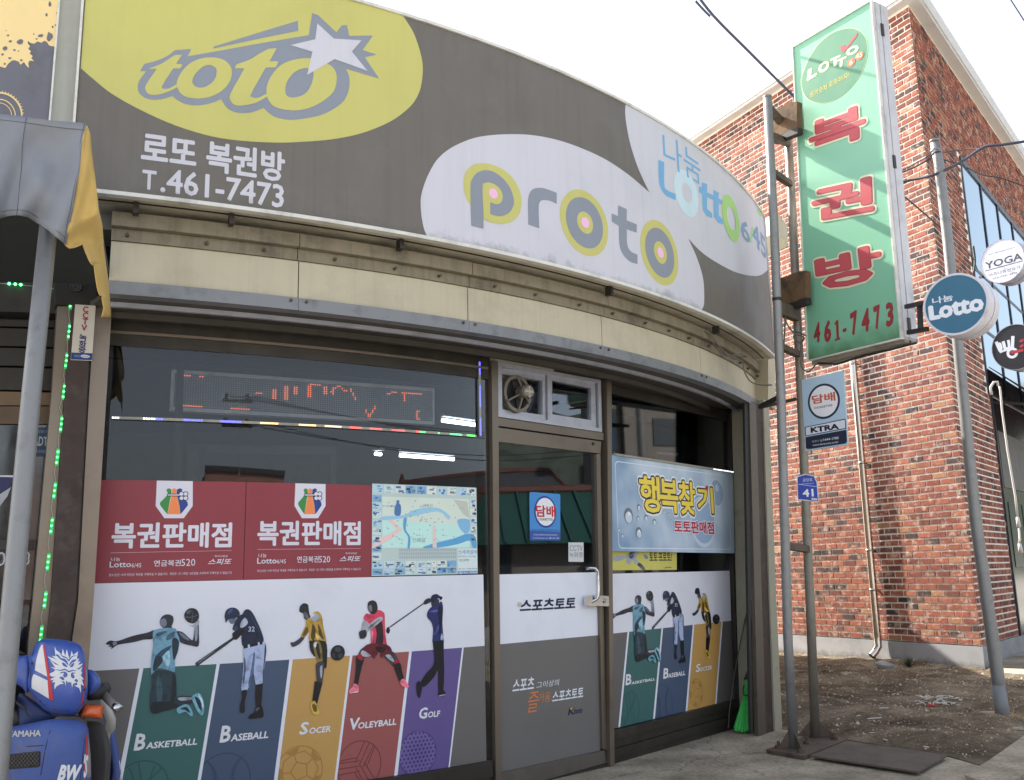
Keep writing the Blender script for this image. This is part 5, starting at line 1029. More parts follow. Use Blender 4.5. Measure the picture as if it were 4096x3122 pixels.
for i, y in enumerate((11, 12, 13, 14, 14, 13, 12, 12)): L_(64+i, y)
for i in range(6): L_(73+i//2, 13-i)
for x in range(90, 95): L_(x, 12 if x < 92 else 13)
for x in range(97, 107): L_(x, 13)
for y in range(9, 13): L_(98, y)
for i, y in enumerate((3, 2, 1, 0, 0, 1, 2, 3, 4, 5)): L_(80+i//2, y)
for y in range(0, 5): L_(104, y); L_(105, y if y > 3 else 0)
m2 = MB()
for i in range(NX):
    for j in range(NY):
        cx, cy = x0+.017+(i+.5)*sx, y0+.025+(j+.5)*sy; k = .0035 if (i, j) not in lit else .0042
        (m2 if (i, j) in lit else mb).add([S_LED.mp(cx-k, cy-k*.8, 0), S_LED.mp(cx+k, cy-k*.3, 0), S_LED.mp(cx+k*.9, cy+k, 0), S_LED.mp(cx-k*.2, cy+k*.9, 0)], [(0, 1, 2, 3)])
o = mb.build('unlit_dots', DM, LB); o['kind'] = 'stuff'
o = m2.build('lit_dots', mat('led_orange', (1, .2, .08), .5, emit=1.1), LB); o['kind'] = 'stuff'
for u in (965, 1480): a_, z_ = S_LED.un(u, 1500); MB().tube([S_LED.mp(a_, y1, -.02), S_LED.mp(a_, 2.6, -.02)], .002, 4).build('hanging_wire', M_rubber, LB)
# ---- LED strips
EMI = {'w': mat('led_white', (.9, .95, 1), emit=2.0), 'b': mat('led_blue', (.05, .06, 1), emit=3.0), 'y': mat('led_yellow', (1, .6, .22), emit=2.0), 'r': mat('led_red', (1, .04, .04), emit=2.5), 'g': mat('led_green', (.04, 1, .15), emit=2.0), 'o': mat('led_off', P(176, 170, 150), .5)}
def strip(name, lab, surf, p0, p1, off, seq, n, hh=.007, grp=None, parent=None):
    A_, B_ = surf.un(*p0), surf.un(*p1); t = parent or thing(name, lab, 'led strip', tuple(surf.mp(A_[0], A_[1], off)), grp)
    d = Vector((B_[0]-A_[0], B_[1]-A_[1])); e = d.normalized(); nn = Vector((-e.y, e.x))*hh
    A2_, B2_ = Vector(A_), Vector(B_)
    slab('rail', surf, [tuple(A2_-nn), tuple(B2_-nn), tuple(B2_+nn), tuple(A2_+nn)], off-.006, off, mat('led_rail', P(150, 148, 140), .5), t, px=False)
    byc = {}
    for i in range(n):
        c = seq[i*len(seq)//n]; p = A2_+d*((i+.5)/n); k = hh*.42; byc.setdefault(c, MB())
        bx = [surf.mp(p.x+x, p.y+y, off+o_) for o_ in (.0003, .003) for x, y in ((-k, -k), (k, -k), (k, k), (-k, k))]
        byc[c].add(bx, [(3, 2, 1, 0), (4, 5, 6, 7), (0, 1, 5, 4), (1, 2, 6, 5), (2, 3, 7, 6), (3, 0, 4, 7)])
    for c, mb_ in byc.items(): o_ = mb_.build('diodes', EMI[c], t); o_['kind'] = 'stuff'
    return t
seq = 'wwoooooowwwwbboooooobbbbbbooooobbbbbbooooooyyyyyyooooooyyyyyyoooyyyyyyooorrrrooorrrroooorrrrroooorrggooooogoooogggggooggggo'
strip('led_light_strip', 'horizontal led strip in many colours across the left window', S_GLASS, (447, 1673), (1902, 1746), .012, seq, 170)
strip('led_light_strip', 'vertical blue led strip at the right edge of the left window', S_GLASS, (1914, 1449), (1918, 1745), .012, 'bbbbooobbbbbbbooobbbbbb', 34, .007)
strip('led_light_strip', 'unlit led strip along the top of the transom window', S_DOOR, T(1940, 1400, [(12, 140)], 3.36)[0], T(1940, 1400, [(858, 292)], 3.36)[0], .045, 'o', 40, .009)
strip('led_light_strip', 'led strip on the top edge of the bubble banner', S_WIN, H1(866, 522), H1(1816, 664), .062, 'oooooooooooooooooooowwwww', 70, .007)
# ---- lamps inside
TUBE = mat('fluorescent_tube', (.85, .93, 1), emit=7)
for i, (a_, b_, Y_, lab) in enumerate((((1768, 1682), (1925, 1703), 6.9, 'lit ceiling tube just below the right end of the led board'), ((1598, 1822), (1816, 1838), 8.2, 'lit ceiling tube lower down behind the map side of the window'), ((1503, 1816), (1522, 1818), 8.0, 'short lit end of a ceiling tube behind the window'), ((2632, 1812), (2712, 1818), 8.9, 'dim ceiling tube seen through the window above the banner'))):
    t = thing('ceiling_lamp', lab, 'lamp', tuple(at(*a_, Y_))); MB().tube([at(*a_, Y_), at(*b_, Y_+.15)], .015 if i < 3 else .012, 8).build('tube', TUBE if i < 3 else mat('dim_tube', (.5, .55, .6), emit=.3), t, True)
    p_, q_ = at(*a_, Y_), at(*b_, Y_+.15); MB().beam(p_+Vector((0, 0, .045)), q_+Vector((0, 0, .045)), .07, .03).build('housing', M_room, t)
# inner door frame and curtain in the dark room, seen through the glass
t = thing('inner_door', 'grey inner door in the back of the dark room behind the window', 'door', tuple(at(1060, 1900, 9)))
Sb = Plane(tuple(at(750, 1900, 9.2)[:2]), tuple(at(1400, 1900, 9.6)[:2]))
slab('frame', Sb, [(750, 1780), (1345, 1790), (1345, 2300), (750, 2300)], 0, .06, mat('inner_frame', P(170, 174, 186), .6), t, holes=[[(795, 1815), (1320, 1822), (1320, 2290), (795, 2290)]]); slab('panel', Sb, [(795, 1815), (1320, 1822), (1320, 2290), (795, 2290)], 0, .03, mat('inner_panel', P(130, 134, 146), .6), t)
# ---------------------------------------------------------------- left neighbour
S_NB = Plane((-2.9, 4.02), (-2.0, 4.55)); S_NF = Plane((-3.0, 3.72), (-1.93, 4.18))
NB = thing('neighbour_shop', 'dark shop front left of the steel posts with louvres and glass', 'building', (-2.9, 4.4, 0))
M_ndark = mat('neighbour_frame', P(44, 42, 40), .6, var=.2)
S_N = Plane((-3.4, 4.0), (-2.1, 4.72))
NBK = mat('dark_room', (.02, .02, .022), .9)
nb = MB(); nb.add([S_N.mp(a, z, -.9) for a, z in ((-2, 0), (1.6, 0), (1.6, 3), (-2, 3))], [(0, 1, 2, 3)]); nb.build('back_wall', NBK, NB)
slab('awning_shade_board', S_N, [(-400, 800), (560, 860), (440, 1150), (-400, 1128)], -.12, -.02, mat('awning_shade_dark', (.02, .018, .016), .8), NB)  # dark sheet added to stand in for the shade under the awning
slab('glass_pane', S_N, [(-400, 2100), (235, 2100), (130, 3122), (-400, 3122)], -.03, -.025, M_glass, NB)
slab('head_beam', S_N, [(-400, 1130), (300, 1140), (298, 1262), (-400, 1240)], -.1, .03, M_ndark, NB)
for i, (a, b) in enumerate(((1268, 1300), (1305, 1380), (1385, 1460), (1465, 1558))):
    slab('louvre', S_N, [(-300, a), (228, a+12), (222, b+6), (-300, b-4)], -.06, -.02+.008*i, mat('louvre_metal', P(44, 41, 36), .5, .3, var=.2), NB)
slab('beige_rail', S_N, [(-300, 1560), (215, 1572), (210, 1622), (-300, 1622)], -.05, .0, mat('beige_rail', P(96, 76, 52), .5), NB)
slab('brown_rail', S_N, [(-300, 1626), (208, 1626), (203, 1696), (-300, 1694)], -.05, -.006, mat('brown_rail', P(84, 64, 44), .5), NB)
slab('dark_board', S_N, [(-300, 1700), (203, 1700), (150, 2400), (-300, 2400)], -.02, -.01, mat('neighbour_glass', (.016, .018, .02), .08, spec=.8), NB)
slab('ledge', S_N, [(-300, 2160), (140, 2160), (138, 2200), (-300, 2200)], -.05, .02, M_ndark, NB)
# stickers and lettering on the neighbour's glass
AD = thing('alarm_sticker', 'dark blue alarm company sticker half hidden by the awning pole', 'sticker', tuple(S_N.mp(.9, 1.7)))
slab('sheet', S_N, T(0, 1560, [(292, 302), (386, 298), (372, 532), (286, 530)]), -.009, -.004, ink(34, 52, 74), AD)
text(S_N, '경비구', (150, 1733), (189, 1721), -.0035, ink(120, 134, 150), AD); text(S_N, 'ADT', (133, 1783), (192, 1748), -.0035, ink(150, 154, 160), AD, bold=.02); text(S_N, '8-6400', (143, 1812), (184, 1800), -.0035, ink(110, 122, 140), AD)
WD = thing('window_lettering', 'outlined white numerals and swoosh on the dark glass at the left edge', 'lettering', tuple(S_N.mp(.6, 1.2)))
for tx, lb, rt in (('0', (-16, 2265), (24, 2208)), ('8', (88, 2262), (122, 2206))):
    A_, B_ = S_N.un(*lb), S_N.un(*rt)
    text(S_N, tx, lb, rt, -.004, ink(170, 172, 172), WD, bold=.045, name='numeral'); text(S_N, tx, (A_[0]+.008, A_[1]+.008), (B_[0]-.008, B_[1]-.008), -.0035, ink(20, 30, 60), WD, px=False, bold=.0, name='numeral')
slab('swoosh', S_N, T(0, 1560, [(0, 684), (110, 684), (110, 700), (0, 696)]), -.006, -.004, ink(180, 182, 186), WD); slab('swoosh', S_N, T(0, 1560, [(0, 700), (108, 702), (80, 780), (0, 830)]), -.006, -.0045, ink(30, 32, 74), WD); slab('swoosh', S_N, T(0, 1560, [(0, 835), (88, 778), (60, 850), (0, 930)]), -.006, -.004, ink(150, 152, 160), WD)
# neighbour's sign above with splash print
NS = thing('neighbour_sign', 'yellow and dark grey sign with ink splashes at the top left corner', 'sign', (-2.6, 3.9, 3.1))
S_NS = Plane((-2.9, 3.70), tuple(S_SIGN.mp(aS0-.2, 0))[:2])
n0 = S_NS.un(240, 200)[0]
slab('sign_face', S_NS, [(-300, -300), (238, -60), (194, 490), (-300, 470)], -.1, 0, mat('splash_grey', P(104, 104, 112), .5, streak=.1), NS)
YS = ink(226, 200, 142)
A1 = [(-60, -60, 1), (478, -60, 1), (440, 375, 1), (395, 368), (380, 345), (355, 330), (330, 345), (300, 335), (275, 352), (240, 345), (225, 330), (222, 352), (240, 372), (226, 395), (248, 412), (238, 432), (262, 452), (250, 470), (275, 492), (240, 488), (226, 510), (232, 548), (205, 520), (190, 500), (165, 522), (152, 500), (128, 488), (105, 485), (80, 500), (60, 520), (40, 548), (0, 535), (-60, 560, 1)]
prnt(S_NS, A2(A1), .0015, YS, NS, 'splash_print', sm=2)
sg2 = mat('splash_grey', (0, 0, 0))
for x, y, a, b in ((398, 38, 12, 20), (372, 124, 10, 14), (65, 287, 12, 7), (82, 335, 13, 10), (162, 340, 26, 22), (40, 390, 18, 16), (115, 405, 11, 8), (148, 412, 6, 5), (78, 470, 14, 8), (38, 515, 9, 9), (325, 290, 24, 12), (395, 300, 24, 40), (292, 315, 9, 6), (270, 277, 7, 5), (420, 220, 8, 9), (446, 205, 9, 7), (458, 108, 8, 7), (50, 248, 5, 4), (170, 486, 10, 9), (20, 440, 12, 9)):
    pts = [(x+a*math.cos(t*PI/5)*random.uniform(.75, 1.2), y+b*math.sin(t*PI/5)*random.uniform(.75, 1.2)) for t in range(10)]
    prnt(S_NS, A2(pts), .0028, sg2, NS, 'splash_dot', sm=2)
for r0, r1 in ((178, 192), (128, 136), (100, 106)):
    lp = [(-10+r*math.cos(t), 930-r*math.sin(t)) for r, ts in ((r0, range(0, 12)), (r1, range(11, -1, -1))) for t in [ts_*PI/2/11 for ts_ in ts]]
    prnt(S_NS, A2(lp), .0028, YS, NS, 'gear_print')
for k in range(12):
    t = k*PI/2/12+.08; prnt(S_NS, A2([(-10+188*math.cos(t), 930-188*math.sin(t)), (-10+206*math.cos(t+.03), 930-206*math.sin(t+.03)), (-10+188*math.cos(t+.07), 930-188*math.sin(t+.07))]), .0028, YS, NS, 'gear_print')
slab('edge_trim', S_NS, [(238, -60), (246, -60), (202, 492), (194, 490)], -.1, .02, M_trim, NS)
slab('sign_pilaster', S_NS, [(247, -80), (333, -80), (300, 497), (203, 490)], -.2, -.03, mat('pilaster_cream', P(180, 180, 170), .5, var=.05, streak=.2, dirt=(.2, .19, .16, .4)), NS)
# ---------------------------------------------------------------- awning
M_can = mat('awning_grey', P(122, 126, 134), .65, var=.06, scale=3, bump=.15, bscale=5, dirt=(.12, .12, .13, .4), dscale=2)
M_cany = mat('awning_yellow', P(206, 172, 96), .65, var=.07, scale=4, dirt=(.3, .27, .2, .5), dscale=2)
M_cand = mat('awning_underside', P(34, 38, 40), .8)
AW = thing('awning', 'grey cloth awning with a torn yellow side flap at the upper left', 'awning', tuple(at(100, 900, 3.2)))
YA = 3.2
def front_y(u): return 3.2
top = [(-200, 434), (0, 457), (200, 482), (325, 492), (346, 500)]; bot = [(-200, 930), (-60, 895), (0, 872), (40, 864), (75, 862), (110, 868), (150, 892), (200, 925), (230, 952), (262, 980)]
N_ = 60; M__ = 18; vs = []
def lerp_poly(pl, u):
    for a, b in zip(pl, pl[1:]):
        if u <= b[0]: return a[1]+(b[1]-a[1])*(u-a[0])/(b[0]-a[0])
    return pl[-1][1]
edge_r = T(0, 0, [(690, 1010), (670, 1080), (650, 1200), (640, 1350), (610, 1500), (580, 1680)])+[(278, 885), (270, 935), (262, 980)]
def redge(v):
    for a, b in zip(edge_r, edge_r[1:]):
        if v <= b[1]: return a[0]+(b[0]-a[0])*(v-a[1])/(b[1]-a[1])
    return edge_r[-1][0]
for i in range(N_+1):
    s = i/N_
    for j in range(M__+1):
        t = j/M__; u = -200+(346+200)*s
        for _ in range(3):
            v0 = lerp_poly(top, u); v1 = lerp_poly(bot, min(u, 262)); v = v0+(v1-v0)*t; u = -200+(redge(v)+200)*s
        y = 3.2+.007*math.sin(t*9-s*9+1.2*math.sin(s*5))*(.4+.6*s)+.035*math.sin(s*9+t*2.2)*t+.03*math.sin(s*21+t*5)*t*(.3+.7*s)-.05*math.exp(-((s-.93)/.05)**2)*0-.03*math.sin((t*7+s*4))*math.exp(-((s-.8)/.3)**2)*.8
        y += .06*s*t
        vs.append(at(u, v, y))
fs = [(i*(M__+1)+j, (i+1)*(M__+1)+j, (i+1)*(M__+1)+j+1, i*(M__+1)+j+1) for i in range(N_) for j in range(M__)]
o = raw('front_valance', vs, fs, M_can, AW, True); md = o.modifiers.new('s', 'SOLIDIFY'); md.thickness = .004
st_ = MB()
def vp(s, t, o=.006):
    i = min(N_, max(0, int(round(s*N_)))); j = min(M__, max(0, int(round(t*M__)))); p = vs[i*(M__+1)+j]; return p+(Vector((0, 0, H))-p).normalized()*o
st_.tube([vp(i/N_, 1/M__) for i in range(0, N_+1)], .0009, 4); st_.tube([vp(i/N_, (M__-1)/M__) for i in range(0, N_+1)], .0009, 4)
st_.tube([vp((N_-1)/N_, j/M__) for j in range(0, M__+1)], .0009, 4)
for s0_ in (.55,): st_.tube([vp(s0_, j/M__) for j in range(0, M__+1)], .0008, 4)
st_.build('stitching', mat('stitch_dark', P(64, 66, 72), .8), AW)
yo = T(0, 0, [(698, 1008), (722, 1060), (735, 1200), (760, 1400), (790, 1680)])+T(0, 760, [(795, 180), (820, 280), (830, 450), (850, 600), (865, 700), (880, 850), (885, 940), (890, 1020)])
yi = T(0, 0, [(692, 1012), (672, 1080), (652, 1200), (642, 1350), (612, 1500), (582, 1680)])+T(0, 760, [(545, 330), (520, 440), (560, 466), (620, 448), (660, 420), (690, 500), (720, 570), (745, 605), (752, 572), (768, 690), (782, 780), (800, 850), (816, 830), (822, 880), (835, 950), (818, 1022)])
def along(pl, t):
    L_ = [0]
    for a, b in zip(pl, pl[1:]): L_.append(L_[-1]+math.hypot(a[0]-b[0], a[1]-b[1]))
    d = t*L_[-1]
    for k in range(len(pl)-1):
        if d <= L_[k+1]+1e-9:
            q = (d-L_[k])/(L_[k+1]-L_[k]); return (pl[k][0]+(pl[k+1][0]-pl[k][0])*q, pl[k][1]+(pl[k+1][1]-pl[k][1])*q)
    return pl[-1]
# side flap: rows march from the front corner back to the wall
vs = []; NR, NC = 70, 6
for i in range(NR+1):
    t = i/NR; a = along(yo, t); v = a[1]
    # inner edge at the same share of the run
    b = along(yi, t)
    for j in range(NC+1):
        q = j/NC; u = b[0]+(a[0]-b[0])*q; vv = b[1]+(a[1]-b[1])*q; dep = 3.22+1.15*max(0, (t-.45)/.55)**1.0*(.35+.65*q)+.05*math.sin(t*14+q*4)*q*(1-q)*2+.12*q
        vs.append(at(u, vv, dep))
fs = [(i*(NC+1)+j, (i+1)*(NC+1)+j, (i+1)*(NC+1)+j+1, i*(NC+1)+j+1) for i in range(NR) for j in range(NC)]
o = raw('side_flap', vs, fs, M_cany, AW, True); md = o.modifiers.new('s', 'SOLIDIFY'); md.thickness = .004
# canopy roof and its dark lining
c0, c1, c2, c3 = at(-900, 380, 3.2), at(335, 500, 3.26), at(440, 1120, 4.42), at(-900, 1050, 4.3)
o = raw('canopy', [c0, c1, c2, c3], [(0, 1, 2, 3)], M_can, AW); md = o.modifiers.new('s', 'SOLIDIFY'); md.thickness = .006; md.offset = 1
dn = Vector((0, 0, -.03)); raw('lining', [c0+dn, c1+dn+Vector((-.02, 0, 0)), c2+dn, c3+dn], [(0, 1, 2, 3)], M_cand, AW)
MB().tube([at(-300, 470, 3.24), at(336, 520, 3.28)], .017, 8).build('front_bar', M_pipe, AW); MB().tube([at(336, 520, 3.3), at(420, 1090, 4.4)], .015, 8).build('side_bar', M_pipe, AW)
pole = MB().tube([at(196, 890, 3.32), at(127, 1560, 3.18), at(60, 2282, 3.06), at(-19, 3160, 2.95), Vector((at(-19, 3160, 2.95).x-.02, 2.9, 0))], .031, 20).build('awning_pole', M_pipe, None, True)
tag(pole, 'galvanised pole holding the awning, in front at the left edge', 'pole')
# dome lamp / camera on the dark beam, and cctv plate
CM = thing('dome_camera', 'small dark dome camera under the awning corner above the cctv plate', 'camera', tuple(S_POST.mp(.1, 2.5)))
cc, rr = circ_px(S_POST, (298, 1162), [(275, 1162), (321, 1162)]); slab('ring', S_POST, ell(cc, rr), .051, .07, mat('camera_ring', P(58, 56, 52), .4, .3), CM, px=False, holes=[ell(cc, rr*.8)]); slab('dome', S_POST, ell(cc, rr*.79), .051, .062, M_blackm, CM, px=False)
for k in range(8): slab('diode', S_POST, ell((cc[0]+rr*.5*math.cos(k*PI/4), cc[1]+rr*.5*math.sin(k*PI/4)), rr*.09, n=8), .0625, .065, mat('ir_diode', P(90, 88, 84), .3), CM, px=False)
slab('dark_head', S_POST, [(215, 1080), (440, 1075), (440, 1130), (384, 1150), (380, 1232), (220, 1228)], -.05, .0505, mat('beam_dark', (.02, .018, .016), .8), SHOP)
CT = smark('cctv_plate', 'tall white cctv plate with red and blue letters on the brown post', 'sign', S_POST, [(297, 1230), (378, 1235), (363, 1453), (279, 1450)], th=.004, o=.056, m=ink(186, 180, 170))
prnt(S_POST, [(282, 1421), (365, 1424), (363, 1451), (280, 1448)], .0575, ink(30, 56, 112), CT, 'blue_band')
for s, x, y, w2, h2 in (('C', 676, 1002, 48, 44), ('C', 674, 1050, 48, 44), ('T', 672, 1098, 48, 44), ('V', 664, 1148, 48, 44)): text(S_POST, s, ((x-w2/2)/2, 760+y/2), ((x+w2/2)/2, 760+(y-h2)/2), .0575, ink(142, 44, 56), CT, bold=.035)
for s, x, y in (('녹', 655, 1225), ('화', 652, 1275), ('중', 648, 1322)): text(S_POST, s, ((x-32)/2, 760+y/2), ((x+32)/2, 760+(y-46)/2), .0575, ink(34, 38, 92), CT, bold=.03)
cc = S_POST.un(336, 1436); prnt(S_POST, ell(cc, .021, .0075), .0585, ink(206, 208, 212), CT, 'oval_logo', px=False); text(S_POST, 'SAMSUNG', (cc[0]-.016, cc[1]-.003), (cc[0]+.016, cc[1]+.003), .059, NAVY, CT, px=False, bold=.02); text(S_POST, '삼성대리점', (292, 1438), (314, 1431), .0585, ink(150, 160, 180), CT)
# ---------------------------------------------------------------- green led string
GS_ = thing('led_string', 'string of green led modules hanging down the steel panel', 'led string', tuple(S_POST.mp(-.05, 1.0)))
GM = [(279, 1216), (272, 1333), (261, 1449), (251, 1568), (241, 1701), (225, 1833), (214, 1966), (202, 2106), (188, 2250), (178, 2384), (176, 2400), (160, 2538)]
GM = [(279, 1213), (272, 1333), (261, 1449), (251, 1572), (241, 1701), (225, 1833), (214, 1966), (202, 2106), (188, 2250), (176, 2400), (160, 2538)]
prev = None; GE = mat('led_green_bright', (.06, 1, .2), emit=4.5); GC = mat('led_case_green', (.02, .22, .05), .4, emit=.5)
for (u, v) in GM:
    a, z = S_POST.un(u, v); sc = .0095; hl = .041
    md_ = slab('led_module', S_POST, [(a-sc+.004, z-hl), (a+sc-.001, z-hl), (a+sc+.003, z+hl), (a-sc+.007, z+hl)], .026, .034, GC, GS_, px=False)
    for dz in (-.026, 0, .026): slab('diode', S_POST, ell((a+.002+dz*.06, z+dz), .0042, n=10), .0345, .037, GE, md_, px=False)
    if prev: MB().tube([S_POST.mp(prev[0]-.003, prev[1]-hl, .03), S_POST.mp((a+prev[0])/2+random.uniform(-.012, .006), (z+prev[1])/2, .034), S_POST.mp(a+.006, z+hl, .03)], .0022, 5).build('wire', mat('led_wire', P(150, 150, 140), .5), GS_)
    prev = (a, z)
G2_ = thing('led_string', 'short row of green leds along the beam under the awning', 'led string', tuple(S_N.mp(1, 2.4)))
MB().tube([S_N.mp(*S_N.un(-60, 1140), .04), S_N.mp(*S_N.un(70, 1148), .04), S_N.mp(*S_N.un(230, 1166), .04)], .002, 5).build('wire', mat('led_wire', (0, 0, 0)), G2_)
for u, v in ((36, 1145), (60, 1147), (82, 1149), (219, 1162)): slab('diode', S_N, ell(S_N.un(u, v), .006, n=10), .04, .046, GE, G2_)if False else slab('diode', S_N, ell(S_N.un(u, v), .006, n=10), .04, .046, GE, G2_, px=False)
# ---------------------------------------------------------------- scooter
class Puff:
    """a bulging shell over a plane facing the viewer: outline traced from the photograph, real bulge towards the street"""
    def __init__(s, Y, outline, bulge, c=None, tilt=0.0, slope=0.0):
        s.Y = Y; s.slope = slope; s.ol = [s.w(*p[:2]) for p in outline]; s.bulge = bulge
        s.c = s.w(*c) if c else (sum(p[0] for p in s.ol)/len(s.ol), sum(p[1] for p in s.ol)/len(s.ol)); s.dir = (Vector((0, 0, H))-Vector((s.c[0], Y, s.c[1]))).normalized(); s.step = .012; s.vstep = .012
    def w(s, u, v): p = at(u, v, s.Y); return (p.x, p.z)
    def un(s, u, v): return s.w(u, v)
    def r(s, x, z):
        d = Vector((x-s.c[0], z-s.c[1])); L_ = d.length
        if L_ < 1e-6: return 0
        d /= L_; best = 1e9
        for i in range(len(s.ol)):
            a = Vector(s.ol[i-1])-Vector(s.c); e = Vector(s.ol[i])-Vector(s.ol[i-1]); den = d.x*e.y-d.y*e.x
            if abs(den) < 1e-12: continue
            t = (a.x*e.y-a.y*e.x)/den; q = (a.x*d.y-a.y*d.x)/den
            if t > 0 and -1e-6 <= q <= 1+1e-6: best = min(best, t)
        return min(1, L_/best) if best < 1e8 else 1
    def mp(s, x, z, o=0.0):
        k = s.r(x, z); h = s.bulge*math.sqrt(max(0, 1-k**3.2)); return Vector((x, s.Y, z))+s.dir*(h+o)
    def shell(s, name, m, parent, depth=.08, n=9, sm=True):
        vs = []; K = len(s.ol)
        rings = [0.0]+[math.sin(i/n*PI/2) for i in range(1, n+1)]
        vs.append(s.mp(*s.c))
        for k in rings[1:]:
            for p in s.ol: vs.append(s.mp(s.c[0]+(p[0]-s.c[0])*k*.9999, s.c[1]+(p[1]-s.c[1])*k*.9999))
        for p in s.ol: vs.append(Vector((s.c[0]+(p[0]-s.c[0])*.93, s.Y, s.c[1]+(p[1]-s.c[1])*.93))-s.dir*depth)
        fs = [(0, 1+i, 1+(i+1) % K) for i in range(K)]
        for r in range(len(rings)-1):
            b0 = 1+r*K; b1 = b0+K
            fs += [(b0+i, b1+i, b1+(i+1) % K, b0+(i+1) % K) for i in range(K)]
        fs.append(tuple(range(1+(len(rings)-1)*K, 1+len(rings)*K)))
        o = raw(name, vs, fs, m, parent, sm); return fix(o)
K_ = 2.702
Q = lambda pts: T(0, 2500, pts, K_)
M_blue = mat('scooter_blue', P(58, 84, 160, 1.05), .38, var=.06, scale=4, coat=.3, dirt=(.16, .16, .17, .6), dscale=7, bump=.06, bscale=15)
M_blued = mat('scooter_blue_dusty', P(62, 84, 146), .55, var=.08, scale=5, dirt=(.16, .14, .12, .65), dscale=5)
M_plast = mat('scooter_black_plastic', (.03, .028, .027), .6, var=.15)
M_inner = mat('scooter_grey_plastic', P(66, 62, 60), .7)
SCO = thing('scooter', 'blue motor scooter with white flame decal parked at the lower left', 'scooter', (-1.75, 4.1, 0))
Yh = 3.95
def sp(pts, n=4): return smooth_loop([p for p in pts], n)
head = sp(Q([(300, 345, 1), (345, 290), (385, 205), (440, 160), (520, 150), (640, 155), (770, 178), (860, 210), (905, 270), (925, 350), (940, 450), (955, 600), (945, 760), (900, 880), (830, 965), (720, 980), (590, 965), (480, 920), (390, 830), (330, 740), (300, 640), (320, 480)]))
PH = Puff(Yh, head, .085, c=Q([(640, 540)])[0])
left_w = sp(Q([(140, 320), (220, 335), (320, 350), (330, 600), (300, 740), (240, 680), (150, 620), (90, 480)]), 3)
Puff(Yh+.04, left_w, .04).shell('handlebar_cover', M_blue, SCO)
right_w = sp(Q([(935, 480, 1), (1000, 490), (1050, 530), (1085, 600), (1085, 660), (1040, 720), (960, 770, 1), (930, 640)]), 3)
Puff(Yh+.04, right_w, .04).shell('handlebar_cover', M_blue, SCO)
PH.shell('front_cowl', M_blue, SCO, .12, 10)
def on(ps, pts, o, m, nm, sm=0, holes=()): prnt(ps, pts, o, m, SCO, nm, sm=sm, holes=holes)
WS_, RS_, GS2 = ink(206, 206, 208), ink(186, 58, 66), ink(134, 126, 124)
on(PH, Q([(450, 220, 1), (465, 222, 1), (512, 560, 1), (380, 492, 1), (392, 400), (420, 290)]), .0015, WS_, 'decal', 2)
on(PH, Q([(370, 532, 1), (515, 600, 1), (532, 795, 1), (345, 685, 1), (345, 610), (355, 560)]), .0015, WS_, 'decal', 2)
on(PH, Q([(460, 210), (480, 212), (545, 560), (580, 800), (572, 815), (530, 800), (512, 560)]), .0018, RS_, 'decal')
on(PH, Q([(905, 430), (922, 425), (918, 620), (900, 790), (880, 858), (872, 856), (900, 700), (910, 560)]), .0018, RS_, 'decal'); on(PH, Q([(924, 400), (940, 460), (948, 600), (928, 700), (918, 640), (924, 500)]), .0016, GS2, 'decal')
face = [(590, 240), (610, 280), (645, 305), (665, 325), (672, 300), (676, 262), (690, 300), (705, 340), (712, 300), (722, 268), (738, 340), (750, 370), (765, 320), (770, 285), (782, 312), (790, 330), (815, 310), (840, 292), (835, 330), (828, 370), (855, 370), (835, 400), (868, 398), (840, 435), (895, 420), (862, 460), (822, 480), (850, 485), (888, 455), (872, 500), (885, 520), (868, 545), (905, 590), (880, 590), (905, 660), (870, 640), (872, 738), (850, 680), (800, 655), (835, 648), (825, 620), (800, 632), (785, 640), (778, 675), (765, 615), (756, 625), (745, 612), (735, 625), (725, 612), (712, 600), (710, 660), (695, 610), (665, 610), (650, 600), (690, 635), (650, 640), (610, 665), (592, 697), (588, 655), (598, 620), (560, 620), (590, 590), (555, 600), (540, 590), (600, 560), (570, 560), (512, 540), (580, 510), (600, 490), (548, 455), (600, 470), (540, 380), (600, 430), (640, 440), (560, 390), (515, 345), (590, 370), (620, 385), (560, 340), (600, 345)]
on(PH, Q(face), .0015, WS_, 'flame_decal')
for e in ([(600, 330), (625, 350), (655, 380), (690, 385), (655, 360), (625, 325)], [(648, 365), (700, 372), (725, 400), (735, 440), (700, 405), (665, 385)], [(668, 410), (700, 420), (728, 460), (690, 450), (676, 435)], [(822, 375), (780, 385), (752, 420), (745, 450), (775, 415), (805, 400)], [(800, 415), (775, 425), (755, 460), (785, 455)], [(645, 520), (690, 505), (720, 520), (728, 550), (700, 570), (680, 550), (690, 520), (660, 525)], [(818, 525), (780, 515), (762, 535), (770, 570), (795, 580), (802, 550), (785, 530)], [(590, 480), (650, 490), (700, 475), (740, 500), (780, 488), (830, 500), (780, 500), (742, 515), (700, 490), (650, 500)], [(640, 570), (670, 560), (690, 575), (690, 600), (665, 590)], [(800, 600), (820, 585), (838, 600), (832, 620), (815, 612)], [(640, 310), (680, 340), (720, 355), (740, 380), (770, 345), (830, 330), (775, 355), (742, 400), (715, 365), (680, 355)]):
    on(PH, Q(e), .0026, M_blue, 'flame_decal', 2)
seam = mat('seam_dark', (.012, .014, .03), .6)
def seamline(ps, pts, name='panel_seam', r=.0016): MB().tube([ps.mp(*ps.un(*q_), .0004) for q_ in Q(pts)], r, 5).build(name, seam, SCO)
seamline(PH, [(318, 660), (380, 770), (470, 860), (590, 915), (720, 930), (830, 915), (900, 840), (935, 740)])
seamline(PH, [(410, 190), (350, 330), (335, 480), (330, 620)], r=.0012)
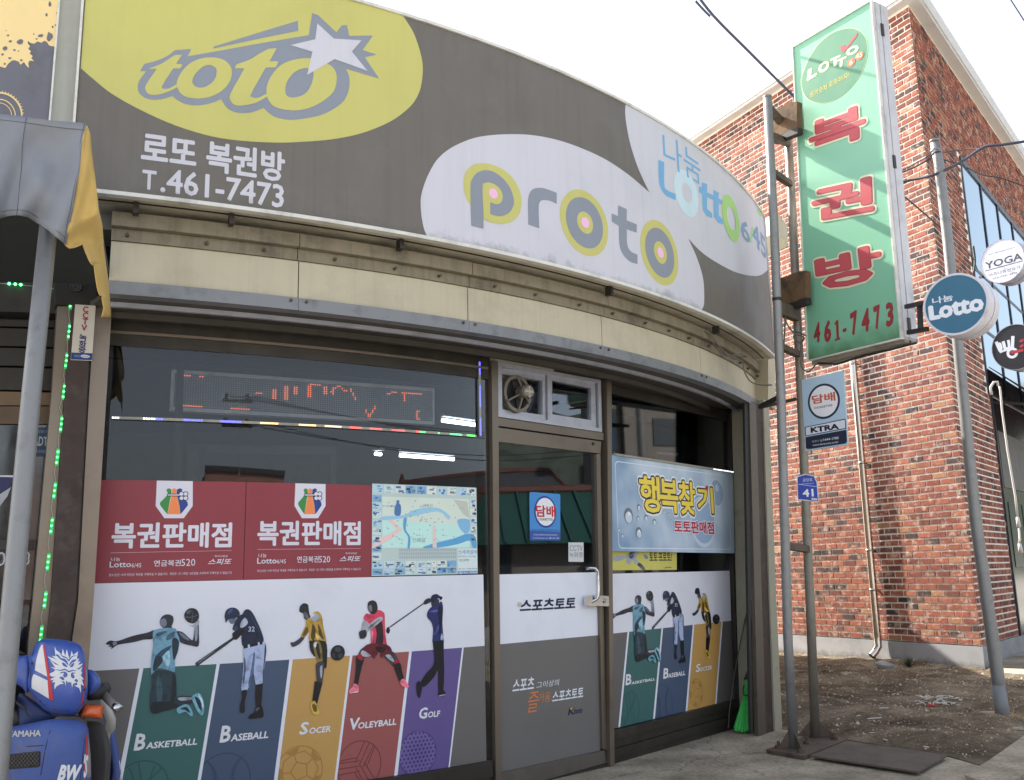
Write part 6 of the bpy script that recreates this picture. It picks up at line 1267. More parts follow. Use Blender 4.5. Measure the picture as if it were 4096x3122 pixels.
for q_ in ((352, 420), (440, 820), (905, 700)):
    a_, z_ = PH.un(*Q([q_])[0]); MB().tube([PH.mp(a_, z_, -.001), PH.mp(a_, z_, .003)], .0055, 8).build('screw', M_plast, SCO)
# shield
sh = sp(Q([(60, 1110, 1), (300, 1070), (560, 1020), (760, 1025), (880, 1045), (940, 1090), (960, 1180), (975, 1350), (985, 1500), (985, 1700), (985, 2000, 1), (60, 2000, 1), (30, 1500)]), 4)
PSH = Puff(3.9, sh, .11, c=Q([(480, 1560)])[0])
PSH.shell('front_shield', M_blued, SCO, .1, 9)
inn2 = sp(Q([(940, 1040, 1), (1100, 1060), (1160, 1180), (1190, 1350), (1180, 1600), (1150, 1850), (1120, 2050, 1), (940, 2050, 1)]), 3)
Puff(4.08, inn2, .05).shell('leg_shield_inner', M_inner, SCO, .03)
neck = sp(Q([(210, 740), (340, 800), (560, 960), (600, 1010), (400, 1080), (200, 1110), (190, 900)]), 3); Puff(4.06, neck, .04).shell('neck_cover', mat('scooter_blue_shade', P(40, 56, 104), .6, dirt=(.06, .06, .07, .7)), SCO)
grl = sp(Q([(585, 1025), (640, 985), (800, 975), (900, 1000), (940, 1060), (800, 1050), (640, 1050)]), 3); Puff(4.0, grl, .02).shell('shield_top', mat('scooter_grey_top', P(104, 100, 98), .6), SCO, .05)
on(PSH, Q([(930, 1185), (944, 1180), (936, 1380), (905, 1680), (892, 1690), (918, 1400)]), .0015, RS_, 'decal'); on(PSH, Q([(948, 1200), (972, 1350), (985, 1640), (940, 1660), (925, 1500), (940, 1380)]), .0014, GS2, 'decal')
text(PSH, 'YAMAHA', Q([(84, 1222)])[0], Q([(446, 1144)])[0], .002, ink(170, 168, 162), SCO, bold=.035)
text(PSH, 'BW', Q([(612, 1690)])[0], Q([(880, 1510)])[0], .002, WS_, SCO, bold=.05, shear=.35); text(PSH, "'S", Q([(888, 1655)])[0], Q([(952, 1400)])[0], .002, WS_, SCO, bold=.04, shear=.25)
on(PSH, Q([(92, 1405, 1), (430, 1370, 1), (440, 1385, 1), (435, 1525, 1), (420, 1540, 1), (90, 1565, 1), (72, 1550, 1), (80, 1420, 1)]), .001, M_blackm, 'grille')
seamline(PSH, [(560, 1040), (540, 1160), (500, 1300), (470, 1460), (440, 1620)])
seamline(PSH, [(90, 1340), (300, 1320), (470, 1310)])
seamline(PSH, [(900, 1090), (905, 1250), (880, 1500), (860, 1680)], r=.0012)
gm = MB()
for i in range(-3, 12):
    for d in (1, -1):
        x0_, y0_, x1_, y1_ = 85+i*40, (1385 if d > 0 else 1560), 85+i*40+150, (1560 if d > 0 else 1385)
        pts = []
        for k in range(9):
            t = k/8; x = x0_+(x1_-x0_)*t; y = y0_+(y1_-y0_)*t
            if 86 < x < 432 and 1400-.1*(x-90) < y < 1556-.08*(x-90): pts.append(PSH.mp(*PSH.un(*Q([(x, y)])[0]), .004))
        if len(pts) > 1: gm.tube(pts, .0018, 4)
o = gm.build('grille_mesh', mat('grille_grey', P(76, 72, 68), .6), SCO)
# turn signals, levers, grips, mirror stem and rear body
M_or = mat('amber_lens', P(196, 86, 34, 1.0), .25, var=.15, scale=20, coat=.5)
tsg = sp(Q([(900, 860, 1), (1100, 865), (1118, 890), (1105, 1000), (1080, 1018), (960, 1010), (875, 1000), (880, 930)]), 3); Puff(3.98, tsg, .035).shell('turn_signal', M_or, SCO, .05)
bx = sp(Q([(840, 950), (900, 880), (935, 850), (900, 1000), (880, 1005)]), 2); Puff(4.0, bx, .01).shell('signal_base', M_plast, SCO, .05)
ts2 = sp(Q([(110, 770), (155, 755), (168, 800), (160, 880), (130, 915), (100, 900)]), 3); Puff(4.0, ts2, .03).shell('turn_signal', M_or, SCO, .05)
fork = sp(Q([(95, 900), (190, 920), (220, 1070), (60, 1090)]), 2); Puff(4.05, fork, .02).shell('fork_cover', M_plast, SCO, .05)
lp_ = lambda x, y, Y: at(*Q([(x, y)])[0], Y)
MB().tube([lp_(960, 740, 4.05), lp_(1060, 720, 4.08), lp_(1130, 690, 4.15)], [.03, .034, .028], 12).build('throttle_housing', M_plast, SCO, True)
MB().tube([lp_(1120, 750, 4.1), lp_(1180, 820, 4.06), lp_(1250, 890, 4.0)], [.017, .0165, .0165], 12).build('hand_grip', mat('grip_grey', P(120, 114, 108), .6), SCO, True)
MB().tube([lp_(1248, 884, 4.0), lp_(1280, 905, 3.98)], .0175, 12).build('bar_end', M_chrome, SCO, True)
MB().tube([lp_(1110, 810, 4.2), lp_(1150, 900, 4.2), lp_(1200, 1020, 4.22), lp_(1195, 1120, 4.24), lp_(1165, 1180, 4.26), lp_(1195, 1290, 4.27)], [.014, .018, .02, .02, .012, .01], 10).build('brake_lever', mat('lever_white', P(180, 178, 174), .4), SCO, True)
rb_ = sp(Q([(1110, 940), (1150, 1060), (1230, 1150), (1280, 1350), (1310, 1600), (1310, 2000, 1), (1150, 2000, 1), (1190, 1600), (1195, 1300), (1140, 1100)]), 3); Puff(4.3, rb_, .05).shell('rear_body', M_blued, SCO, .25)
prnt(Puff(4.3, rb_, .05), Q([(1285, 1465), (1295, 1470), (1312, 1600), (1300, 1680), (1292, 1680), (1300, 1600)]), .003, WS_, SCO, 'decal')
cab = MB()
for a_ in (((170, 830), (230, 870), (290, 920)), ((180, 850), (250, 900), (320, 1000))): cab.tube([lp_(x, y, 3.97) for x, y in a_], .003, 5)
cab.build('cables', M_rubber, SCO)
bxp = sp(Q([(180, 280), (230, 290), (270, 320), (180, 318)]), 2); Puff(4.1, bxp, .02).shell('instrument_top', M_plast, SCO, .1)
# wheel and foot board below the frame's edge, so the scooter is whole
wh = MB(); wc = Vector((-1.78, 4.05, .24))
wh.tube([wc+Vector((0, .2*math.cos(t*PI/10), .2*math.sin(t*PI/10))) for t in range(21)], .045, 8, cap=False); wh.build('wheel', M_plast, SCO, True)
wh = MB(); wc = Vector((-1.9, 5.0, .24)); wh.tube([wc+Vector((0, .2*math.cos(t*PI/10), .2*math.sin(t*PI/10))) for t in range(21)], .045, 8, cap=False) if False else None
# ---------------------------------------------------------------- two pipe sign post
def gp(u, v, z=.03): return ground(u, v, z)
SPT = thing('sign_post_frame', 'tall frame of two grey steel pipes bolted to a base plate', 'sign post', tuple(gp(3220, 2985, 0)))
b1, b2 = gp(3175, 2990), gp(3262, 2948)
t1_ = at(3070, 392, b1.y); t2_ = at(3148, 470, b2.y)
p1b = at(3148, 2650, b1.y+.0)
pipe1 = [b1, at(3152, 2560, b1.y), at(3123, 1560, b1.y), at(3096, 900, b1.y), t1_]
pipe2 = [b2, at(3240, 2400, b2.y), at(3203, 1560, b2.y), at(3169, 840, b2.y), t2_]
o = MB().tube(pipe1, .0335, 20).build('pipe', M_pipe, SPT, True)
M_rpipe = mat('rust_stained_pipe', P(128, 122, 112), .5, .4, var=.15, scale=10, dirt=(.14, .07, .03, .85), dscale=3.5, bump=.1, bscale=50)
MB().tube(pipe2, .034, 20).build('pipe', M_rpipe, SPT, True)
for (u, v, Y) in ((3070, 392, b1.y),):
    c = at(u, v, Y); MB().tube([c, c+Vector((0, 0, .012))], .035, 20).build('pipe_cap', M_pipe, SPT, True)
def lp2(pl, v):
    for a, b in zip(pl, pl[1:]):
        (ua_, va_, _), (ub_, vb_, _) = proj(a), proj(b)
        if min(va_, vb_) <= v <= max(va_, vb_): return a+(b-a)*((v-va_)/(vb_-va_))
    return pl[-1]
for v1_, v2_, w_, m_ in ((430, 520, .05, M_rust), (690, 740, .045, M_rust), (1250, 1280, .055, M_rust), (1390, 1425, .045, M_rust), (2195, 2205, .05, M_rust)):
    MB().beam(lp2(pipe1, v1_), lp2(pipe2, v2_), w_, w_).build('cross_bar', m_, SPT)
for k, v in enumerate((1205, 2010, 2700)):
    if k == 0: c = lp2(pipe1, v); MB().tube([c+Vector((0, 0, -.012)), c+Vector((0, 0, .012))], .0365, 16).build('tape_band', M_rubber, SPT)
# brackets from the frame to the green sign
for zs in ((3100, 3186, 420, 555), (3118, 3220, 1095, 1235)):
    A0 = lp2(pipe2, zs[2]+80)
    nm = 'sign_bracket'
    S_BR = Plane((b2.x, b2.y), (b2.x+.42, b2.y-.67))
    slab(nm, S_BR, [(zs[0], zs[2]+20), (zs[0]+25, zs[2]+18), (zs[1]-20, zs[2]-5), (zs[1]+12, zs[2]-10), (zs[1]+12, zs[3]-40), (zs[1]-10, zs[3]-30), (zs[0]+20, zs[3]), (zs[0]-0, zs[3]-10)], -.03, .03, mat('rusty_board', P(92, 70, 48), .85, var=.4, scale=7, dirt=(.05, .04, .03, .9), dscale=5, bump=.5, bscale=20), SPT)
    MB().beam(lp2(pipe1, zs[3]-10), lp2(pipe2, zs[3]+20), .05, .05).build('cross_bar', M_rust, SPT); S_t = S_BR.un(zs[1]+15, zs[3]-30); S_s = S_BR.un(zs[0], zs[3]+10)
    MB().beam(S_BR.mp(*S_s), S_BR.mp(*S_t), .06, .05).build('bracket_bar', mat('black_bar', (.02, .018, .016), .6), SPT)
bp_ = [gp(3066, 2998, .028), gp(3215, 3025, .028), gp(3388, 2958, .028), gp(3250, 2936, .028)]
slab('base_plate', Flat(.028), [(p.x, p.y) for p in bp_], -.026, 0, M_rust, SPT, px=False)
M_plate = mat('weathered_plate', P(92, 84, 74), .85, .1, var=.15, scale=6, dirt=(.05, .035, .025, .7), dscale=5, bump=.4, bscale=40)
for u, v in ((3115, 2992), (3228, 2975), (3204, 3010), (3338, 2958)):
    c = gp(u, v, .029); bt = MB().tube([c, c+Vector((0, 0, .018))], .024, 6); bt.build('nut', M_rust, SPT); MB().tube([c+Vector((0, 0, .018)), c+Vector((0, 0, .045))], .011, 8).build('bolt', M_rust, SPT)
for b_, dirs in ((b1, ((-.09, -.02), (.03, .1), (.02, -.1))), (b2, ((-.1, .03), (.12, -.05), (.03, .1)))):
    for dx, dy in dirs:
        d = Vector((dx, dy, 0)); n = Vector((-dy, dx, 0)).normalized()*.004; base = Vector((b_.x, b_.y, .029)); e = d.normalized()*.03
        vs = [base+e+n, base+e+d+n, base+e+Vector((0, 0, .11))+n, base+e-n, base+e+d-n, base+e+Vector((0, 0, .11))-n]
        MB().add(vs, [(0, 1, 2), (5, 4, 3), (0, 3, 4, 1), (1, 4, 5, 2), (2, 5, 3, 0)]).build('gusset', M_rust, SPT)
pl_ = [gp(3242, 3022, .03), gp(3386, 2964, .03), gp(3790, 3026, .022), gp(3672, 3092, .022)]
o = slab('cover_plate', Flat(.03), [(p.x, p.y) for p in pl_], -.012, 0, M_plate, None, px=False); tag(o, 'loose rusty steel plate lying on the ground in front of the pipe base', 'plate')
# ---------------------------------------------------------------- vertical green sign
S_G = Plane((2.36, 7.2), (2.79, 6.53))
GR = thing('vertical_green_sign', 'tall green lottery sign box with red Korean letters fixed to the pipes', 'sign', tuple(S_G.mp(.4, 2.8)))
m = bpy.data.materials.new('green_acrylic'); m.use_nodes = True; N = m.node_tree.nodes; L = m.node_tree.links; b_ = N['Principled BSDF']; b_.inputs['Roughness'].default_value = .35
g_ = N.new('ShaderNodeNewGeometry'); sx_ = N.new('ShaderNodeSeparateXYZ'); L.new(g_.outputs['Position'], sx_.inputs[0]); n_ = N.new('ShaderNodeTexNoise'); n_.inputs['Scale'].default_value = 6; n_.inputs['Detail'].default_value = 8; L.new(g_.outputs['Position'], n_.inputs[0])
ad_ = N.new('ShaderNodeMath'); ad_.operation = 'MULTIPLY_ADD'; ad_.inputs[1].default_value = -.25; L.new(n_.outputs['Fac'], ad_.inputs[0]); L.new(sx_.outputs['Z'], ad_.inputs[2])
r_ = N.new('ShaderNodeMapRange'); r_.inputs[1].default_value = 2.72; r_.inputs[2].default_value = 2.86; r_.inputs[3].default_value = .75; r_.inputs[4].default_value = 0; L.new(ad_.outputs[0], r_.inputs[0])
mm = N.new('ShaderNodeMix'); mm.data_type = 'RGBA'; mm.inputs[6].default_value = (*P(136, 200, 166, .85), 1); mm.inputs[7].default_value = (*P(70, 104, 58), 1); L.new(r_.outputs[0], mm.inputs[0]); L.new(mm.outputs[2], b_.inputs['Base Color'])
GQ = [(3232, 1445), (3607, 1355), (3487, 2), (3172, 187)]
slab('sign_face', S_G, [(GQ[0][0]+2, GQ[0][1]-2), (GQ[1][0]-3, GQ[1][1]-3), (GQ[2][0]-3, GQ[2][1]+5), (GQ[3][0]+2, GQ[3][1]+4)], -.01, 0, m, GR)
M_box = mat('sign_box_white', P(196, 196, 200), .5, .1, var=.06, dirt=(.2, .18, .15, .5), dscale=4, streak=.2)
slab('sign_box', S_G, GQ, -.17, -.011, M_box, GR)
gh = [(GQ[0][0]+2.5, GQ[0][1]-2.5), (GQ[1][0]-3.5, GQ[1][1]-3.5), (GQ[2][0]-3.5, GQ[2][1]+5.5), (GQ[3][0]+2.5, GQ[3][1]+4.5)]
slab('edge_trim', S_G, [(GQ[0][0]-1, GQ[0][1]+2), (GQ[1][0]+2, GQ[1][1]+2), (GQ[2][0]+1, GQ[2][1]-1), (GQ[3][0]-1, GQ[3][1])], -.02, .012, M_trim, GR, holes=[gh])
# side panel lips, hinges and bottom rails
aR = S_G.un(3607, 1355); aRt = S_G.un(3487, 2); aL_ = S_G.un(3232, 1445)
for o0, o1 in ((-.07, -.02), (-.165, -.08)): slab('side_panel', S_G, [(aR[0]+.001, aR[1]+.01), (aR[0]+.014, aR[1]+.01), (aRt[0]+.014, aRt[1]-.01), (aRt[0]+.001, aRt[1]-.01)], o0, o1, M_box, GR, px=False)
for v in (120, 665, 1300):
    f_ = (1355-v)/1353; z = aR[1]+(aRt[1]-aR[1])*f_; a = aR[0]+(aRt[0]-aR[0])*f_; slab('hinge', S_G, rect(a+.012, z-.05, a+.022, z+.05), -.09, -.06, M_dsteel, GR, px=False)
for o0, o1 in ((-.08, -.03), (-.16, -.11)): slab('bottom_rail', S_G, rect(aL_[0]+.01, aL_[1]-.03, aR[0], aL_[1]-.001), o0, o1, mat('bottom_rail_dirty', P(140, 134, 122), .6, dirt=(.08, .07, .05, .7), dscale=5), GR, px=False)
g3 = lambda x, y: (3000+x/2, y/2); g4 = lambda x, y: (3000+x/2, 760+y/2)
cir = [(405, 660), (430, 560), (480, 450), (550, 350), (640, 275), (730, 235), (820, 225), (890, 255), (935, 320), (942, 420), (920, 520), (880, 610), (810, 700), (740, 765), (650, 815), (560, 830), (480, 810), (430, 760)]
prnt(S_G, [g3(*p) for p in cir], .0012, ink(196, 214, 156, 1.0), GR, 'disc_rim', sm=3)
cm = (675, 530); prnt(S_G, [g3(cm[0]+(x-cm[0])*.978, cm[1]+(y-cm[1])*.985) for x, y in cir], .002, ink(92, 152, 120, .8), GR, 'disc', sm=3)
CRM = ink(220, 214, 184, .95); RD = ink(200, 84, 92, .85); ORG = ink(214, 112, 72, .95); YG = ink(206, 190, 96, .95)
def gt(s, corners, o, m_, bold=.0, **k):
    if s == '1': bold = .012
    """letters between four traced corners: left bottom, right bottom, left top"""
    lb, rb, lt = corners; vs_, fs_ = text2d(s, bold); x0 = min(v[0] for v in vs_); x1 = max(v[0] for v in vs_); y0 = min(v[1] for v in vs_); y1 = max(v[1] for v in vs_)
    A_, B_, C_ = Vector(S_G.un(*lb)), Vector(S_G.un(*rb)), Vector(S_G.un(*lt)); pts = []
    for v in vs_:
        q = A_+(B_-A_)*((v[0]-x0)/(x1-x0))+(C_-A_)*((v[1]-y0)/(y1-y0)); pts.append(S_G.mp(q.x, q.y, o+v[2]))
    return raw('lettering', pts, fs_, m_, GR)
gt('L', (g3(455, 655), g3(536, 605), g3(465, 562)), .0028, CRM, .06); gt('O', (g3(545, 600), g3(636, 560), g3(548, 515)), .0028, CRM, .06)
gt('T', (g3(640, 550), g3(722, 515), g3(645, 475)), .0028, CRM, .05); gt('T', (g3(690, 555), g3(765, 525), g3(700, 480)), .0029, CRM, .05); gt('O', (g3(768, 462), g3(872, 420), g3(770, 392)), .0030, CRM, .06)
prnt(S_G, [g3(*p) for p in ((725, 375), (750, 360), (765, 385), (855, 265), (863, 270), (852, 300), (775, 395), (755, 418), (732, 420))], .0034, RD, GR, 'tick_mark')
for x, y, r in ((810, 505, 33), (880, 448, 32)): cc, rr = circ_px(S_G, g3(x, y), [g3(x, y-r)]); prnt(S_G, ell(cc, rr*1.12, rr), .0036, ORG, GR, 'number_ball', px=False)
gt('6', (g3(793, 530), g3(826, 515), g3(795, 490)), .0046, CRM, .03); gt('45', (g3(845, 478), g3(902, 455), g3(848, 440)), .0046, CRM, .03)
gt('꿈의숫자', (g3(482, 785), g3(622, 720), g3(480, 738)), .0028, YG, .01); gt('로또하자!', (g3(632, 708), g3(798, 622), g3(630, 660)), .0028, YG, .01)
def outl(polys, dk, o=.0016, sc=1.0):
    pass
bok = [[(500, 1020), (545, 1000), (580, 990), (785, 925), (795, 880), (870, 840), (888, 850), (890, 940), (860, 960), (640, 1045), (655, 1065), (880, 985), (925, 960), (918, 980), (860, 1010), (640, 1085), (490, 1180), (482, 1170), (505, 1150), (600, 1110), (520, 1105), (500, 1080)],
       [(525, 1205), (545, 1165), (740, 1110), (895, 1040), (900, 1110), (880, 1135), (840, 1160), (822, 1155), (822, 1120), (700, 1155), (525, 1230)]]
kwon = [[(520, 1560), (520, 1525), (560, 1505), (780, 1425), (800, 1440), (780, 1490), (680, 1680), (700, 1690), (672, 1920-0+0), (700, 1490+0)]]
# the two lower letters and the first, built from the font and shaded with a cream rim and red face
def bigch(s, lb, rb, lt, o=.0014, n=12):
    e = .07; lb, rb, lt = Vector(lb), Vector(rb), Vector(lt); ex, ey = (rb-lb)*e, (lt-lb)*e; lb, rb, lt = lb-ex-ey, rb+ex-ey, lt-ex+ey
    w_ = Vector(S_G.un(*rb))-Vector(S_G.un(*lb))
    for rad, m_, oo, cnt in ((.021, CRM, .0, n), (.0055, mat('letter_shadow', P(150, 52, 64), .5), .0028, 6), (.0, RD, .0042, 1)):
        for j in range(cnt):
            d = (rad*math.cos(j*2*PI/cnt), rad*math.sin(j*2*PI/cnt)); lbn, rbn, ltn = [ (S_G.un(*q)[0]+d[0], S_G.un(*q)[1]+d[1]) for q in (lb, rb, lt)]
            vs_, fs_ = text2d(s, .026); x0 = min(v[0] for v in vs_); x1 = max(v[0] for v in vs_); y0 = min(v[1] for v in vs_); y1 = max(v[1] for v in vs_)
            A_, B_, C_ = Vector(lbn), Vector(rbn), Vector(ltn); pts = []
            for v in vs_:
                q = A_+(B_-A_)*((v[0]-x0)/(x1-x0))+(C_-A_)*((v[1]-y0)/(y1-y0)); pts.append(S_G.mp(q.x, q.y, o+oo+v[2]+.00018*j))
            raw('lettering', pts, fs_, m_, GR)
bigch('복', g3(508, 1220), g3(905, 1085), g3(498, 1000)); 
bigch('권', (3265, 878), (3483, 838), (3262, 765)); 
bigch('방', g4(575, 790), g4(1040, 700), g4(550, 560))
gt('4', (g4(510, 1240), g4(563, 1215), g4(510, 1075)), .0014, ink(150, 56, 62, .95), .04)
DG = ink(150, 56, 62, .95)
for s, xa, ya, xb, yb, xt, yt in (('6', 594, 1232, 652, 1212, 592, 1060), ('-', 742, 1142, 773, 1132, 742, 1120), ('7', 815, 1175, 872, 1140, 798, 1000), ('4', 893, 1150, 958, 1130, 893, 965), ('7', 1002, 1125, 1055, 1100, 985, 945), ('3', 1090, 1105, 1152, 1085, 1085, 915)):
    gt(s, (g4(xa, ya), g4(xb, yb), g4(xt, yt-6)), .0014, DG, .05)
prnt(S_G, [g4(*p) for p in [(680, 1212), (722, 1197), (722, 1181), (713, 1184), (707, 1040), (689, 1047), (677, 1070), (679, 1082), (689, 1078), (694, 1190), (680, 1195)]], .0014, DG, GR, 'lettering')
# cable stub under the sign
MB().tube([S_G.mp(*S_G.un(3265, 1452), -.02), S_G.mp(*S_G.un(3330, 1455), -.05), S_G.mp(*S_G.un(3440, 1420), -.05), S_G.mp(*S_G.un(3540, 1398), -.05), S_G.mp(*S_G.un(3632, 1366), -.1)], .008, 6).build('cable', M_rubber, GR)
# ---------------------------------------------------------------- round signs
def disc_sign(name, lab, c, Y, ang, left, topv, depth, face_m, rim_m, rim=.93):
    p = at(*c, Y); S_ = Plane((p.x, p.y), (p.x+math.cos(ang), p.y+math.sin(ang))); cc = S_.un(*c)
    ra = abs(S_.un(*left)[0]-cc[0]); rz = abs(S_.un(*topv)[1]-cc[1]); t = thing(name, lab, 'sign', tuple(p))
    r = (ra+rz)/2
    slab('drum', S_, ell(cc, r, n=48), -depth, -depth*.56, rim_m, t, px=False); slab('drum', S_, ell(cc, r, n=48), -depth*.5, 0, rim_m, t, px=False); slab('drum_gap', S_, ell(cc, r*.975, n=48), -depth*.56+.0005, -depth*.5-.0005, M_dsteel, t, px=False)
    slab('rim', S_, ell(cc, r*1.0, n=48), .0005, .012, rim_m, t, px=False, holes=[ell(cc, r*rim, n=48)]); slab('sign_face', S_, ell(cc, r*rim*.999, n=48), .0005, .009, face_m, t, px=False)
    return t, S_, cc, r
M_rimw = mat('round_sign_rim', P(206, 204, 212), .45, var=.05, dirt=(.16, .14, .12, .6), dscale=5)
R1 = lambda x, y: (3600+x/2.4, 950+y/2.4)
LO, S_L, lc_, lr = disc_sign('round_lotto_sign', 'round teal sign with white rim beside the tall green sign', R1(535, 645), 6.1, math.radians(-45), R1(222, 680), R1(600, 335), .2, ink(58, 108, 136, 1.0), M_rimw)
WL_ = ink(214, 216, 224)
def st(S_, s, lb, rt, t, m_, bold=0, o=.0095, shear=0): return text(S_, s, lb, rt, o, m_, t, bold=bold, shear=shear)
st(S_L, '나눔', R1(318, 650), R1(510, 543), LO, WL_, .02); st(S_L, 'L', R1(288, 805), R1(385, 640), LO, WL_, .07); st(S_L, 'otto', R1(385, 790), R1(800, 560), LO, WL_, .05)
for y0, y1 in (((60, 668), (222, 632)), ((80, 915), (262, 880))): MB().beam(at(*R1(*y0), 6.45), at(*R1(*y1), 6.25), .03, .03).build('arm', mat('black_arm', (.03, .03, .035), .5), LO)
MB().beam(at(*R1(188, 640), 6.3), at(*R1(198, 880), 6.3), .028, .03, (0, 1, 0)).build('arm', mat('black_arm', (0,)*3), LO)
YO, S_Y, yc, yr = disc_sign('round_yoga_sign', 'round white yoga sign near the right edge', R1(985, 230), 9.4, math.radians(-54), R1(772, 240), R1(1000, 15), .2, ink(206, 206, 218), mat('chrome_rim', P(170, 168, 176), .3, .6, dirt=(.3, .25, .25, .4)), .975)
GT_ = ink(72, 74, 84)
st(S_Y, 'अथ योगानुशासनम् ।', R1(848, 178), R1(1128, 85), YO, GT_, .01); st(S_Y, 'YOGA', R1(828, 312), R1(1172, 145), YO, GT_, .02); st(S_Y, '아즈나휴선요가', R1(858, 382), R1(1160, 270), YO, GT_, .0); st(S_Y, '010-7241-4876', R1(898, 408), R1(1128, 330), YO, GT_)
yl_ = [S_Y.un(*R1(822, 330)), S_Y.un(*R1(1186, 236))]; prnt(S_Y, [(yl_[0][0], yl_[0][1]), (yl_[1][0], yl_[0][1]), (yl_[1][0], yl_[0][1]+.008), (yl_[0][0], yl_[0][1]+.008)], .0095, GT_, YO, 'rule', px=False)
MB().beam(at(*R1(770, 385), 10.2), at(*R1(800, 378), 9.6), .03, .03).build('arm', M_mull, YO)
BK, S_K, kc, kr = disc_sign('round_black_sign', 'round black sign with white Korean lettering below the yoga sign', R1(1110, 1055), 9.2, math.radians(-52), R1(875, 1060), R1(1115, 838), .18, ink(44, 43, 48), mat('chrome_rim', (0,)*3), .975)
kt = lambda pts, m_, o=.0095: prnt(S_K, [R1(*p) for p in pts], o, m_, BK, 'lettering')
kt([(912, 1010), (940, 998), (958, 1040), (948, 1010), (975, 1015), (990, 1060), (984, 1090), (1000, 1078), (980, 1005), (1008, 995), (1026, 1060), (1040, 1050), (1030, 990), (1058, 985), (1066, 1062), (1072, 950), (1104, 948), (1098, 1075), (1060, 1076), (1030, 1092), (1000, 1100), (968, 1115), (950, 1095)], WL_)
cc, rr = circ_px(S_K, R1(1082, 1112), [R1(1028, 1112), R1(1082, 1166)]); prnt(S_K, ell(cc, rr), .0096, WL_, BK, 'lettering', px=False, holes=[ell(cc, rr*.52)])
kt([(1062, 1096), (1190, 1070), (1190, 1096), (1085, 1122), (1066, 1116)], ink(176, 56, 66), .0104); kt([(1142, 1000), (1190, 970), (1190, 1000), (1165, 1010)], ink(176, 56, 66)); kt([(1150, 1045), (1190, 1020), (1190, 1050), (1160, 1062)], ink(176, 56, 66))
# ---------------------------------------------------------------- cigarettes board and house number on the second pipe
cb = lp2(pipe2, 1640); S_C = Plane((cb.x+.0, cb.y-.045), (cb.x+.62, cb.y-.045-.72))
KT = thing('tobacco_board', 'pale blue cigarettes sign on the pipe below the green sign', 'sign', tuple(S_C.mp(.2, 2.0)))
k1 = lambda x, y: (3000+x/2, 760+y/2); k2 = lambda x, y: (3000+x/2, 1560+y/2)
slab('panel', S_C, [k1(413, 1525), k1(735, 1450), k1(747, 1460), k2(782, 425), k2(770, 440), k2(440, 490)], -.004, 0, ink(170, 194, 214), KT)
slab('panel_edge', S_C, [k1(409, 1522), k1(736, 1446), k1(750, 1460), k2(786, 428), k2(772, 444), k2(436, 494)], -.009, -.0045, M_trim, KT)
cc, rr = circ_px(S_C, k2(590, 92), [k2(455, 110), k2(722, 75), k2(592, 222)]); prnt(S_C, ell(cc, rr, n=40), .001, ink(38, 46, 66), KT, 'ring', px=False); prnt(S_C, ell(cc, rr*.875, n=40), .0016, ink(222, 222, 228), KT, 'disc', px=False)
text(S_C, '담배', k2(500, 118), k2(680, 15), .0024, ink(190, 92, 66), KT, bold=.03); text(S_C, 'CIGARETTES', k2(516, 155), k2(660, 115), .0024, BLACK, KT, bold=.01)
prnt(S_C, [k2(438, 298), k2(764, 232), k2(770, 312), k2(442, 372)], .001, ink(42, 48, 66), KT, 'name_band'); prnt(S_C, [k2(446, 303), k2(759, 240), k2(763, 306), k2(449, 366)], .0016, ink(214, 216, 226), KT, 'name_band')
text(S_C, 'KTRA', k2(488, 346), k2(710, 268), .0024, ink(36, 38, 50), KT, bold=.05)
prnt(S_C, [k2(444, 380), k2(771, 320), k2(777, 415), k2(765, 430), k2(470, 476), k2(448, 470)], .001, ink(38, 44, 64), KT, 'lower_band')
text(S_C, '콜센타 ☎', k2(498, 424), k2(582, 396), .0018, ink(190, 196, 206), KT); text(S_C, '1644-1785', k2(588, 410), k2(710, 374), .0018, ink(206, 210, 218), KT, bold=.02); text(S_C, 'www.ktranews.co.kr', k2(502, 452), k2(708, 408), .0018, ink(200, 204, 212), KT, bold=.01)
text(S_C, '사단법인 한국담배판매인회중앙회', k2(636, 252), k2(762, 230), .0018, ink(90, 96, 110), KT)
hb = lp2(pipe2, 1950); S_H = Plane((hb.x, hb.y-.038), (hb.x+.95, hb.y-.038-.32))
HN = thing('house_number_plate', 'small blue plate with number 41 on the pipe', 'sign', tuple(S_H.mp(0, 1.7)))
slab('panel_edge', S_H, [k2(374, 706), k2(382, 690), k2(444, 672), k2(515, 688), k2(540, 740), k2(551, 893), k2(545, 900), k2(388, 882), k2(380, 876)], -.005, -.0005, M_trim, HN)
slab('panel', S_H, [k2(381, 708), k2(388, 696), k2(445, 680), k2(510, 694), k2(533, 744), k2(544, 886), k2(540, 890), k2(391, 874), k2(386, 868)], -.0003, .001, ink(40, 62, 158), HN)
prnt(S_H, [k2(382, 754), k2(535, 774), k2(535, 777), k2(382, 757)], .0018, WHITE, HN, 'rule')
text(S_H, '금강로', k2(422, 736), k2(498, 706), .0018, WHITE, HN); text(S_H, 'Geumgang-ro', k2(411, 758), k2(511, 745), .0018, WHITE, HN, bold=.01); text(S_H, '41', k2(423, 858), k2(506, 792), .0018, WHITE, HN, bold=.03)
prnt(S_H, [k2(492, 866), k2(537, 870), k2(538, 884), k2(493, 880)], .0018, WHITE, HN, 'code_box'); text(S_H, '24617', k2(496, 879), k2(534, 871), .0024, NAVY, HN)
